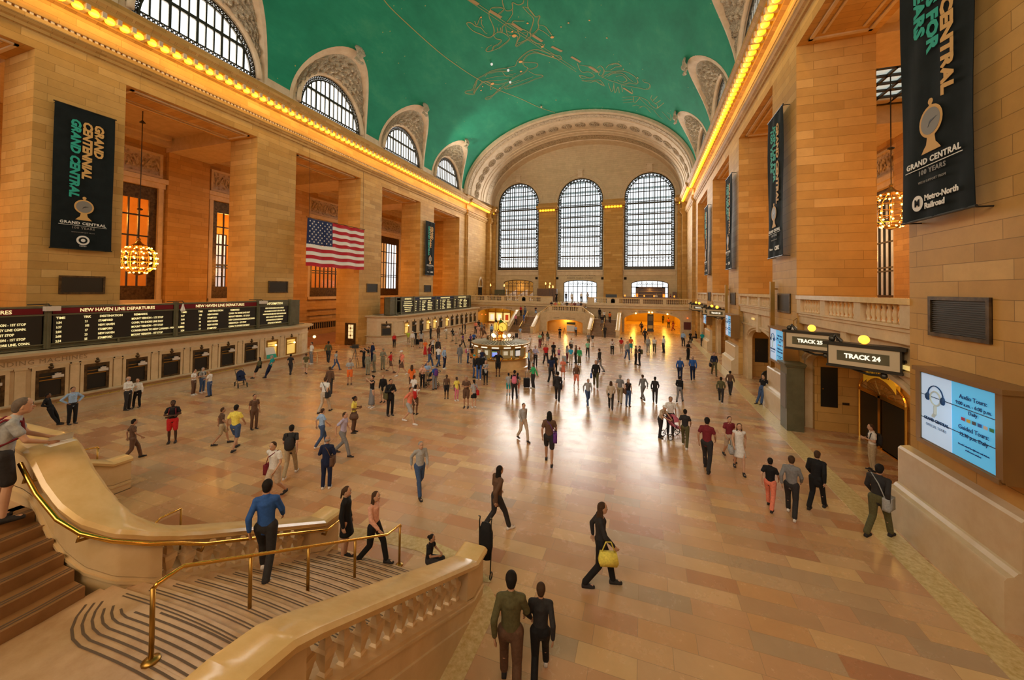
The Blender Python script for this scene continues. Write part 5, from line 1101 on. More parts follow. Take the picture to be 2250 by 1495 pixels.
# flag
o = empty('flag', (-17.3, 29.7, 12.7), label='large American flag hung flat in the opening between the second and third left pillars', cat='flag')
y0, y1, z0, z1 = 25.85, 33.2, 8.28, 12.62; M_RED = mat('flag_red', (.45, .012, .02), .75); M_FW = mat('flag_white', (.78, .72, .66), .75); M_FB = mat('flag_blue', (.018, .03, .10), .75)
fx = lambda y, z: -17.3 + .04*math.sin(y*3.1+z*.7)+.02*math.sin(y*7)
for k in range(13):
    q = MB(); a, b = z0+(z1-z0)*k/13, z0+(z1-z0)*(k+1)/13; ys0 = y0 if k < 6 else y0+.4*(y1-y0)
    q.loft([[(fx(ys0+(y1-ys0)*i/40, z)+dx, ys0+(y1-ys0)*i/40, z+.03*math.sin(i*.5)) for i in range(41)] for z, dx in ((a, 0), (b, 0), (b, -.01), (a, -.01))], closed=False, caps=False); q.build('stripe', M_RED if k % 2 == 0 else M_FW, o, smooth=True)
q = MB(); a = z0+(z1-z0)*6/13; q.loft([[(fx(y0+.4*(y1-y0)*i/20, z), y0+.4*(y1-y0)*i/20, z) for i in range(21)] for z in (a, (a+z1)/2, z1)], closed=False, caps=False); ca = q.build('canton', M_FB, o, smooth=True)
cw = .4*(y1-y0); chh = z1-a
q = MB()
for r_ in range(9):
    for c_ in range(6 if r_ % 2 == 0 else 5):
        yy = y0+cw*((c_*2+1+(r_ % 2))/12.0); zz = z1-chh*(r_+1)/10; pts = []
        for t in range(10): rr = .105 if t % 2 == 0 else .042; pts.append((fx(yy, zz)+.03, yy+rr*math.sin(t*PI/5), zz+rr*math.cos(t*PI/5)))
        b0 = len(q.v); q.add(pts+[(fx(yy, zz)+.03, yy, zz)], [(t, (t+1) % 10, 10) for t in range(10)])
q.build('stars', M_FW, ca)
q = MB(); q.tube([(-17.3, y0-.1, z1+.05), (-17.3, y1+.1, z1+.05)], .03, 6); 
for yy in (y0+.2, y1-.2): q.tube([(-17.3, yy, z1+.05), (-17.4, yy, 18.9), (-18.3, yy, 19.3)], .012, 5)
q.build('hanging_rod', M_IRON, o)

# ================================================================ CHANDELIERS
def chandelier(chain=11.5):
    t = empty('chandelier', (0, 0, 0), label='x', cat='chandelier', group=None)
    q = MB(); q.lathe([(.35, 1.15), (.5, 1.1), (.2, 1.3), (.08, 1.5), (.12, 1.6), (.05, 1.7)], 16); q.lathe([(.3, -.95), (.5, -.9), (.3, -1.05), (.001, -1.15)], 16)
    for k in range(12): a = 2*PI*k/12; q.tube([(.5*math.cos(a), .5*math.sin(a), -.95), (.98*math.cos(a), .98*math.sin(a), -.5), (1.04*math.cos(a), 1.04*math.sin(a), .1), (.9*math.cos(a), .9*math.sin(a), .75), (.4*math.cos(a), .4*math.sin(a), 1.12)], .03, 5)
    for z, r_ in ((-.85, .68), (-.5, .98), (-.1, 1.04), (.3, 1.03), (.7, .92), (1.0, .62)): q.tube([(r_*math.cos(2*PI*k/24), r_*math.sin(2*PI*k/24), z) for k in range(24)], .025, 5, closed=True)
    q.build('gilt_cage', M_BRASS_D, t)
    q = MB(); q.tube([(0, 0, 1.6), (0, 0, 4.6)], .022, 6); q.ball((0, 0, 3.9), .18, 10, 6, sz=.5); q.tube([(0, 0, 4.6), (0, 0, chain)], .03, 6); q.lathe([(.02, chain-.9), (.2, chain-.95), (.02, chain-.75)], 10); q.build('chain', M_IRON, t)
    q = MB(); q.ball((0, 0, 0), .058, 8, 6); bm_ = q.mesh('bulb', mat('chandelier_bulb', (1, .7, .3), .4, emit=(1, .45, .09), es=22), True)
    for z, r_, n_ in ((-.95, .5, 10), (-.6, .95, 14), (-.2, 1.08, 14), (.2, 1.08, 14), (.6, 1.0, 14), (.95, .72, 12)):
        for k in range(n_): a = 2*PI*k/n_+z; b = bpy.data.objects.new('bulb', bm_); COL.objects.link(b); b.location = (r_*math.cos(a), r_*math.sin(a), z); b.parent = t
    return t
ch0 = chandelier(); used = False
CHL = [(-25, 17.7, 8.25, 'beaded bulb chandelier hanging in the first left opening, beside the big banner'), (-25, 29.55, 8.25, 'bulb chandelier glimpsed below the flag'), (-25, 41.4, 8.25, 'bulb chandelier partly behind the pillar beyond the flag'), (-25, 53.2, 8.25, 'bulb chandelier almost hidden behind the far left banner pillar'), (25.68, 29.55, 11.5, 'bulb chandelier hanging between the right pillars beside the huge banner')]
for i, (x, y, z, l) in enumerate(CHL):
    c = ch0 if i == 0 else (chandelier(8.5) if i == 4 else copy_tree(ch0)); c.location = (x, y, z); c['label'] = l

# ================================================================ TRACK GATES, SIGNS, SCREENS
def track_sign(yc, lab, name, size=1.0, x=17.75, z=4.4):
    o = empty('track_sign', (x, yc, z), label=lab, cat='sign'); a = R(-38); rt = Vector((math.cos(a), math.sin(a), 0)); n_ = Vector((math.sin(a), -math.cos(a), 0)); c = Vector((x+.1, yc, z))
    q = MB(); q.obox(c-rt*.88, c+rt*.88, .34, .66, _z); q.obox(c-rt*.98+_z*.36, c+rt*.98+_z*.36, .46, .1); q.obox(c-rt*.9-_z*.36, c+rt*.9-_z*.36, .4, .07); q.tube([c-rt*.3-_z*.4, c+rt*.1-_z*.52, c+rt*.5-_z*.5], .04, 6); q.ball(c+rt*.45-_z*.5, .1, 8, 6); q.ball(c-rt*.8+_z*.5, .1, 8, 6); q.tube([c-rt*.85+_z*.4, c-rt*.7+_z*.62, c-rt*.55+_z*.42], .06, 6)
    q.tube([c+rt*.9, c+rt*.9+Vector((.9, 0, 0))], .05, 6); q.build('case', M_IRON, o)
    f_ = c+n_*.18; q = MB(); q.obox(f_-rt*.84, f_+rt*.84, .012, .6, _z); fc = q.build('face', mat('ivory_sign_face', (.55, .45, .3), .4), o)
    q = MB(); q.obox(f_+n_*.01-rt*.62, f_+n_*.01+rt*.62, .012, .32, _z); q.build('text_window', M_GREEN, fc)
    text(name, .2, M_SIGNW, frame(f_+n_*.03, rt, (0, 0, 1)), fc, 'lit_lettering', bold=.008, sx=.95)
    q = MB(); q.ball(c+_z*.55+rt*.0, .14, 12, 8); q.build('lamp_globe', mat('sign_globe', (1, .6, .1), .4, emit=(1, .45, .04), es=5), o, smooth=True)
track_sign(18.8, 'lit track sign with an orange globe, farther of the pair over the near gate', 'TRACK 25')
track_sign(14.9, 'larger lit track sign with an orange globe, nearer of the pair over the near gate', 'TRACK 24')
for i, (y, n_) in enumerate(((42.9, 'TRACK 29'), (40.0, 'TRACK 28'), (55.0, 'TRACK 32'), (51.9, 'TRACK 31'))): track_sign(y, ['lit track sign third along the right wall, farther of its pair', 'lit track sign third along the right wall, nearer of its pair', 'farthest lit track sign on the right wall', 'second farthest lit track sign on the right wall'][i], n_)
def wall_screen(yc, lab, w_=2.3, z0=2.85, z1=4.52, x=W2):
    o = empty('information_screen', (x, yc, z0), label=lab, cat='screen'); xf = x-.55
    q = MB(); q.box(xf, x, yc-w_/2-.05, yc+w_/2+.05, z0-.04, z1+.02); q.box(xf-.08, x, yc-w_/2-.12, yc+w_/2+.12, z1, z1+.1); q.box(xf-.04, xf, yc-w_/2-.06, yc-w_/2+.1, z0, z1); q.box(xf-.04, xf, yc+w_/2-.1, yc+w_/2+.06, z0, z1); q.box(xf-.06, xf, yc-w_/2, yc+w_/2, z0-.06, z0+.04); q.build('cabinet', mat('bronze_cabinet', (.30, .17, .06), .35, .6), o)
    q = MB(); q.box(xf-.012, xf-.002, yc-w_/2+.12, yc+w_/2-.12, z0+.06, z1-.03); s1 = q.build('display', mat('cyan_display', (.1, .5, .9), .3, emit=(.10, .50, .85), es=.95), o)
    q = MB(); q.box(xf-.02, xf-.012, yc+.08, yc+w_/2-.12, z0+.06, z1-.03); q.build('pale_half', mat('pale_display', (.5, .7, .95), .3, emit=(.48, .68, .95), es=.85), s1)
    q = MB()
    for k in (1, 2): zz = z0+.06+(z1-z0-.09)*(.68 if k == 2 else .33); q.box(xf-.025, xf-.02, yc-w_/2+.12, yc+w_/2-.12, zz-.008, zz+.008)
    q.build('panel_seams', M_BLACK, s1); M_INK = mat('screen_ink', (.02, .07, .2), .5); X = xf-.026; h = z1-z0
    F = lambda dy, zz: frame((X, yc+dy, zz), *RGT)
    L = [text('Audio Tours:', .13, M_INK, F(-.5, z1-.3)), text('9:00 a.m. - 6:00 p.m.', .11, M_INK, F(-.5, z1-.45)), text('Daily', .11, M_INK, F(-.5, z1-.6)), text('Guided Tours:', .13, M_INK, F(-.5, z1-.95)), text('12:30 p.m. Daily', .11, M_INK, F(-.5, z1-1.1)), text('Grand Central headphones and tickets', .05, M_INK, F(-.5, z1-1.32)), text('at the tour window', .05, M_INK, F(-.5, z1-1.4)), text('GRAND CENTRAL', .095, M_INK, F(.55, z1-1.08), bold=.003)]
    merged(L, 'lettering', M_INK, s1); merged([text('OFFICIAL TOURS', .085, mat('screen_grey', (.3, .4, .55), .5), F(.55, z1-1.22))], 'lettering', MATS['screen_grey'], s1)
    for k, c_ in enumerate(((.5, .05, .08), (.7, .5, .05), (.1, .1, .1), (.05, .15, .5), (.7, .7, .7), (.05, .3, .12))): q = MB(); q.box(X-.002, X, yc-.2-k*.14-.1, yc-.2-k*.14, z1-.8, z1-.73); q.build('small_flag', mat('flag_chip_%d' % k, c_, .5), s1)
    # pedestal clock wearing headphones
    q = MB(); q.tube([(X, yc+.55+.16*math.cos(t), z1-.55+.16*math.sin(t)) for t in [2*PI*k/20 for k in range(20)]], .02, 5, closed=True); q.tube([(X, yc+.55, z1-.72), (X, yc+.55, z1-.9), (X, yc+.62, z1-.98)], .04, 5); q.build('clock_drawing', mat('screen_sand', (.5, .55, .5), .5, emit=(.35, .45, .45), es=.5), s1)
    q = MB(); q.tube([(X-.004, yc+.55+.24*math.cos(t), z1-.5+.24*math.sin(t)) for t in [PI*k/12 for k in range(13)]], .014, 5); q.ball((X-.004, yc+.79, z1-.55), .055, 8, 6, sz=1.7); q.ball((X-.004, yc+.31, z1-.55), .055, 8, 6, sz=1.7); q.build('headphones_drawing', M_INK, s1)
    point('screen_glow', (xf-.5, yc, (z0+z1)/2), 6, (.5, .8, 1), .3)
wall_screen(11.05, 'big blue information screen on the near right pillar, clock and headphones on it')
wall_screen(22.75, 'blue information screen on the second right pillar, half behind the olive kiosk', w_=2.2)
wall_screen(34.4, 'narrow looking blue screen on the third right pillar', w_=2.2); wall_screen(46.6, 'smallest blue screen, on the fourth right pillar', w_=2.2)
# plinths of the right pillars
for i, (a, b) in enumerate(PIERS[:5]):
    mb = MB(); mb.loft([[(W2-o_, y, z) for o_, z in ((0, 0), (.5, 0), (.5, .95), (.46, 1.02), (.36, 1.06), (.3, 1.14), (.25, 1.16), (.25, 2.1), (.2, 2.16), (0, 2.2))] for y in ((a, b+.1) if i else (-6, b+.1))] if i != 1 else [[(W2-o_, y, z) for o_, z in ((0, 0), (.5, 0), (.5, .95), (.46, 1.02), (.36, 1.06), (.3, 1.14), (.25, 1.16), (.25, 2.1), (.2, 2.16), (0, 2.2))] for y in (a-.0, b+.05)])
    struct(mb.build(f'trim_plinth_{i+1}', M_PLINTH, smooth=30))
    if a < 20 or 1:
        for s in (-1,): 
            if i in (2,): continue
# gate in the near recess
g_ = empty('track_gate', (20.9, 19.6, 0), label='yellow arched iron gate with TO TRACKS lettering inside the near recess', cat='gate')
q = MB(); q.box(20.5, 20.75, 18.1, 21.3, 0, .1)
pts = arc(19.7, 2.2, 1.6, 0, PI, 16, .75); q.tube([(20.5, y, z) for y, z in pts], .05, 6); q.tube([(20.5, 18.1, 0), (20.5, 18.1, 2.2)], .05, 6); q.tube([(20.5, 21.3, 0), (20.5, 21.3, 2.2)], .05, 6); q.box(20.45, 20.55, 19.65, 19.8, 0, 2.2); q.box(20.45, 20.55, 18.1, 21.3, 2.1, 2.25); q.build('frame', M_BRASS, g_)
for y0_, y1_ in ((18.2, 19.6), (19.85, 21.2)): q = MB(); q.box(20.5, 20.56, y0_, y1_, .05, 2.05); q.build('iron_leaf', M_BLACK, g_)
q = MB()
for k in range(9): a = PI*(k+1)/10; q.tube([(20.5, 19.7, 2.2), (20.5, 19.7+1.5*math.cos(a), 2.2+.7*math.sin(a))], .012, 4)
for r_ in (.5, 1.0): q.tube([(20.5, 19.7+r_*math.cos(PI*k/12), 2.2+.5*r_*math.sin(PI*k/12)) for k in range(13)], .012, 4)
q.build('lattice', M_BRASS_D, g_)
hd = MB(); n_ = 12; hd.loft([[(20.3, 19.7+r_*math.cos(PI*(.5+.42*k/n_)), 2.2+r_*.5*math.sin(PI*(.5+.42*k/n_))) for k in range(n_+1)] for r_ in (1.62, 2.1)], closed=False, caps=False)
hd = MB(); q0 = [(20.35, 19.5+1.6*math.cos(PI*(.25+.5*k/n_)), 1.6+1.35*math.sin(PI*(.25+.5*k/n_))) for k in range(n_+1)]; hd.loft([q0, [(x, y, z+.34) for x, y, z in q0], [(x+.12, y, z+.34) for x, y, z in q0], [(x+.12, y, z) for x, y, z in q0]], closed=False, caps=False); hb_ = hd.build('arched_name_band', mat('glowing_enamel', (.85, .55, .06), .4, emit=(1, .55, .03), es=.25), g_)  # a faint glow is put into the enamel colour
merged([text('TO TRACKS 25', .2, M_STRIPE, frame((20.32, 19.5, 3.1), *RGT), spacing=1.15)], 'lettering', M_STRIPE, hb_)
# black service doors set in the end walls of the recesses
for i, (x, y, l) in enumerate(((19.45, BAYS[1]+OPEN/2-.33, 0), (19.75, BAYS[2]+OPEN/2-.33, 0))):
    d = struct(empty(f'door_service_{i+1}', (x, y, .9))); q = MB(); q.box(x-.32, x+.32, y-.03, y, 1.12, 2.95) if i == 0 else q.box(x-.42, x+.42, y-.03, y, 1.1, 2.9); q.build('leaf', M_BLACK, d); q = MB(); q.ball((x-.25, y-.05, 1.95), .03, 6, 4); q.build('knob', M_BRASS, d)
q = MB(); y = BAYS[1]+OPEN/2-.36; q.box(19.95, 20.2, y, y+.03, 1.28, 1.38); tag(q.build('bronze_plaque', M_BRONZE), 'tiny bronze plaque beside the black service door in the near recess', 'plaque')
# kiosk and pole
k_ = empty('kiosk', (18.15, 21.3, 0), label='olive green metal kiosk with a grey poster panel, standing at the second right pillar', cat='kiosk')
q = MB(); q.box(17.6, 18.28, 20.85, 21.72, 0, 2.95); q.build('body', M_GREEN, k_); q = MB(); q.box(17.54, 18.33, 20.79, 21.76, 2.95, 3.03); q.box(17.48, 18.34, 20.73, 21.79, 3.03, 3.12); q.build('cornice', M_GREEN, k_); q = MB(); q.box(17.57, 17.6, 20.95, 21.62, 1.0, 2.6); q.build('poster_panel', mat('grey_poster', (.2, .17, .15), .5), k_)
for i, (y, l) in enumerate(((24.6, 'tall bronze pole standing against the second right pillar, beside the blue screen'), (36.9, 'tall bronze pole standing against the third right pillar'))):
    q = MB(); q.box(17.95, 18.15, y-.1, y+.1, 2.25, 7.0)
    for z in (2.9, 4.5, 6.6): q.tube([(18.05, y, z), (18.295, y, z)], .04, 6)
    tag(q.build('tall_pole', M_BRASS_D), l, 'pole')
# escalator
es = empty('escalator', (19.4, 30.3, 0), label='escalator with shiny curved balustrades inside the second right arch', cat='escalator')
for i, y in enumerate((29.6, 31.0)):
    q = MB(); pts = [(20.5, y, .9), (19.6, y, .9)]+[(19.6+.42*math.cos(t), y, .48+.42*math.sin(t)) for t in [PI/2+PI*k/10 for k in range(11)]]+[(20.5, y, .06)]
    q.tube(pts, .05, 8); q.build('handrail', M_BLACK, es, smooth=True); q = MB(); q.box(19.5, 20.5, y-.03, y+.03, .1, .85); q.lathe([(.4, y-.03), (.4, y+.03)], 20, (19.6, 0, .48), axis='Y'); q.build('side_panel', mat('steel_panel', (.45, .38, .25), .2, .9), es)
q = MB()
for k in range(6): q.box(19.5+k*.2, 19.7+k*.2, 29.65, 30.95, 0, .06-.0*k)
q.build('steps', M_IRON, es)
# small exit style signs lit on the wall behind the track signs
for i, (y, z) in enumerate(((17.6, 4.35), (14.3, 4.25), (30.5, 4.55), (41.5, 4.5))):
    q = MB(); q.box(18.5, 18.56, y-.28, y+.28, z-.06, z+.06); tag(q.build('lit_number_plate', mat('lit_plate', (1, .8, .3), .4, emit=(1, .75, .25), es=1.1)), ['small lit plate on the wall behind the farther near track sign', 'small lit plate on the wall right of the nearer track sign', 'small lit plate above the escalator arch', 'small lit plate above the third arch'][i], 'sign')
q = empty('dome_camera', (18.0, 21.1, 4.6), label='white dome camera on a curved arm beside the farther near track sign', cat='camera'); d = MB(); d.tube([(18.32, 21.9, 4.9), (18.15, 21.3, 5.2), (17.95, 21.1, 5.1), (17.95, 21.1, 4.85)], .02, 6); d.build('arm', M_BRASS_D, q); d = MB(); d.lathe([(.02, 4.85), (.14, 4.8), (.14, 4.72), (.1, 4.62), (.001, 4.58)], 12, (17.95, 21.1, 0)); d.build('dome', M_WHITE, q, smooth=True)

# ================================================================ CEILING DRAWING
def vpt(u, v):
    """where the photographed line of the painted vault lies on the vault"""
    r = FW + RT*((u-1125)/FPX) - UP*((v-PCY)/FPX); C = CAM
    a = (r.x/VA)**2 + (r.z/VB)**2; b = 2*(C.x*r.x/VA**2 + (C.z-VZ)*r.z/VB**2); c = (C.x/VA)**2+((C.z-VZ)/VB)**2-1
    t = (-b+math.sqrt(b*b-4*a*c))/(2*a); p = C+r*t; n_ = Vector((p.x/VA**2, 0, (p.z-VZ)/VB**2)).normalized(); return p-n_*.03, n_
def smooth_line(p, k=4):
    if len(p) < 3: return p
    o = []
    for i in range(len(p)-1):
        a, b, c, d = p[max(i-1, 0)], p[i], p[i+1], p[min(i+2, len(p)-1)]
        for j in range(k):
            t = j/k; o.append(tuple(.5*(2*b[q]+(c[q]-a[q])*t+(2*a[q]-5*b[q]+4*c[q]-d[q])*t*t+(3*b[q]-a[q]-3*c[q]+d[q])*t**3) for q in (0, 1)))
    return o+[p[-1]]
def ribbon(mb, pts, w_):
    pts = smooth_line(pts)
    P = [vpt(960+x/4.1667, y/4.1667) for x, y in pts]; rows = [[], []]
    for i, (p, n_) in enumerate(P):
        d = (P[min(i+1, len(P)-1)][0]-P[max(i-1, 0)][0]).normalized(); sd = d.cross(n_).normalized(); rows[0].append(p-sd*w_/2); rows[1].append(p+sd*w_/2)
    mb.loft(rows, closed=False, caps=False)
M_GOLD = mat('gold_line', (.36, .33, .11), .6); M_GOLDB = mat('gold_band', (.38, .26, .10), .6)
mu = MB()
for pts in [
 [(600, -60), (600, 20), (615, 70), (640, 95), (690, 80), (690, 20), (740, 40), (790, 20), (800, -60)], [(480, 120), (500, 70), (580, 65), (610, 85), (560, 130), (590, 150)], [(475, 100), (480, 160), (500, 200), (520, 260), (515, 315), (470, 340), (400, 310), (330, 280), (280, 230), (275, 205), (310, 205), (350, 235), (400, 250), (440, 295), (460, 305)],
 [(345, 190), (365, 230), (385, 180), (400, 155)], [(405, 170), (410, 220), (430, 250)], [(515, 315), (540, 350), (590, 365), (560, 400), (520, 420), (500, 460), (450, 465), (460, 435), (500, 410)], [(500, 465), (560, 440), (600, 410), (650, 370), (660, 340), (610, 300), (560, 290), (520, 320)], [(600, 290), (600, 240), (640, 210), (680, 215), (700, 190), (740, 190), (800, 190)], [(630, 240), (640, 300), (665, 320), (740, 330), (720, 420), (760, 400), (840, 360), (900, 390), (960, 400), (975, 425), (985, 400)],
 [(640, 200), (690, 130), (690, 90)], [(785, 60), (830, 110), (880, 160), (875, 220), (850, 290), (870, 310), (900, 290), (930, 250), (925, 200), (940, 140), (900, 150), (850, 90), (830, 50), (835, -30)], [(785, 60), (840, 75), (900, 150)], [(930, 225), (990, 240), (1030, 290), (1060, 330), (1080, 330)], [(930, 265), (980, 290), (1030, 330)], [(730, 385), (760, 330), (740, 270), (800, 270), (860, 320), (800, 370), (735, 395)], [(780, 300), (830, 300), (810, 350)],
 [(640, 280), (700, 300), (750, 280)], [(550, 250), (560, 300)], [(580, 250), (590, 300)],
 [(720, 600), (740, 550), (790, 500), (850, 460), (920, 450), (1000, 475), (1080, 500), (1130, 510), (1130, 540), (1060, 525), (980, 500), (900, 480), (830, 500), (790, 550), (790, 590)], [(860, 460), (900, 470), (990, 500), (1100, 535)], [(720, 600), (640, 620), (560, 630), (480, 655), (420, 690), (370, 720), (340, 780), (320, 820), (270, 830), (260, 850), (335, 860), (345, 830), (400, 770), (440, 740), (500, 760), (560, 770), (640, 750), (720, 700), (800, 660), (830, 620), (800, 600), (790, 570), (880, 570), (920, 580), (910, 610), (850, 630), (830, 620)],
 [(440, 700), (470, 670), (560, 650), (640, 650), (700, 640)], [(450, 720), (540, 700), (640, 690), (720, 670)], [(460, 740), (560, 735), (660, 720)], [(600, 660), (640, 700), (700, 690)], [(840, 650), (900, 680), (960, 685), (965, 700), (900, 720), (830, 750), (740, 780), (640, 810), (620, 800), (680, 760), (760, 730)], [(640, 790), (720, 760), (800, 730), (880, 700)], [(620, 790), (580, 820), (520, 860), (480, 900), (440, 905), (460, 885), (510, 870), (560, 820), (620, 770)], [(430, 740), (490, 770), (490, 820), (520, 800)], [(370, 730), (350, 800), (330, 850)], [(420, 740), (380, 790), (345, 850)],
 [(1285, 575), (1310, 640), (1340, 660), (1390, 655), (1440, 690), (1400, 710), (1330, 690), (1305, 690), (1330, 715), (1400, 710)], [(1290, 590), (1350, 600), (1420, 610), (1480, 660), (1420, 655)], [(1320, 730), (1400, 750), (1450, 740), (1500, 770), (1530, 780), (1490, 730), (1420, 735), (1330, 740)], [(1470, 620), (1500, 600), (1530, 640), (1510, 690), (1480, 680), (1500, 640)], [(1510, 710), (1560, 680), (1640, 650), (1720, 650), (1800, 690), (1840, 740), (1820, 765), (1760, 755), (1700, 770), (1640, 750), (1570, 730), (1510, 700)], [(1560, 700), (1620, 670), (1700, 670), (1760, 720), (1800, 750)], [(1640, 700), (1700, 690), (1740, 730), (1700, 750), (1650, 730)], [(1550, 620), (1580, 590), (1640, 580), (1690, 600), (1640, 610), (1590, 640)], [(1600, 590), (1650, 575), (1690, 605)], [(1530, 650), (1600, 650), (1640, 665)], [(1570, 760), (1600, 840), (1620, 780)], [(1620, 760), (1630, 850), (1660, 790), (1670, 850)], [(1690, 780), (1700, 840)], [(1500, 760), (1520, 780)], [(1700, 780), (1780, 790), (1840, 800), (1920, 815), (1950, 790), (1940, 760), (1900, 750), (1885, 730), (1915, 730)], [(1780, 810), (1790, 850), (1700, 800)],
 [(1700, 890), (1820, 880)], [(1700, 915), (1810, 905)], [(1705, 940), (1800, 930)], [(1820, 880), (1870, 890), (1930, 920), (1960, 960), (2010, 990), (2020, 960), (1980, 930), (1960, 900), (1970, 870)], [(1850, 890), (1900, 940), (1960, 990), (2000, 1010)], [(1980, 920), (2020, 880)], [(2000, 950), (2050, 915)], [(2020, 990), (2080, 940)], [(1800, 880), (1810, 940), (1860, 890)], [(1790, 970), (1830, 960), (1880, 980)], [(1850, 990), (1900, 970), (1960, 1030)], [(1990, 1010), (2040, 1070), (2070, 1090)], [(2060, 1020), (2100, 1060), (2140, 1100), (2140, 1050), (2110, 1030)]]:
    ribbon(mu, pts, .062)
    if len(pts) > 4: ribbon(mu, [(x+5+2*math.sin(y*.05), y+6) for x, y in pts[1:-1]], .03)
mo = mu.build('constellation_outlines', M_GOLD, vault)
md = MB(); 
def seg(a, b, n_=6): return [(a[0]+(b[0]-a[0])*i/n_, a[1]+(b[1]-a[1])*i/n_) for i in range(n_+1)]
for a, b in (((300, -10), (380, 40)), ((480, 95), (590, 160)), ((690, 215), (780, 275)), ((875, 320), (965, 378)), ((1050, 425), (1145, 470)), ((1230, 518), (1315, 567)), ((1395, 610), (1475, 660)), ((1710, 805), (1790, 857)), ((120, -130), (200, -75))): ribbon(md, seg(a, b), .34)
for k in range(0): pass
md.build('dashed_gold_band', M_GOLDB, vault)
ml = MB(); 
for off in (-14, 14): ribbon(ml, [(100+x*24, -135+x*15.9+off*.9+(x-40)**2*.0) for x in range(0, 50)], .05)
LN = [(-2800, -2400), (-1400, -700), (-460, 30), (-300, 190), (0, 460), (200, 610), (370, 720), (560, 820), (760, 900), (920, 975), (1080, 1030)]
ribbon(ml, [( -700, -260), (-560, -110)]+LN[2:], .08); ml.build('thin_gold_line', M_GOLD, vault)
ms = MB(); 
for x, y, r_ in ((708, 325, .26), (1055, 338, .2), (965, 425, .16), (766, 563, .24), (770, 652, .16), (508, 765, .24), (1205, 207, .09), (1137, 243, .08), (1397, 183, .09), (1557, 344, .09), (1090, 914, .08), (575, 805, .1), (403, 825, .1), (418, 790, .09), (1062, 512, .1), (690, 285, .12), (830, 210, .12), (1708, 630, .08), (403, 155, .1), (1840, 710, .1)):
    p, n_ = vpt(960+x/4.1667, y/4.1667); fm = frame(p-n_*.02, (0, 1, 0), Vector((0, 1, 0)).cross(n_)); ms.add([fm @ Vector((r_*math.cos(2*PI*k/12), r_*math.sin(2*PI*k/12), 0)) for k in range(12)], [tuple(range(12))])
ms.build('gold_stars', mat('gold_star', (.75, .40, .08), .5), vault)
for i, (x, y) in enumerate(((498, 572), (650, 628), (668, 738), (955, 965))):
    p, n_ = vpt(960+x/4.1667, y/4.1667); o = empty('ceiling_spotlight', p, label=['small white spotlight fixed to the painted vault, upper left of three', 'small white spotlight on the vault inside the running figure, upper one', 'small white spotlight on the vault inside the running figure, lower one', 'small dark spotlight pair on the vault just above the great arch'][i], cat='spotlight')
    q = MB(); q.ball(tuple(p-n_*.2), .16, 8, 6); q.build('lens', mat('spot_lens', (.9, .9, .9), .3, emit=(1, 1, 1), es=.8) if i < 3 else M_UPPER, o); q = MB(); q.tube([p+n_*.1, p-n_*.15], .08, 6); q.build('bracket', M_IRON, o)
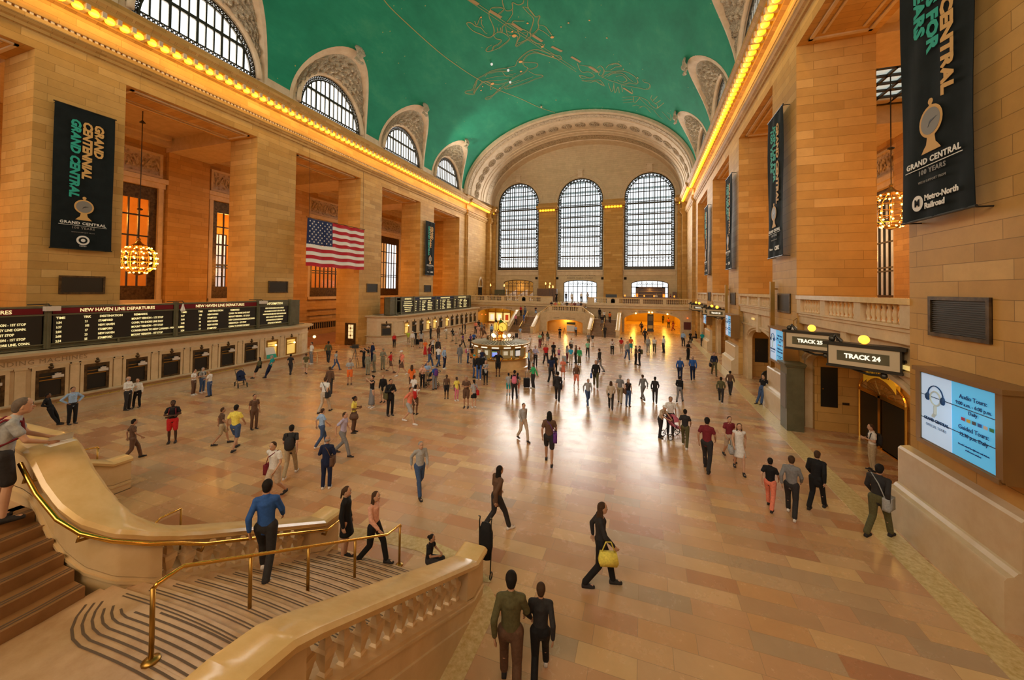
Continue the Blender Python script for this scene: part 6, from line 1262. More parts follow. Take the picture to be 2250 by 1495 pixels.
# ================================================================ PEOPLE
# a figure of 1.75 m facing -Y; joints per pose, clothes are shells grown round the same joints
def J(**k):
    j = dict(pel=(0, 0, .96), chest=(0, .0, 1.30), neck=(0, .01, 1.475), head=(0, -.01, 1.63),
             sl=(.16, .01, 1.405), el=(.215, .03, 1.14), wl=(.235, -.03, .90), sr=(-.16, .01, 1.405), er=(-.215, .03, 1.14), wr=(-.235, -.03, .90),
             hl=(.09, 0, .93), kl=(.10, -.02, .50), al=(.105, .03, .085), hr=(-.09, 0, .93), kr=(-.10, -.02, .50), ar=(-.105, .03, .085), fl=(.02, -1, 0), fr=(-.02, -1, 0))
    j.update(k); return {a: Vector(b) for a, b in j.items()}
POSES = {
 'stand': J(),
 'weight': J(pel=(.03, 0, .95), hl=(.12, 0, .93), hr=(-.06, 0, .91), kr=(-.12, -.08, .5), ar=(-.16, -.02, .085), er=(-.27, .05, 1.16), wr=(-.2, -.1, .97)),
 'phone': J(el=(.24, -.02, 1.16), wl=(.1, -.25, 1.22), er=(-.24, -.02, 1.16), wr=(-.06, -.26, 1.2), head=(0, -.045, 1.625)),
 'fold': J(el=(.25, -.04, 1.17), wl=(-.06, -.2, 1.13), er=(-.25, -.04, 1.17), wr=(.06, -.22, 1.17)),
 'walk': J(kl=(.10, -.2, .53), al=(.10, -.28, .1), kr=(-.10, .04, .5), ar=(-.10, .32, .14), el=(.23, .14, 1.17), wl=(.22, .12, .94), er=(-.23, -.06, 1.17), wr=(-.21, -.24, .98), pel=(0, -.01, .94), head=(0, -.04, 1.62)),
 'stride': J(kl=(.09, .02, .5), al=(.09, .34, .16), kr=(-.09, -.22, .52), ar=(-.1, -.34, .09), el=(.23, -.05, 1.16), wl=(.19, -.2, .98), er=(-.23, .16, 1.18), wr=(-.23, .14, .93), pel=(0, -.02, .93), chest=(0, -.04, 1.28), neck=(0, -.05, 1.46), head=(0, -.09, 1.61), sl=(.175, -.04, 1.41), sr=(-.175, -.04, 1.41)),
 'photo': J(el=(.24, -.2, 1.40), wl=(.09, -.32, 1.58), er=(-.24, -.2, 1.40), wr=(-.07, -.32, 1.58)),
 'lean': J(pel=(0, .0, .9), chest=(0, .12, 1.24), neck=(0, .14, 1.41), head=(0, .10, 1.56), sl=(.175, .14, 1.36), sr=(-.175, .14, 1.36), el=(.25, .2, 1.1), wl=(.12, .02, 1.0), er=(-.25, .2, 1.1), wr=(-.12, .02, 1.0), hl=(.09, 0, .88), hr=(-.09, 0, .88), kl=(.1, -.18, .48), al=(.1, -.26, .085), kr=(-.1, -.12, .47), ar=(-.12, -.34, .085)),
 'armup': J(el=(.3, -.1, 1.5), wl=(.12, -.12, 1.66), er=(-.25, .02, 1.15), wr=(-.2, -.12, .95), pel=(0, -.06, .92), chest=(0, .05, 1.26)),
 'hip': J(el=(.36, .05, 1.2), wl=(.19, -.03, 1.03), er=(-.36, .05, 1.2), wr=(-.19, -.03, 1.03)),
 'pull': J(el=(.24, .12, 1.16), wl=(.26, .2, .92), er=(-.24, -.02, 1.17), wr=(-.1, -.2, 1.12)),
 'sit': J(pel=(0, .1, .5), chest=(0, .06, .86), neck=(0, .04, 1.03), head=(0, 0, 1.18), sl=(.17, .05, .98), sr=(-.17, .05, .98), el=(.24, -.04, .74), wl=(.1, -.25, .7), er=(-.24, -.04, .74), wr=(-.1, -.25, .7), hl=(.09, .08, .48), hr=(-.09, .08, .48), kl=(.12, -.34, .5), al=(.12, -.36, .085), kr=(-.12, -.34, .5), ar=(-.12, -.36, .085)),
 'railman': J(pel=(0, .02, .95), chest=(.0, -.05, 1.28), neck=(0, -.1, 1.45), head=(0, -.16, 1.585), sl=(.16, -.07, 1.38), sr=(-.16, -.07, 1.38), el=(.24, -.2, 1.13), wl=(.14, -.42, 1.03), er=(-.24, -.2, 1.13), wr=(-.16, -.40, 1.03), kl=(.1, .02, .5), al=(.12, .1, .085), kr=(-.1, -.06, .5), ar=(-.12, -.02, .085)),
 'rail': J(pel=(0, .0, .93), chest=(.0, -.1, 1.25), neck=(0, -.15, 1.41), head=(0, -.22, 1.535), sl=(.17, -.12, 1.37), sr=(-.17, -.12, 1.37), el=(.27, -.26, 1.14), wl=(.12, -.50, 1.04), er=(-.27, -.26, 1.14), wr=(-.12, -.50, 1.04), kl=(.1, .02, .5), al=(.12, .1, .085), kr=(-.1, -.06, .5), ar=(-.12, -.02, .085)),
}
def cap_(mb, a, b, ra, rb, n=10, fx=1.0):
    """tapered limb with round ends; fx flattens front to back"""
    a = Vector(a); b = Vector(b); d = (b-a)
    rr = [(t, ra+(rb-ra)*t) for t in (0, .25, .5, .75, 1)]
    L = max(d.length, 1e-4); dn = d/L; u = Vector((1, 0, 0)) if abs(dn.x) < .8 else Vector((0, 0, 1)); s_ = (u-dn*u.dot(dn)).normalized(); f_ = dn.cross(s_)
    rings = []
    ext = [(-.95*ra, .3*ra), (-.7*ra, .71*ra), (-.3*ra, .95*ra)]+[(t*L, r) for t, r in rr]+[(L+.3*rb, .95*rb), (L+.7*rb, .71*rb), (L+.95*rb, .3*rb)]
    for o, r in ext: rings.append([a+dn*o+s_*(r*math.cos(2*PI*k/n))+f_*(r*fx*math.sin(2*PI*k/n)) for k in range(n)])
    mb.loft(rings)
def remesh(mb, name, vox, sm=2):
    me = mb.mesh(name, [M_WHITE]); o = bpy.data.objects.new(name, me); COL.objects.link(o)
    r = o.modifiers.new('r', 'REMESH'); r.mode = 'VOXEL'; r.voxel_size = vox; r.use_smooth_shade = True
    s = o.modifiers.new('s', 'SMOOTH'); s.factor = .5; s.iterations = sm
    dg = bpy.context.evaluated_depsgraph_get(); out = bpy.data.meshes.new_from_object(o.evaluated_get(dg)); bpy.data.objects.remove(o); out.name = name
    out.polygons.foreach_set('use_smooth', [True]*len(out.polygons)); return out
PM = {}
def hand(mb, w, dirn, side, grip=.5):
    """palm, four unequal bent fingers and a thumb from the side of the palm"""
    d = dirn.normalized(); lat_ = Vector((1, 0, 0)); lat_ = (lat_-d*lat_.dot(d)).normalized(); nrm = d.cross(lat_)
    lat_, nrm = (nrm, lat_*side)        # broad side of the hand turned to the thigh
    p = w+d*.045
    for t in (-.022, -.007, .008, .022): cap_(mb, w+lat_*t*.7+d*.01, w+lat_*t+d*.085, .014, .013, 6)
    for i, t in enumerate((-.028, -.0095, .0095, .028)):
        L = (.034, .042, .045, .038)[i]; a = w+lat_*t+d*.085; b = a+(d*.9-nrm*.45*grip)*L; c = b+(d*.5-nrm*.9*grip)*L*.7
        cap_(mb, a, b, .0095, .0088, 6); cap_(mb, b, c, .0088, .0075, 6)
    a = w-lat_*.03+d*.03; b = a+(-lat_*.6+d*.7-nrm*.3)*.035; cap_(mb, a, b, .012, .0105, 6); cap_(mb, b, b+(d*.9-nrm*.4)*.028, .0105, .009, 6)
def body_mesh(pose, vox=.014):
    key = ('body', pose, vox)
    if key in PM: return PM[key]
    j = POSES[pose]; mb = MB(); H = j['head']; N = j['neck']; C_ = j['chest']; P = j['pel']
    cap_(mb, P, P.lerp(C_, .5), .13, .115, 14, .72); cap_(mb, P.lerp(C_, .5), C_+Vector((0, 0, .06)), .115, .135, 14, .72)
    cap_(mb, j['sl'], j['sr'], .045, .045, 10); cap_(mb, C_+Vector((0, 0, .06)), N+Vector((0, 0, -.01)), .08, .05, 12); cap_(mb, N, H-Vector((0, -.01, .06)), .052, .05, 10)
    for s, c in ((1, 'l'), (-1, 'r')):
        cap_(mb, j['s'+c], j['e'+c], .046, .037); cap_(mb, j['e'+c], j['w'+c], .038, .025)
        cap_(mb, j['h'+c], j['k'+c], .085, .052); cap_(mb, j['k'+c]+Vector((0, .01, 0)), j['k'+c].lerp(j['a'+c], .35)+Vector((0, .015, 0)), .05, .054); cap_(mb, j['k'+c].lerp(j['a'+c], .35)+Vector((0, .015, 0)), j['a'+c], .054, .033)
        a = j['a'+c]; f = Vector(j['f'+c]).normalized(); cap_(mb, a+Vector((0, 0, -.045))-f*.03, a+f*.15+Vector((0, 0, -.055)), .035, .03)
    mb.lathe([(.001, -.118), (.045, -.108), (.068, -.075), (.076, -.02), (.079, .03), (.073, .07), (.05, .105), (.001, .12)], 18, tuple(H), sq=1.18)
    cap_(mb, H+Vector((0, -.045, -.085)), H+Vector((0, -.06, -.075)), .034, .03, 8)
    cap_(mb, H+Vector((0, -.088, .0)), H+Vector((0, -.108, -.028)), .009, .014, 8); cap_(mb, H+Vector((-.03, -.08, .03)), H+Vector((.03, -.08, .03)), .012, .012, 8)
    for s in (-1, 1): cap_(mb, H+Vector((s*.078, .0, .012)), H+Vector((s*.083, .005, -.025)), .012, .009, 6)
    me = remesh(mb, 'body', vox, 2)
    hb = MB()
    for s, c in ((1, 'l'), (-1, 'r')): hand(hb, j['w'+c], j['w'+c]-j['e'+c], s)
    bm = bmesh.new(); bm.from_mesh(me); b2 = hb.mesh('t', M_WHITE, True); bm.from_mesh(b2); bm.to_mesh(me); bm.free(); me.polygons.foreach_set('use_smooth', [True]*len(me.polygons))
    PM[key] = me; return me
def top_mesh(pose, sleeve, jacket=False):
    key = ('top', pose, sleeve, jacket)
    if key in PM: return PM[key]
    j = POSES[pose]; mb = MB(); N = j['neck']; C_ = j['chest']; P = j['pel']; g = .022 if jacket else .012
    lo = P+Vector((0, 0, -.12 if jacket else -.03)); mid = P.lerp(C_, .45)
    cap_(mb, lo, mid, .135+g, .125+g, 16, .76); cap_(mb, mid, C_+Vector((0, 0, .03)), .125+g, .142+g, 16, .74); cap_(mb, j['sl']-Vector((.02, 0, .008)), j['sr']-Vector((-.02, 0, .008)), .052+g*.6, .046+g*.6, 12); cap_(mb, C_+Vector((0, 0, .06)), N-Vector((0, 0, .015)), .128, .064+g*.3, 14)
    for c in 'lr':
        s_, e_, w_ = j['s'+c], j['e'+c], j['w'+c]
        cap_(mb, N-Vector((0, 0, .05)), s_, .058+g*.5, .056+g*.5)
        if sleeve == 'short': cap_(mb, s_-Vector((0, 0, .012)), s_.lerp(e_, .55), .05+g*.5, .052+g)
        if sleeve == 'long': cap_(mb, s_-Vector((0, 0, .012)), e_, .05+g*.5, .045+g*.7); cap_(mb, e_, e_.lerp(w_, .95), .046+g*.7, .034+g*.5)
    PM[key] = remesh(mb, 'shirt', .016, 2); return PM[key]
def bottom_mesh(pose, kind):
    key = ('bot', pose, kind)
    if key in PM: return PM[key]
    j = POSES[pose]; mb = MB(); P = j['pel']
    if kind in ('trousers', 'shorts', 'leggings'):
        g = 0 if kind == 'leggings' else .014
        cap_(mb, P+Vector((0, 0, -.02)), P+Vector((0, 0, .06)), .135+g, .125+g, 16, .78)
        for c in 'lr':
            h, k_, a = j['h'+c], j['k'+c], j['a'+c]
            cap_(mb, h, h.lerp(k_, .95 if kind != 'shorts' else .85), .093+g, (.06+g if kind != 'shorts' else .085))
            if kind != 'shorts': cap_(mb, k_, a+Vector((0, 0, .02)), .058+g, .04+g*1.8)
        me = remesh(mb, 'trousers', .016, 2)
    else:
        ln = {'skirt': .42, 'dress': .45, 'longskirt': .86}[kind]; fl_ = {'skirt': .2, 'dress': .21, 'longskirt': .2}[kind]
        rings = []
        for t in [i/8 for i in range(9)]:
            z = P.z+.08-ln*t-.0; r = .13+(fl_-.13)*t; c = P.lerp((j['kl']+j['kr'])/2, t*.9); rings.append([(c.x+r*(1+.05*math.sin(6*k))*math.cos(2*PI*k/20), c.y+r*.8*(1+.05*math.sin(6*k))*math.sin(2*PI*k/20), z) for k in range(20)])
        mb.loft(rings); me = mb.mesh('skirt', [M_WHITE], True)
    PM[key] = me; return me
def shoes_mesh(pose, foot):
    key = ('shoe', pose, foot)
    if key in PM: return PM[key]
    j = POSES[pose]; mb = MB()
    for c in foot:
        a = j['a'+c]; f = Vector(j['f'+c]).normalized(); z = a.z-.085; rt = Vector((f.y, -f.x, 0)); rings = []
        for t, w_, h_ in ((-.07, .02, .05), (-.06, .036, .085), (0, .04, .1), (.06, .042, .075), (.13, .047, .055), (.185, .038, .04), (.2, .02, .03)):
            p = Vector((a.x, a.y, 0))+f*t; rings.append([p-rt*w_+_z*z, p+rt*w_+_z*z, p+rt*w_*.95+_z*(z+h_*.6), p+rt*w_*.4+_z*(z+h_), p-rt*w_*.4+_z*(z+h_), p-rt*w_*.95+_z*(z+h_*.6)])
        mb.loft(rings)
    PM[key] = mb.mesh('shoe', [M_WHITE], True); return PM[key]
def hair_mesh(pose, kind):
    key = ('hair', tuple(POSES[pose]['head']), kind)
    if key in PM: return PM[key]
    H = POSES[pose]['head']; mb = MB()
    if kind == 'cap':
        mb.lathe([(.085, .03), (.088, .06), (.08, .1), (.05, .128), (.001, .135)], 16, tuple(H), sq=1.2); mb.loft([[(H.x-.06+.12*i/6, H.y-.09-.075*math.sin(PI*i/6), H.z+z) for i in range(7)]+[(H.x+.06, H.y-.07, H.z+z), (H.x-.06, H.y-.07, H.z+z)] for z in (.03, .042)])
        PM[key] = mb.mesh('cap', [M_WHITE], True); return PM[key]
    if kind == 'bald':
        mb.lathe([(.08, -.04), (.086, 0), (.086, .03), (.078, .035)], 16, (H.x, H.y+.012, H.z), sq=1.12)
        PM[key] = mb.mesh('hair', [M_WHITE], True); return PM[key]
    cap_(mb, H+Vector((0, .022, .03)), H+Vector((0, .005, .045)), .088, .085, 14); cap_(mb, H+Vector((0, .04, -.03)), H+Vector((0, .03, .03)), .072, .08, 12)
    if kind == 'long': cap_(mb, H+Vector((0, .05, 0)), H+Vector((0, .085, -.24)), .08, .075, 12, .6); cap_(mb, H+Vector((.06, .02, 0)), H+Vector((.075, .03, -.18)), .03, .03, 8); cap_(mb, H+Vector((-.06, .02, 0)), H+Vector((-.075, .03, -.18)), .03, .03, 8)
    if kind == 'bun': cap_(mb, H+Vector((0, .12, .04)), H+Vector((0, .13, .02)), .04, .04, 10)
    if kind == 'tail': cap_(mb, H+Vector((0, .1, .03)), H+Vector((0, .14, -.16)), .035, .02, 8)
    PM[key] = remesh(mb, 'hair', .016, 2); return PM[key]
def face_mesh(pose):
    H = POSES[pose]['head']; key = ('face', tuple(H))
    if key in PM: return PM[key]
    mb = MB()
    for s in (-1, 1): mb.ball((H.x+s*.03, H.y-.084, H.z+.008), .012, 8, 5, mi=0, sz=.6); mb.ball((H.x+s*.03, H.y-.0935, H.z+.008), .006, 6, 4, mi=1); mb.cbox(H.x+s*.031, H.y-.092, H.z+.03, .034, .008, .006, mi=1)
    mb.cbox(H.x, H.y-.094, H.z-.058, .042, .008, .009, mi=2)
    PM[key] = mb.mesh('face_features', [M_WHITE, M_BLACK, mat('lips', (.35, .12, .09), .6)], True); return PM[key]
def bag_mesh(pose, kind):
    j = POSES[pose]; key = ('bag', pose, kind)
    if key in PM: return PM[key]
    mb = MB(); C_ = j['chest']; P = j['pel']
    if kind == 'backpack':
        c = C_.lerp(P, .25)+Vector((0, .2, 0)); mb.lathe([(.001, -.24), (.1, -.23), (.15, -.16), (.155, .0), (.14, .13), (.08, .2), (.001, .22)], 14, tuple(c), sq=.62)
        for s in (-1, 1): mb.tube([c+Vector((s*.1, .0, .14)), j['sl' if s > 0 else 'sr']*1+Vector((-s*.055, .06, .06)), j['sl' if s > 0 else 'sr']+Vector((-s*.06, -.09, .0)), C_+Vector((s*.12, -.13, -.1)), c+Vector((s*.13, -.02, -.16))], .018, 6)
    elif kind == 'satchel':
        c = P+Vector((-.2, .05, .0)); mb.loft([[(c.x+x, c.y+y*1.0, c.z+z) for x, y in ((-.06, -.17), (.05, -.17), (.06, .17), (-.07, .17))] for z in (-.16, -.1, .1, .13)]); mb.tube([c+Vector((0, -.15, .1)), C_+Vector((-.05, -.16, .05)), j['sl']+Vector((-.03, 0, .075)), C_+Vector((-.05, .16, .05)), c+Vector((0, .15, .1))], .012, 6)
    elif kind == 'tote':
        w_ = j['er'].lerp(j['wr'], .3)+Vector((-.06, 0, 0)); c = w_-Vector((0, 0, .3)); mb.loft([[(c.x+x*q, c.y+y*q, c.z+z) for x, y in ((-.06, -.18), (.06, -.18), (.06, .18), (-.06, .18))] for z, q in ((-.16, .9), (-.08, 1.1), (.1, .9))]); mb.tube([c+Vector((0, -.13, .1)), w_+Vector((0, -.05, .0)), w_+Vector((0, .05, .0)), c+Vector((0, .13, .1))], .012, 6)
    PM[key] = mb.mesh(kind, [M_WHITE], True); return PM[key]
CM = {}
def cloth(c):
    if c not in CM:
        v = tuple(round(x, 3) for x in c); mt = noisy('fabric_%d' % len(CM), tuple(x*.85 for x in v), tuple(min(1, x*1.12) for x in v), 22, .8, .25, 3); CM[c] = mt
    return CM[c]
C = dict(black=(.012, .012, .014), dark=(.03, .028, .03), grey=(.2, .2, .21), lgrey=(.36, .37, .38), white=(.72, .70, .68), blue=(.03, .10, .35), lblue=(.30, .45, .70), navy=(.012, .02, .06), jeans=(.05, .09, .20), teal=(.01, .30, .32), green=(.04, .38, .14), olive=(.10, .09, .04), khaki=(.42, .33, .21), brown=(.12, .065, .04), red=(.50, .02, .02), maroon=(.18, .02, .03), orange=(.75, .16, .03), salmon=(.75, .22, .14), pink=(.65, .18, .28), yellow=(.80, .68, .12), lime=(.45, .55, .06), mint=(.25, .60, .42), purple=(.12, .04, .22), beige=(.52, .42, .32), camo=(.22, .21, .15), lilac=(.45, .42, .60), cyan=(.04, .38, .60), peach=(.70, .38, .28))
HC = dict(k=(.012, .009, .008), b=(.06, .03, .015), l=(.30, .19, .08), g=(.28, .27, .26), r=(.25, .06, .02), m=(.13, .10, .08))
SK = dict(a=(.55, .32, .21), b=(.42, .23, .14), c=(.16, .075, .04), d=(.07, .035, .02))
SKM = {}
def skin(c):
    if c not in SKM: SKM[c] = noisy('skin_'+c, tuple(x*.95 for x in SK[c]), tuple(x*1.05 for x in SK[c]), 9, .55); SKM[c].node_tree.nodes['Principled BSDF'].inputs['Subsurface Weight'].default_value = .05
    return SKM[c]
def dress_part(name, me, mt, par, h):
    o = bpy.data.objects.new(name, me); COL.objects.link(o); o.parent = par
    o.material_slots[0].link = 'OBJECT'; o.material_slots[0].material = mt; return o
def camdir(P, face):
    """world heading of a figure at P; 0 faces the camera, 90 looks towards the picture's right"""
    t = (CAM.xy-P.xy).normalized(); a = math.atan2(t.y, t.x) + R(face); return a + PI/2
NP = [0]
def person(P, h, face, pose, top, bottom, hair, sk, label, bag=None, vox=.014, group=None, jacket=False, z=0):
    """top = (sleeve, colour), bottom = (kind, colour), hair = (kind, colour), bag = (kind, colour)"""
    root = empty('person', P, camdir(P, face), label, 'person', group); s = h/1.75; root.scale = (s, s, s)
    body = dress_part('body', body_mesh(pose, vox), skin(sk), root, h)
    f = bpy.data.objects.new('face_features', face_mesh(pose)); COL.objects.link(f); f.parent = root
    hk, hc = hair
    dress_part('cap' if hk == 'cap' else 'hair', hair_mesh(pose, hk), cloth(C[hc]) if hk == 'cap' else cloth(HC[hc]), root, h)
    dress_part('jacket' if jacket else 'shirt', top_mesh(pose, top[0], jacket), cloth(C[top[1]]), root, h)
    dress_part({'trousers': 'trousers', 'leggings': 'leggings', 'shorts': 'shorts', 'skirt': 'skirt', 'dress': 'skirt', 'longskirt': 'skirt'}[bottom[0]], bottom_mesh(pose, bottom[0]), cloth(C[bottom[1]]), root, h)
    for q_ in 'lr': dress_part('shoe', shoes_mesh(pose, q_), cloth(C['white' if len(label) % 5 == 0 else 'dark']), root, h)
    if bag: dress_part(bag[0], bag_mesh(pose, bag[0]), cloth(C[bag[1]]), root, h)
    NP[0] += 1; return root
T_, L_, S_, N_ = 'trousers', 'long', 'short', 'none'
def PP(u, vf, vh, face, pose, top, bottom, hair, sk, label, bag=None, jacket=False, z=0, hmin=1.5, hmax=1.92, **k):
    p = pix(u, vf, 'Z', z); d = (p-CAM).dot(FW); h = (vf-vh)*d/FPX
    if pose != 'sit': h = max(hmin, min(hmax, h))
    else: h = 1.7
    return person(p, h, face, pose, top, bottom, hair, sk, label, bag, jacket=jacket, **k)
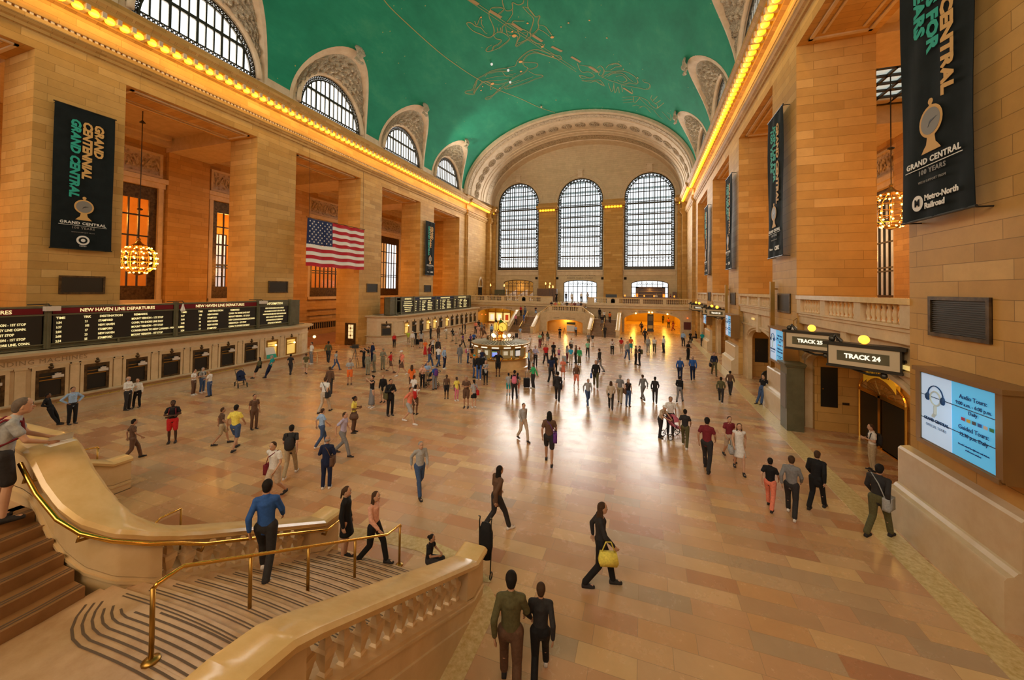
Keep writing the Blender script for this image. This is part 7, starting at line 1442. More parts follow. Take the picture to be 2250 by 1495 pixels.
# u, foot v, head v, facing, pose, top, bottom, hair, skin, label, bag, jacket
ROWS = [
 (110, 935, 861, 70, 'lean', (L_, 'black'), (T_, 'black'), ('short', 'k'), 'c', 'person all in black leaning by the counter, next to the man in a tie'),
 (158, 932, 851, 20, 'hip', (L_, 'lblue'), (T_, 'black'), ('short', 'k'), 'b', 'man in pale blue shirt and dark tie standing at the nearest ticket windows', ),
 (280, 901, 828, 50, 'fold', (L_, 'white'), (T_, 'dark'), ('bald', 'g'), 'a', 'balding man in a white shirt and black trousers against the ticket counter'),
 (301, 895, 832, -20, 'weight', (L_, 'white'), (T_, 'black'), ('short', 'b'), 'a', 'man in white shirt with hands low, right of the balding man at the counter'),
 (425, 868, 816, 60, 'phone', (S_, 'white'), (T_, 'brown'), ('tail', 'b'), 'a', 'woman in loose white top and brown trousers in the trio studying a map'),
 (444, 863, 809, 40, 'phone', (S_, 'lgrey'), (T_, 'jeans'), ('short', 'g'), 'a', 'man with backpack straps in the middle of the trio studying a map', ('backpack', 'dark')),
 (460, 871, 819, -120, 'fold', (S_, 'white'), (T_, 'jeans'), ('short', 'l'), 'a', 'person in white tee and blue jeans, back half turned, in the map trio'),
 (566, 831, 785, -100, 'lean', (L_, 'olive'), ('shorts', 'black'), ('long', 'k'), 'a', 'person in dark olive jacket and black shorts leaning at the ticket counter', ('satchel', 'black')),
 (593, 830, 779, -110, 'lean', (S_, 'teal'), (T_, 'navy'), ('short', 'g'), 'a', 'person in bright teal tee at the yellow lit ticket window'),
 (638, 824, 788, 160, 'walk', (S_, 'dark'), (T_, 'dark'), ('short', 'k'), 'b', 'dark dressed person passing the last lit ticket window'),
 (672, 822, 790, 170, 'walk', (S_, 'olive'), ('shorts', 'khaki'), ('short', 'b'), 'a', 'person in olive shirt beside the round writing stand'),
 (684, 800, 752, -60, 'stand', (S_, 'white'), (T_, 'grey'), ('short', 'k'), 'b', 'person in white top behind the round writing stand'),
 (702, 737, 710, 100, 'photo', (S_, 'pink'), (T_, 'black'), ('bun', 'k'), 'a', 'woman in pink top with phone raised at the ramp opening'),
 (742, 739, 709, 60, 'stand', (S_, 'dark'), ('shorts', 'maroon'), ('short', 'k'), 'b', 'dark dressed person at the edge of the pillar by the ramp parapet'),
 (721, 797, 750, 170, 'walk', (L_, 'olive'), (T_, 'dark'), ('short', 'k'), 'b', 'man in dark olive walking away near the ramp opening'),
 (737, 814, 772, 120, 'stride', (S_, 'lgrey'), (T_, 'jeans'), ('short', 'b'), 'a', 'striding person in pale grey top and jeans left of the film crew'),
 (724, 866, 806, 175, 'stand', (L_, 'brown'), (T_, 'dark'), ('short', 'b'), 'b', 'broad person in brown jacket seen from behind, left of the film crew', None, True),
 (712, 908, 829, 150, 'stride', (S_, 'white'), (T_, 'beige'), ('short', 'b'), 'a', 'walker in white shirt with a dark shoulder bag, below the brown jacketed person', ('satchel', 'dark')),
 (768, 845, 788, 0, 'phone', (S_, 'lgrey'), ('shorts', 'orange'), ('short', 'k'), 'b', 'person in grey patterned top and orange red shorts near the tripod'),
 (799, 808, 765, -60, 'photo', (L_, 'black'), (T_, 'black'), ('short', 'k'), 'a', 'cameraman in black working the video camera on the tripod'),
 (818, 795, 753, -50, 'stand', (L_, 'navy'), (T_, 'navy'), ('short', 'k'), 'a', 'man in navy suit standing behind the film crew', None, True),
 (809, 802, 762, -80, 'photo', (L_, 'dark'), (T_, 'dark'), ('short', 'b'), 'a', 'second crew member in black between cameraman and suited man'),
 (808, 824, 777, 160, 'stand', (L_, 'camo'), (T_, 'camo'), ('cap', 'camo'), 'a', 'soldier in camouflage with a cap, nearest of the three, back turned'),
 (822, 818, 771, -70, 'stand', (L_, 'camo'), (T_, 'camo'), ('cap', 'camo'), 'a', 'soldier in camouflage close behind the nearest soldier'),
 (841, 812, 766, 20, 'phone', (L_, 'camo'), (T_, 'camo'), ('cap', 'camo'), 'b', 'soldier in camouflage standing alone right of the film crew'),
 (866, 764, 733, 10, 'stand', (L_, 'red'), (T_, 'black'), ('long', 'k'), 'a', 'woman in red jacket and black trousers by the angled ticket window'),
 (897, 757, 726, 170, 'lean', (S_, 'lime'), (T_, 'khaki'), ('cap', 'salmon'), 'a', 'person in lime top and salmon cap at the first lit window of the farther counter'),
 (906, 762, 728, 175, 'stand', (L_, 'white'), (T_, 'khaki'), ('cap', 'white'), 'a', 'person in white shirt and white cap queueing at the farther ticket counter'),
 (912, 757, 727, 170, 'stand', (L_, 'black'), (T_, 'dark'), ('short', 'k'), 'a', 'person in black beside the white capped one, luggage at the feet'),
 (925, 765, 722, 180, 'stand', (S_, 'lgrey'), ('skirt', 'black'), ('long', 'k'), 'b', 'woman in pale top and black skirt at the farther ticket counter'),
 (946, 745, 717, -120, 'stand', (L_, 'dark'), (T_, 'dark'), ('short', 'k'), 'a', 'man in dark suit at the middle windows of the farther counter', None, True),
 (963, 744, 717, 170, 'stand', (L_, 'brown'), (T_, 'black'), ('short', 'b'), 'b', 'person in brown jacket between the dark suit and the stooping man in white', None, True),
 (981, 745, 718, -140, 'rail', (L_, 'white'), (T_, 'khaki'), ('short', 'k'), 'b', 'stooping man in white shirt and khaki at the farther ticket counter'),
 (994, 750, 722, 150, 'walk', (S_, 'dark'), (T_, 'khaki'), ('short', 'k'), 'b', 'person in dark top and khaki trousers in the queue knot near the far counter', ('satchel', 'dark')),
 (1002, 756, 728, 30, 'fold', (S_, 'beige'), (T_, 'khaki'), ('long', 'b'), 'a', 'woman in beige top facing us in the queue knot'),
 (1010, 748, 723, 190, 'stand', (S_, 'beige'), ('shorts', 'khaki'), ('short', 'b'), 'a', 'person in tan with brown shoulder bag at the edge of the queue knot', ('satchel', 'brown')),
 (1016, 734, 712, -90, 'stand', (L_, 'black'), (T_, 'black'), ('short', 'k'), 'b', 'slim figure in black, left of two standing by the far windows of the counter'),
 (1022, 734, 714, 90, 'stand', (L_, 'black'), (T_, 'black'), ('long', 'k'), 'a', 'slim figure in black, right of two standing by the far windows of the counter'),
 (1045, 733, 706, 20, 'stand', (S_, 'salmon'), (T_, 'dark'), ('long', 'k'), 'b', 'person in salmon top at the mouth of the shop passage'),
 (1052, 729, 703, 150, 'walk', (S_, 'dark'), (T_, 'dark'), ('short', 'k'), 'b', 'dark figure behind the others at the mouth of the shop passage'),
 (1050, 742, 714, 10, 'phone', (S_, 'peach'), ('skirt', 'peach'), ('long', 'b'), 'a', 'woman in peach dress in front of the shop passage crowd'),
 (1058, 738, 709, 170, 'stand', (S_, 'grey'), (T_, 'brown'), ('short', 'g'), 'a', 'man in grey shirt at the right of the shop passage crowd'),
 (1064, 745, 712, 60, 'walk', (S_, 'brown'), ('shorts', 'brown'), ('short', 'k'), 'b', 'person in rust brown walking out of the shop passage crowd'),
 (1016, 764, 738, 120, 'stride', (S_, 'purple'), (T_, 'dark'), ('short', 'k'), 'b', 'hurrying person in purple above the man in grey suit'),
 (1010, 800, 757, 185, 'stand', (L_, 'grey'), (T_, 'grey'), ('short', 'b'), 'a', 'man in a grey brown suit seen from behind, left of the clock', None, True),
 (976, 810, 762, 60, 'weight', (L_, 'lblue'), (T_, 'navy'), ('bald', 'g'), 'a', 'man in pale blue shirt and dark jeans, hands in pockets, alone on the floor'),
 (963, 806, 760, 140, 'walk', (S_, 'white'), (T_, 'jeans'), ('short', 'b'), 'a', 'person in white tee and light jeans just behind the pale blue shirt'),
 (943, 808, 756, 100, 'walk', (S_, 'maroon'), (T_, 'jeans'), ('short', 'k'), 'b', 'person in dark red top and jeans left of the pale blue shirt'),
 (934, 783, 747, 0, 'stand', (S_, 'orange'), ('longskirt', 'red'), ('long', 'b'), 'a', 'woman in orange top and long red skirt in the left crowd'),
 (950, 780, 742, 20, 'photo', (S_, 'white'), (T_, 'dark'), ('short', 'k'), 'b', 'man in white tee taking a picture in the left crowd', ('backpack', 'dark')),
 (962, 790, 744, 150, 'stand', (L_, 'dark'), (T_, 'dark'), ('short', 'g'), 'a', 'tall person in dark coat behind the picture taker', None, True),
 (857, 818, 773, 70, 'stride', (S_, 'red'), ('shorts', 'brown'), ('short', 'k'), 'b', 'striding person in red top right of the lone soldier'),
 (884, 826, 770, -60, 'stride', (S_, 'salmon'), ('skirt', 'brown'), ('cap', 'white'), 'a', 'striding person with white cap and red top in the left crowd', ('satchel', 'black')),
 (904, 862, 802, 180, 'stand', (S_, 'orange'), ('leggings', 'brown'), ('long', 'b'), 'a', 'woman with very long brown hair and orange top, back turned'),
 (909, 884, 825, 150, 'stand', (S_, 'white'), (T_, 'grey'), ('tail', 'b'), 'a', 'woman in white tee standing behind the girl with raised phone'),
 (912, 911, 850, 160, 'photo', (S_, 'white'), ('shorts', 'brown'), ('bun', 'k'), 'c', 'girl in white with a red bag raising her phone', ('backpack', 'red')),
 (928, 852, 803, 0, 'phone', (S_, 'peach'), (T_, 'black'), ('short', 'k'), 'a', 'woman in pale pink blouse and black trousers beside the parents with pushchair', ('satchel', 'brown')),
 (939, 846, 798, 10, 'fold', (S_, 'lblue'), (T_, 'khaki'), ('short', 'b'), 'a', 'man in pale blue shirt and khaki trousers behind the pushchair'),
 (955, 856, 802, -150, 'stand', (S_, 'blue'), (T_, 'grey'), ('short', 'g'), 'a', 'man in bright blue tee with a purple backpack beside the pushchair', ('backpack', 'purple')),
 (981, 876, 824, 0, 'stand', (S_, 'brown'), ('shorts', 'black'), ('short', 'k'), 'd', 'small boy in brown tee with a red print and black shorts'),
 (1003, 881, 829, 30, 'stand', (S_, 'yellow'), ('leggings', 'pink'), ('bun', 'k'), 'd', 'small girl in lemon top and pink leggings beside the boy in brown'),
 (1024, 896, 826, -10, 'phone', (S_, 'brown'), ('shorts', 'brown'), ('short', 'g'), 'b', 'man in striped cream and brown polo and brown shorts'),
 (1041, 896, 836, -160, 'stand', (S_, 'lgrey'), ('skirt', 'black'), ('tail', 'k'), 'a', 'woman with ponytail, black skirt and a red shoulder bag', ('satchel', 'red')),
 (1041, 830, 780, 90, 'stand', (L_, 'dark'), (T_, 'jeans'), ('cap', 'teal'), 'a', 'person with teal cap and dark jacket at the left front of the booth group', None, True),
 (1052, 835, 778, 175, 'stand', (L_, 'black'), (T_, 'blue'), ('bald', 'g'), 'a', 'big man in black jacket and blue jeans seen from behind', None, True),
 (1059, 815, 767, -20, 'stand', (L_, 'navy'), (T_, 'dark'), ('short', 'k'), 'a', 'man in navy suit in the group left of the booth screen', None, True),
 (1064, 825, 777, 160, 'stand', (S_, 'grey'), (T_, 'dark'), ('short', 'b'), 'a', 'man in grey tee with a black backpack in the group at the booth', ('backpack', 'black')),
 (1067, 845, 792, 0, 'phone', (N_, 'lgrey'), ('leggings', 'black'), ('long', 'l'), 'a', 'blonde woman in grey tank top and black leggings near the booth', ('satchel', 'black')),
 (1094, 827, 771, 0, 'hip', (S_, 'black'), ('shorts', 'black'), ('short', 'k'), 'c', 'staff member in black tee with a yellow print facing us before the booth'),
 (1117, 869, 820, 180, 'stand', (S_, 'lgrey'), ('leggings', 'teal'), ('short', 'k'), 'a', 'child in teal leggings at the left of the trio seen from behind'),
 (1130, 877, 814, 178, 'weight', (S_, 'black'), (T_, 'dark'), ('short', 'k'), 'a', 'person in black with a pink and black backpack, middle of the trio seen from behind', ('backpack', 'pink')),
 (1137, 868, 820, 180, 'stand', (S_, 'grey'), ('leggings', 'salmon'), ('short', 'k'), 'a', 'child in coral leggings at the right of the trio seen from behind'),
 (1171, 854, 798, -60, 'pull', (L_, 'green'), (T_, 'dark'), ('long', 'k'), 'b', 'woman in bright green top pulling a black suitcase'),
 (1176, 806, 760, 0, 'fold', (L_, 'lilac'), (T_, 'dark'), ('short', 'k'), 'a', 'man in lilac shirt carrying a dark coat right of the booth'),
 (1162, 812, 769, 100, 'stand', (L_, 'lblue'), (T_, 'dark'), ('short', 'b'), 'a', 'man in pale blue shirt at the right edge of the booth counter'),
 (1167, 808, 773, -150, 'stand', (S_, 'beige'), (T_, 'beige'), ('long', 'l'), 'a', 'woman in beige beside the booth counter'),
 (1034, 764, 737, 60, 'stand', (S_, 'purple'), (T_, 'dark'), ('long', 'k'), 'a', 'woman in purple top with dark bag behind the left side of the booth', ('satchel', 'black')),
 (1041, 760, 734, 0, 'stand', (S_, 'blue'), (T_, 'dark'), ('short', 'k'), 'b', 'person in royal blue top above the booth roof at left'),
 (1045, 772, 744, -90, 'stand', (L_, 'lblue'), (T_, 'jeans'), ('short', 'k'), 'a', 'person in powder blue hoodie holding an orange bag by the booth', ('tote', 'orange')),
 (1028, 798, 760, 80, 'stand', (S_, 'white'), (T_, 'jeans'), ('short', 'g'), 'a', 'person in white tee and jeans with a magenta backpack left of the booth', ('backpack', 'pink')),
 (1037, 800, 762, 170, 'stand', (N_, 'black'), ('dress', 'black'), ('short', 'b'), 'a', 'woman in black sleeveless dress left of the booth'),
 (1080, 740, 713, 180, 'stand', (L_, 'lblue'), (T_, 'dark'), ('short', 'k'), 'a', 'man in pale blue shirt seen from behind, above the golden clock at left'),
 (1090, 723, 700, 150, 'walk', (S_, 'dark'), (T_, 'dark'), ('short', 'k'), 'b', 'dark figure walking before the shop fronts above the clock'),
 (1143, 744, 719, 160, 'pull', (S_, 'lblue'), (T_, 'beige'), ('short', 'b'), 'a', 'man in pale blue shirt and cream trousers at the foot of the far left flight'),
 (1164, 768, 738, 30, 'stride', (S_, 'white'), (T_, 'beige'), ('short', 'k'), 'a', 'striding person in white right behind the booth roof'),
 (1186, 764, 732, 30, 'fold', (S_, 'mint'), (T_, 'maroon'), ('short', 'k'), 'b', 'person in mint tee and maroon trousers right of the booth'),
 (1192, 758, 729, 160, 'stand', (S_, 'brown'), ('leggings', 'brown'), ('long', 'k'), 'b', 'woman in brown top standing beside the mint tee'),
 (1203, 758, 729, 170, 'stand', (S_, 'olive'), ('shorts', 'lgrey'), ('long', 'b'), 'a', 'woman in olive top and pale shorts seen from behind, holding up a phone', ('satchel', 'dark')),
 (1199, 803, 756, 20, 'walk', (S_, 'red'), (T_, 'dark'), ('short', 'k'), 'b', 'person in faded red top right of the lilac shirted man'),
 (1230, 744, 719, 0, 'phone', (S_, 'black'), (T_, 'black'), ('short', 'k'), 'b', 'man in black with a tripod before the far bastion arch'),
 (1265, 739, 722, 0, 'stand', (S_, 'lblue'), (T_, 'dark'), ('short', 'k'), 'b', 'man in light blue shirt inside the far bastion arch'),
 (1255, 775, 744, 0, 'fold', (S_, 'white'), ('shorts', 'dark'), ('long', 'b'), 'a', 'woman in white top with crossbody strap, arms folded, at centre right', ('satchel', 'black')),
 (1246, 797, 760, 60, 'pull', (L_, 'lgrey'), ('leggings', 'maroon'), ('long', 'k'), 'a', 'woman in pale grey beside the man in turquoise shirt'),
 (1254, 802, 762, 175, 'stand', (S_, 'cyan'), (T_, 'beige'), ('short', 'b'), 'a', 'large man in turquoise shirt and cream trousers seen from behind'),
 (1265, 798, 759, -60, 'stand', (L_, 'brown'), (T_, 'dark'), ('long', 'k'), 'b', 'woman in dark brown between the turquoise shirt and dark green dress'),
 (1273, 802, 765, 180, 'stand', (L_, 'green'), ('longskirt', 'olive'), ('short', 'r'), 'a', 'person in long dark green dress seen from behind'),
 (1228, 789, 765, 180, 'stand', (S_, 'pink'), ('skirt', 'purple'), ('bun', 'k'), 'b', 'tiny girl with pink backpack alone in the middle', ('backpack', 'pink')),
 (1216, 791, 752, 170, 'stand', (S_, 'black'), (T_, 'dark'), ('short', 'r'), 'a', 'big person in black tee above the jersey wearer'),
 (1220, 822, 784, 150, 'stand', (S_, 'black'), (T_, 'black'), ('short', 'r'), 'a', 'red haired person in black beside the jersey wearer'),
 (1211, 843, 777, 165, 'stride', (S_, 'navy'), (T_, 'dark'), ('long', 'k'), 'a', 'person in dark sports jersey striding away right of the green top'),
 (1237, 833, 789, 0, 'phone', (S_, 'salmon'), ('dress', 'salmon'), ('tail', 'r'), 'a', 'woman in short salmon dress looking down at her hands', ('tote', 'khaki')),
 (1225, 884, 817, 175, 'walk', (L_, 'dark'), (T_, 'dark'), ('short', 'k'), 'b', 'dark walker with a bag below the salmon dress', ('satchel', 'black')),
 (1291, 785, 749, 10, 'walk', (S_, 'mint'), (T_, 'dark'), ('short', 'g'), 'a', 'walker in mint green shirt facing us at centre right'),
 (1293, 763, 732, 0, 'stand', (S_, 'grey'), ('shorts', 'olive'), ('cap', 'beige'), 'a', 'person in grey top and sun hat behind the mint green walker'),
 (1302, 762, 734, 30, 'stand', (S_, 'dark'), ('shorts', 'white'), ('long', 'b'), 'a', 'person in dark tee and white shorts beside the sun hat wearer'),
 (1266, 853, 800, 10, 'walk', (L_, 'brown'), ('shorts', 'salmon'), ('long', 'b'), 'b', 'woman with brown top and coral shorts walking at centre'),
 (1345, 781, 745, 0, 'phone', (L_, 'white'), (T_, 'black'), ('short', 'k'), 'c', 'man in white hoodie with red bag reading his phone', ('backpack', 'red')),
 (1365, 776, 742, 170, 'stand', (S_, 'red'), ('shorts', 'khaki'), ('short', 'k'), 'b', 'person in red tee and khaki shorts before the yellow passage'),
 (1378, 793, 750, 20, 'walk', (L_, 'lgrey'), (T_, 'jeans'), ('short', 'b'), 'a', 'walker in blue grey top left of the kissing couple'),
 (1386, 776, 740, 190, 'stand', (S_, 'orange'), ('shorts', 'teal'), ('short', 'k'), 'b', 'person in rust tee and teal shorts before the passage pylon'),
 (1397, 801, 760, 70, 'fold', (L_, 'brown'), (T_, 'black'), ('short', 'b'), 'a', 'one of the kissing couple, in brown patterned jacket', None, True),
 (1405, 803, 760, -80, 'fold', (S_, 'black'), (T_, 'black'), ('short', 'k'), 'a', 'one of the kissing couple, in black tee with green backpack', ('backpack', 'olive')),
 (1417, 753, 722, 160, 'walk', (L_, 'dark'), (T_, 'dark'), ('short', 'k'), 'c', 'man in dark suit entering the yellow passage', None, True),
 (1424, 775, 740, 10, 'stand', (L_, 'lgrey'), (T_, 'grey'), ('short', 'b'), 'a', 'person with pale jacket over a shoulder right of the kissing couple'),
 (1438, 775, 741, 0, 'walk', (S_, 'white'), (T_, 'olive'), ('short', 'b'), 'a', 'person in white shirt and olive trousers, left of two in white'),
 (1458, 775, 738, -60, 'stand', (L_, 'white'), (T_, 'dark'), ('short', 'k'), 'a', 'person in white shirt and black trousers, right of two in white'),
 (1409, 731, 707, 150, 'walk', (L_, 'brown'), (T_, 'brown'), ('short', 'k'), 'b', 'brown dressed person left of the passage pylon', ('satchel', 'dark')),
 (1457, 711, 692, 0, 'stand', (S_, 'dark'), (T_, 'dark'), ('short', 'k'), 'c', 'dark figure deep in the yellow passage, left of the orange vest'),
 (1469, 721, 698, 0, 'stand', (S_, 'orange'), (T_, 'black'), ('short', 'k'), 'c', 'figure in glowing orange vest deep in the yellow passage'),
 (1479, 727, 705, -60, 'walk', (S_, 'maroon'), (T_, 'maroon'), ('short', 'k'), 'c', 'maroon dressed figure at the right edge of the yellow passage'),
 (1501, 761, 728, 160, 'weight', (L_, 'lblue'), (T_, 'dark'), ('bald', 'g'), 'a', 'man in pale blue shirt beneath the red alarm lamp'),
 (1517, 756, 730, 30, 'stand', (S_, 'black'), (T_, 'black'), ('short', 'k'), 'b', 'person in black right of the pale blue shirt under the alarm lamp'),
 (1528, 750, 730, -90, 'sit', (S_, 'black'), (T_, 'black'), ('short', 'k'), 'b', 'crouching person in black beneath the notice board'),
 (1543, 762, 730, 180, 'stand', (S_, 'teal'), (T_, 'dark'), ('short', 'g'), 'a', 'person in teal shirt at the far end of the right wall'),
 (1512, 791, 750, 50, 'phone', (S_, 'black'), (T_, 'black'), ('short', 'k'), 'c', 'slim man in black tee with phone above the two blue shirts'),
 (1494, 836, 785, 178, 'walk', (L_, 'blue'), (T_, 'navy'), ('bald', 'g'), 'b', 'man in mid blue shirt walking away, left of two alike'),
 (1522, 836, 783, 182, 'stride', (L_, 'blue'), (T_, 'navy'), ('bald', 'g'), 'b', 'man in mid blue shirt walking away, right of two alike'),
 (1569, 825, 774, 10, 'walk', (L_, 'navy'), (T_, 'olive'), ('short', 'b'), 'a', 'walker in navy with a bag, near the third right pillar', ('tote', 'black')),
 (1309, 853, 792, 0, 'walk', (L_, 'black'), (T_, 'olive'), ('short', 'r'), 'a', 'man in black jacket carrying a blue bag at centre right', ('tote', 'blue'), True),
 (1317, 818, 766, -120, 'walk', (L_, 'dark'), (T_, 'grey'), ('short', 'b'), 'a', 'dark walker behind the man with the blue bag'),
 (1291, 891, 832, 20, 'stride', (L_, 'lgrey'), (T_, 'jeans'), ('short', 'g'), 'a', 'walker in pale grey left of the beige coated woman'),
 (1342, 900, 838, 178, 'walk', (L_, 'beige'), (T_, 'dark'), ('long', 'b'), 'a', 'woman in beige coat with long hair walking away', None, True),
 (1362, 887, 824, 175, 'walk', (S_, 'grey'), (T_, 'khaki'), ('short', 'g'), 'a', 'man in grey shirt and khaki trousers walking away', ('tote', 'maroon')),
 (1380, 893, 833, 20, 'stand', (N_, 'black'), (T_, 'jeans'), ('long', 'b'), 'a', 'woman in black top and jeans with a brown shoulder bag', ('satchel', 'brown')),
 (1413, 880, 826, -150, 'stride', (L_, 'grey'), (T_, 'grey'), ('short', 'b'), 'a', 'grey dressed walker right of the black topped woman'),
 (1439, 886, 840, 178, 'walk', (L_, 'dark'), (T_, 'dark'), ('short', 'k'), 'b', 'dark walker above the family with the white pushchair'),
 (1493, 884, 838, 165, 'stride', (L_, 'black'), (T_, 'grey'), ('short', 'k'), 'b', 'walker in black above the dark green walker at right'),
 (1584, 886, 830, 175, 'walk', (L_, 'olive'), (T_, 'dark'), ('short', 'k'), 'c', 'olive dressed walker beside the third right plinth, nearer of two'),
 (1604, 868, 828, 165, 'walk', (L_, 'brown'), (T_, 'dark'), ('short', 'k'), 'b', 'brown dressed walker beside the third right plinth, farther of two'),
 (1473, 956, 872, 10, 'stand', (S_, 'white'), (T_, 'dark'), ('short', 'k'), 'b', 'man in white tee behind the pink pushchair'),
 (1451, 961, 885, 60, 'rail', (S_, 'beige'), (T_, 'dark'), ('cap', 'white'), 'a', 'stooping person with white hat at the pink pushchair'),
 (1505, 984, 900, 175, 'walk', (S_, 'dark'), (T_, 'olive'), ('short', 'k'), 'b', 'dark green walker right of the pink pushchair'),
 (1553, 1035, 918, 170, 'walk', (S_, 'maroon'), (T_, 'dark'), ('short', 'k'), 'b', 'walker in maroon tee and dark trousers at right'),
 (1602, 1008, 915, 20, 'walk', (S_, 'maroon'), ('shorts', 'beige'), ('short', 'b'), 'a', 'walker in maroon print top behind the white flowered dress'),
 (1624, 1036, 930, 10, 'walk', (N_, 'white'), ('dress', 'white'), ('long', 'b'), 'a', 'woman in white flowered dress walking towards us at right', ('tote', 'lgrey')),
 (1692, 1119, 1018, 170, 'walk', (S_, 'black'), (T_, 'salmon'), ('short', 'k'), 'a', 'person in bright coral trousers and black top near the right border'),
 (1739, 1136, 1003, 175, 'walk', (L_, 'grey'), (T_, 'dark'), ('short', 'b'), 'b', 'grey topped walker between coral trousers and the figure in black'),
 (1794, 1120, 992, 165, 'stride', (L_, 'black'), (T_, 'black'), ('short', 'b'), 'a', 'figure in black walking along the right border', None, True),
 (1930, 1182, 1005, 160, 'stride', (L_, 'dark'), (T_, 'olive'), ('short', 'k'), 'b', 'stooping walker in dark top passing the near right plinth', ('satchel', 'lgrey')),
 (1917, 1035, 933, -70, 'phone', (S_, 'white'), (T_, 'khaki'), ('short', 'b'), 'a', 'man in white tee with backpack waiting at the track gate', ('backpack', 'dark')),
 (1675, 887, 822, -30, 'lean', (S_, 'black'), (T_, 'jeans'), ('short', 'b'), 'a', 'man in black tee leaning back on the second right plinth'),
 (378, 973, 880, -10, 'fold', (S_, 'black'), ('shorts', 'red'), ('short', 'k'), 'd', 'man in black tee and long red shorts with arms folded', ('backpack', 'maroon')),
 (717, 1073, 960, 165, 'phone', (L_, 'navy'), (T_, 'navy'), ('bald', 'g'), 'b', 'bald man in navy suit with a brown satchel, back turned', ('satchel', 'brown'), True),
 (857, 913, 833, 20, 'phone', (L_, 'black'), (T_, 'black'), ('short', 'k'), 'b', 'man in black suit checking his phone, olive case at his hip', ('satchel', 'olive'), True),
 (817, 896, 825, -60, 'photo', (N_, 'black'), ('longskirt', 'grey'), ('bun', 'k'), 'a', 'woman in black top and long grey skirt raising both arms to photograph'),
 (841, 884, 824, -20, 'stand', (L_, 'black'), ('shorts', 'khaki'), ('short', 'l'), 'a', 'person in black jacket and khaki shorts behind the black suited man', None, True),
 (777, 951, 871, 70, 'phone', (S_, 'yellow'), (T_, 'brown'), ('bun', 'k'), 'c', 'woman in pale yellow top with a big brown handbag', ('tote', 'brown')),
 (516, 990, 890, 150, 'walk', (S_, 'yellow'), ('shorts', 'jeans'), ('short', 'k'), 'b', 'walker in ochre top and blue shorts on the left floor'),
 (558, 943, 867, 20, 'stand', (S_, 'brown'), (T_, 'brown'), ('short', 'k'), 'b', 'brown dressed person standing on the left floor'),
 (486, 978, 905, 90, 'walk', (S_, 'brown'), ('shorts', 'khaki'), ('short', 'b'), 'b', 'brown dressed walker left of the ochre top'),
 (602, 1100, 968, -40, 'stride', (S_, 'white'), ('shorts', 'beige'), ('short', 'b'), 'a', 'striding person in white tee and pale shorts left of the suited man', ('satchel', 'maroon')),
 (637, 1048, 935, 165, 'stride', (S_, 'dark'), (T_, 'khaki'), ('short', 'k'), 'a', 'walker with dark backpack and khaki trousers behind the white tee', ('backpack', 'dark')),
 (706, 982, 898, 120, 'walk', (S_, 'lblue'), (T_, 'jeans'), ('short', 'b'), 'a', 'walker in light blue top above the suited man'),
 (752, 1001, 905, 60, 'stride', (S_, 'lilac'), (T_, 'grey'), ('short', 'b'), 'a', 'walker in pale lilac top right above the suited man'),
 (898, 931, 850, 60, 'stride', (S_, 'salmon'), ('shorts', 'lgrey'), ('short', 'b'), 'a', 'striding person in salmon tee and pale shorts left of the red bag girl'),
 (921, 1085, 968, 20, 'stride', (L_, 'lgrey'), (T_, 'jeans'), ('short', 'g'), 'a', 'walker in blue grey right of the suited man'),
 (1090, 1168, 1025, 120, 'stride', (L_, 'brown'), (T_, 'dark'), ('long', 'k'), 'b', 'walker in brown coat and dark boots in the centre foreground', None, True),
 (1318, 1290, 1105, 100, 'walk', (L_, 'dark'), (T_, 'black'), ('long', 'b'), 'a', 'woman in black with a yellow tote in the foreground', ('tote', 'yellow')),
 (1206, 1020, 905, 178, 'walk', (S_, 'brown'), ('shorts', 'dark'), ('long', 'k'), 'b', 'woman with long dark hair and bare legs at centre', ('satchel', 'purple')),
 (1149, 968, 886, 30, 'walk', (L_, 'lgrey'), (T_, 'beige'), ('short', 'b'), 'a', 'pale grey walker left of the bare legged woman'),
 (1120, 1530, 1262, 178, 'walk', (L_, 'olive'), (T_, 'brown'), ('short', 'k'), 'b', 'large olive brown figure at the bottom edge, left of two'),
 (1186, 1500, 1290, 178, 'stride', (L_, 'dark'), (T_, 'black'), ('short', 'b'), 'b', 'large dark figure at the bottom edge, right of two'),
 (290, 1012, 925, 100, 'walk', (S_, 'brown'), (T_, 'brown'), ('short', 'k'), 'b', 'brown dressed walker beyond the opposite stair balustrade'),
]
KIDS = ('small boy', 'small girl', 'tiny girl', 'child in')
for i, row in enumerate(ROWS):
    row = list(row)+[None]*(12-len(row)); kw = {}
    if any(s in row[9] for s in KIDS): kw = dict(hmin=.95, hmax=1.4)
    PP(*row[:10], bag=row[10], jacket=bool(row[11]), **kw)
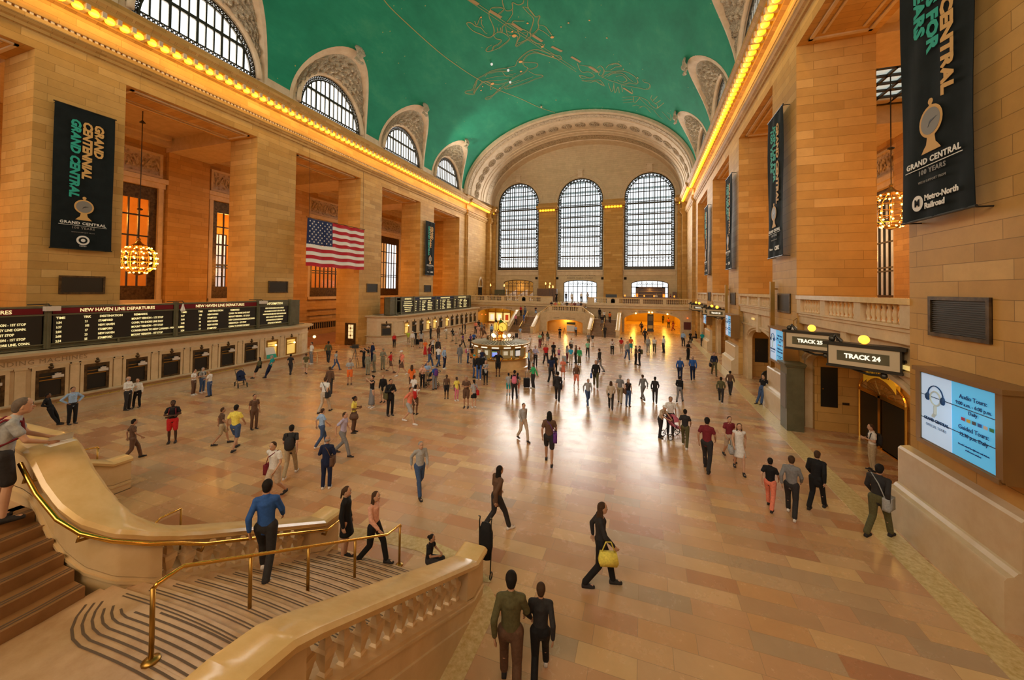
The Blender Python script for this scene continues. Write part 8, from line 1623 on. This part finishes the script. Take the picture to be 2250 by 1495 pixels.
# people on the far stair, the bastion, the balcony and the near stair
def at3(x, y, z, h, face, pose, top, bottom, hair, sk, label, bag=None, **k): return person(Vector((x, y, z)), h, face, pose, top, bottom, hair, sk, label, bag, **k)
def fz(y): return max(0, min(ZL, math.ceil(((60.5-(60.5-y))*1.0-0)/1)))
def farstep(y): return RI*max(0, min(NS, math.floor((y-(60.5-YB))/TR)+1))
for x, y, face, pose, top, bot, hair, sk, l in [
 (-7.3, 57.8, 30, 'stand', (S_, 'red'), (T_, 'black'), ('long', 'k'), 'b', 'woman in red at the top of the far left flight'),
 (-6.6, 57.8, 150, 'stand', (L_, 'grey'), (T_, 'jeans'), ('short', 'k'), 'a', 'man in slate blue at the top of the far left flight'),
 (-4.8, 57.7, 10, 'phone', (N_, 'black'), ('skirt', 'lblue'), ('long', 'b'), 'a', 'woman in black top beside the inner balustrade of the far left flight'),
 (-6.0, 55.3, 180, 'walk', (N_, 'blue'), ('dress', 'blue'), ('short', 'b'), 'a', 'woman in vivid blue dress climbing the far left flight'),
 (-7.2, 54.9, 20, 'walk', (S_, 'pink'), (T_, 'dark'), ('short', 'b'), 'a', 'person in pink coming down the far left flight'),
 (5.1, 57.9, 170, 'stand', (L_, 'black'), (T_, 'black'), ('short', 'k'), 'b', 'dark figure at the top of the far right flight'),
 (5.9, 56.6, 10, 'walk', (S_, 'white'), (T_, 'dark'), ('short', 'g'), 'a', 'person in white coming down the far right flight'),
 (6.7, 56.4, 175, 'walk', (S_, 'orange'), (T_, 'black'), ('short', 'k'), 'b', 'person in orange climbing the far right flight'),
 (5.7, 55.4, 20, 'walk', (S_, 'black'), ('shorts', 'grey'), ('short', 'k'), 'c', 'person in black halfway on the far right flight'),
 (6.4, 52.4, 170, 'walk', (L_, 'dark'), (T_, 'dark'), ('short', 'k'), 'b', 'dark figure at the foot of the far right flight')]:
    at3(x, y, farstep(y), 1.68, face, pose, top, bot, hair, sk, l)
bl_ = ['pale pink', 'yellow', 'black', 'white', 'red', 'grey', 'purple', 'beige', 'lblue']
for i, (x, c_, l) in enumerate([(-2.35, 'black', 'leftmost person behind the bastion balustrade, long dark hair'), (-1.7, 'salmon', 'person in salmon leaning at the bastion balustrade beside the yellow shirt'), (-1.1, 'yellow', 'person in vivid yellow leaning on the bastion balustrade'), (-.65, 'white', 'person in white just right of the yellow shirt on the bastion'), (.1, 'black', 'person in black with white at the middle of the bastion balustrade'), (.8, 'peach', 'person in peach right of the middle of the bastion balustrade'), (1.3, 'maroon', 'person in maroon leaning on the bastion balustrade'), (1.8, 'lilac', 'person in lilac between maroon and the end of the bastion balustrade'), (2.25, 'dark', 'rightmost person behind the bastion balustrade in dark clothes')]):
    at3(x, 58.05 + (.25 if i == 3 else 0), ZT2, 1.66, 10*(i % 4)-15, 'rail' if i % 2 else 'fold', (S_, c_), (T_, 'dark'), ('long' if i in (0, 1, 5) else 'short', 'kb'[i % 2]), 'ab'[i % 2], l)
for x, y, f_, c_, b_, l in [(-2.5, 62.3, -30, 'black', 'black', 'tall man in black at the top of the central steps'), (-1.6, 66, 20, 'black', 'jeans', 'person in black before the middle balcony doorway'), (.3, 61.2, 180, 'white', 'khaki', 'person in white climbing the central steps to the balcony'), (.9, 67, 10, 'white', 'dark', 'person in white before the middle balcony doorway, left'), (2.0, 67.2, 0, 'lgrey', 'dark', 'person in grey before the middle balcony doorway, right'), (15.3, 64.2, -90, 'maroon', 'dark', 'person in dark red sitting level with the end of the bar'), (13.2, 63.8, 20, 'white', 'black', 'person in white shirt at the bar counter')]:
    at3(x, y, 4.25, 1.75, f_, 'stand', (S_, c_), (T_, b_), ('short', 'k'), 'a', l)
for i, (x, y, c_) in enumerate([(-16.6, 63.9, 'grey'), (-15.0, 64.0, 'white'), (-13.6, 63.9, 'black'), (-12.2, 64.0, 'beige'), (-10.6, 63.9, 'white'), (-9.2, 64.0, 'dark'), (-7.8, 63.9, 'peach'), (-6.3, 64.0, 'grey')]):
    at3(x, y, 4.25, 1.7, 0, 'sit', (S_, c_), (T_, 'dark'), ('short', 'kbg'[i % 3]), 'ab'[i % 2], ['diner in grey at the first restaurant table, beside the corner niche', 'diner in white at the second restaurant table', 'diner in black at the third restaurant table', 'diner in beige at the restaurant table below the leftmost doorway', 'diner in white right of the leftmost doorway', 'diner in dark clothes before the service sideboard, left', 'diner in peach at the table left of the sideboard', 'diner in grey at the last restaurant table by the inner end'][i])
for x, y, c_, hk, l in [(20.2, 19.4, 'dark', 'long', 'person with dark hair seated behind the right balustrade near the pillar'), (19.6, 17.6, 'white', 'short', 'person in white seated behind the right balustrade'), (20.3, 16.4, 'blue', 'short', 'person in blue seated behind the right balustrade, partly behind the near pillar')]:
    at3(x+3, y+3.2, 5.15, 1.62, 90, 'rail', (S_, c_), (T_, 'dark'), (hk, 'kl'[hk == 'short']), 'a', l)
cs = None
for i in range(8):
    x = (-16.6, -15.0, -13.6, -12.2, -10.6, -9.2, -7.8, -6.3)[i]; y = 63.9 if i % 2 == 0 else 64.0
    if cs is None:
        cs = empty('dining_chair', (0, 0, 0), 0, 'dark dining chair under a seated diner on the far balcony', 'chair', 'restaurant chairs'); q = MB(); q.box(-.2, .2, -.12, .26, .4, .44); a = q.build('seat', M_WOOD); a.parent = cs
        q = MB(); q.box(-.2, .2, .24, .28, .44, .9); a = q.build('backrest', M_WOOD); a.parent = cs
        for dx, dy in ((-.18, -.1), (.18, -.1), (-.18, .24), (.18, .24)): q = MB(); q.box(dx-.02, dx+.02, dy-.02, dy+.02, 0, .4); a = q.build('leg', M_WOOD); a.parent = cs
        c_ = cs
    else: c_ = copy_tree(cs)
    c_.location = (x, y+.05, 4.25); c_.rotation_euler = (0, 0, camdir(Vector((x, y, 0)), 0))
# near stair: the man leaning at the top landing and the people on and round the flight
def nearstep(y): return RI*max(0, min(NS, math.floor((YB-y)/TR)+1))
at3(4.95, 5.0, nearstep(5.0), 1.74, 165, 'walk', (L_, 'blue'), (T_, 'dark'), ('short', 'k'), 'b', 'man in blue jacket climbing the near marble flight', None, vox=.011)
at3(4.85, 7.05, nearstep(7.05), 1.66, 70, 'stand', (L_, 'black'), ('skirt', 'black'), ('tail', 'b'), 'a', 'woman in black jacket and skirt at the end of the near inner balustrade', None, vox=.011, jacket=True)
at3(5.55, 7.15, nearstep(7.15), 1.64, 60, 'walk', (L_, 'peach'), (T_, 'black'), ('long', 'b'), 'a', 'woman with long brown hair and peach top at the foot of the near flight', None, vox=.011)
at3(6.85, 7.75, 0, 1.35, 60, 'sit', (S_, 'black'), (T_, 'dark'), ('bun', 'k'), 'a', 'dark haired child crouching behind the end of the near balustrade', None, hmin=1) if False else person(Vector((6.85, 7.5, 0)), 1.2, 70, 'sit', (S_, 'black'), (T_, 'dark'), ('bun', 'k'), 'b', 'dark haired child crouching behind the end of the near balustrade')
at3(-.9, 5.1, -.74, 1.68, 40, 'stride', (S_, 'lblue'), ('skirt', 'teal'), ('long', 'k'), 'b', 'woman in pale top and teal skirt hurrying in the stair well', ('satchel', 'dark'))
at3(-2.2, 4.6, -.9, 1.7, 60, 'walk', (S_, 'orange'), (T_, 'dark'), ('short', 'k'), 'b', 'person in bright orange down in the stair well')
wp = pix(148, 1003, 'X', -5.2)
at3(-5.2, wp.y, max(0, wp.z-1.2), 1.62, 80, 'phone', (N_, 'dark'), (T_, 'jeans'), ('long', 'b'), 'b', 'woman in dark tank top looking at her phone beyond the curved balustrade')
# the man in grey: built with finer skin and his own props
mp_ = Vector((2.62, 2.76, ZT2))
man = person(mp_, 1.76, 88, 'railman', (S_, 'lgrey'), ('shorts', 'dark'), ('short', 'm'), 'a', 'man in grey tee and dark shorts leaning on the near balustrade with a leaflet', ('backpack', 'maroon'), vox=.009)
q = MB(); q.cbox(2.95, 3.2, 3.99, .2, .28, .004); q.add([(2.86, 3.1, 4.0), (3.0, 3.06, 4.12), (3.06, 3.3, 4.14), (2.92, 3.34, 4.0)], [(0, 1, 2, 3)]); o = tag(q.build('leaflet', M_WHITE), 'open white leaflet with a red strip on the balustrade cap under the man in grey', 'leaflet')
q = MB(); q.add([(2.87, 3.1, 4.015), (2.95, 3.075, 4.08), (2.97, 3.12, 4.09), (2.89, 3.15, 4.025)], [(0, 1, 2, 3)]); q.build('red_strip', cloth(C['red']), o)
# ---- things people have with them
def suitcase(p, rz, col, label, h=.62):
    o = empty('suitcase', p, rz, label, 'suitcase'); q = MB(); q.loft([[(x*.2*s, y*.13*s, z) for x, y in ((-1, -.9), (-.9, -1), (.9, -1), (1, -.9), (1, .9), (.9, 1), (-.9, 1), (-1, .9))] for z, s in ((.05, .93), (.08, 1), (h-.03, 1), (h, .93))]); a = q.build('case', cloth(C[col])); a.parent = o
    q = MB(); q.tube([(-.08, .1, h), (-.08, .1, h+.38), (.08, .1, h+.38), (.08, .1, h)], .01, 6); a = q.build('handle', M_IRON); a.parent = o
    for x in (-.15, .15):
        q = MB(); q.lathe([(.035, -.02), (.035, .02)], 10, (x, .1, .035), axis='X'); a = q.build('wheel', M_BLACK); a.parent = o
    return o
suitcase(pix(1157, 852, 'Z', 0), .4, 'black', 'black suitcase pulled by the woman in bright green')
suitcase(pix(1222, 848, 'Z', 0), .2, 'black', 'black suitcase standing below the salmon dress')
suitcase(pix(917, 758, 'Z', 0), .2, 'black', 'black luggage by the feet at the farther ticket counter')
suitcase(pix(1135, 743, 'Z', 0), .2, 'dark', 'small dark case beside the man at the far left flight')
suitcase(pix(1246, 800, 'Z', 0)+Vector((-.3, .2, 0)), .2, 'lgrey', 'pale grey wheeled case beside the turquoise shirted man')
def pushchair(p, rz, col, label, s=1):
    o = empty('pushchair', p, rz, label, 'pushchair'); o.scale = (s, s, s)
    def b(n_, q, m_, sm=True): a = q.build(n_, m_, smooth=sm); a.parent = o
    q = MB()
    for x in (-.22, .22): q.tube([(x, -.4, .15), (x, .05, .55), (x, .45, 1.0), (x, .55, 1.02)], .014, 6); q.tube([(x, .35, .15), (x, .0, .6)], .014, 6)
    q.tube([(-.22, .55, 1.02), (.22, .55, 1.02)], .02, 6); q.tube([(-.22, -.4, .15), (.22, -.4, .15)], .012, 6); q.tube([(-.22, .35, .15), (.22, .35, .15)], .012, 6); b('frame', q, M_IRON)
    q = MB(); q.loft([[(x, y+dy, z+dz) for x in (-.2, .2) for dy, dz in ((0, 0), (0, .05))][:4] for y, z, dy, dz in ((-.3, .42, 0, 0), (0, .45, 0, 0), (.25, .8, 0, 0))]); b('seat', q, cloth(C[col]))
    q = MB(); q.loft([[(.22*math.cos(PI*k/8), .1-.3*math.cos(a), .68+.3*math.sin(a)*abs(math.sin(PI*k/8)+.2)) for k in range(9)] for a in (.2, .7, 1.2, 1.8)], closed=False, caps=False); b('hood', q, cloth(C[col]))
    for x in (-.24, .24):
        for y in (-.4, .35):
            q = MB(); q.tube([(x, y+.13*math.cos(2*PI*k/14), .145+.13*math.sin(2*PI*k/14)) for k in range(14)], .016, 6, closed=True); q.tube([(x, y-.12, .145), (x, y+.12, .145)], .008, 4); q.tube([(x, y, .025), (x, y, .265)], .008, 4); b('wheel', q, M_BLACK)
    return o
pushchair(pix(529, 850, 'Z', 0), 1.2, 'navy', 'navy pushchair with a child standing by the ticket counter')
pushchair(pix(948, 851, 'Z', 0), -1.0, 'black', 'black pushchair with big wheels beside the blue tee man')
pushchair(pix(1480, 962, 'Z', 0), 2.2, 'pink', 'pink and white pushchair of the family at right')
# folded stroller against the near balustrade end
o = empty('folded_stroller', (8.05, 7.75, 0), label='black folded stroller with curved handles behind the end of the near balustrade', cat='stroller')
q = MB()
for dx in (-.14, .14): q.tube([(8.0+dx, 7.8, .08), (8.0+dx, 7.85, .7), (8.0+dx, 7.82, 1.22), (8.0+dx, 7.86, 1.3), (8.0+dx+.0, 7.78, 1.36)], .014, 6)
q.tube([(7.86, 7.85, .7), (8.14, 7.85, 1.0)], .01, 6); q.build('frame', M_BLACK, o)
q = MB(); q.lathe([(.001, .35), (.12, .4), (.17, .7), (.17, 1.0), (.1, 1.18), (.001, 1.2)], 12, (8.0, 7.86, 0), sq=.5); q.build('folded_seat', cloth(C['black']), o, smooth=True)
for dx in (-.15, .15):
    q = MB(); q.tube([(8.0+dx, 7.82+.07*math.cos(2*PI*k/12), .085+.07*math.sin(2*PI*k/12)) for k in range(12)], .014, 5, closed=True); q.build('wheel', M_BLACK, o)
# film crew tripod and video camera, and the second tripod
def tripod(p, h, label, cam_=True):
    o = empty('camera_tripod' if cam_ else 'tripod', p, label=label, cat='tripod')
    for k in range(3):
        a = 2*PI*k/3+.4; q = MB(); q.tube([(.42*math.cos(a), .42*math.sin(a), .015), (0, 0, h-.1)], .018, 6); l = q.build('leg', M_BLACK); l.parent = o
    if cam_:
        q = MB(); q.box(-.09, .09, -.25, .25, h-.05, h+.2); q.lathe([(.06, -.42), (.07, -.25)], 12, (0, 0, h+.08), axis='Y'); q.box(-.03, .03, -.2, .3, h+.24, h+.28); q.tube([(0, .25, h), (.05, .7, h-.15)], .014, 6); c = q.build('video_camera', M_BLACK); c.parent = o; o.rotation_euler = (0, 0, -1.0)
    else: q = MB(); q.lathe([(.04, h-.12), (.04, h)], 8); c = q.build('head', M_BLACK); c.parent = o
tripod(pix(780, 807, 'Z', 0), 1.55, 'black tripod carrying a video camera, aimed left by the cameraman'); tripod(pix(1240, 742, 'Z', 0), 1.3, 'slender tripod beside the man in black at the far arch', False)
q = empty('easel_sign', (.9, 57.2, 0), label='white notice board under a green plant box in the far bastion arch', cat='sign'); d = MB(); d.box(.3, 1.5, 57.0, 57.06, .1, 1.05); d.build('white_board', M_WHITE, q); d = MB(); d.box(.3, 1.6, 56.95, 57.2, 1.15, 1.5); d.build('green_panel', cloth(C['olive']), q)
print('people', NP[0])
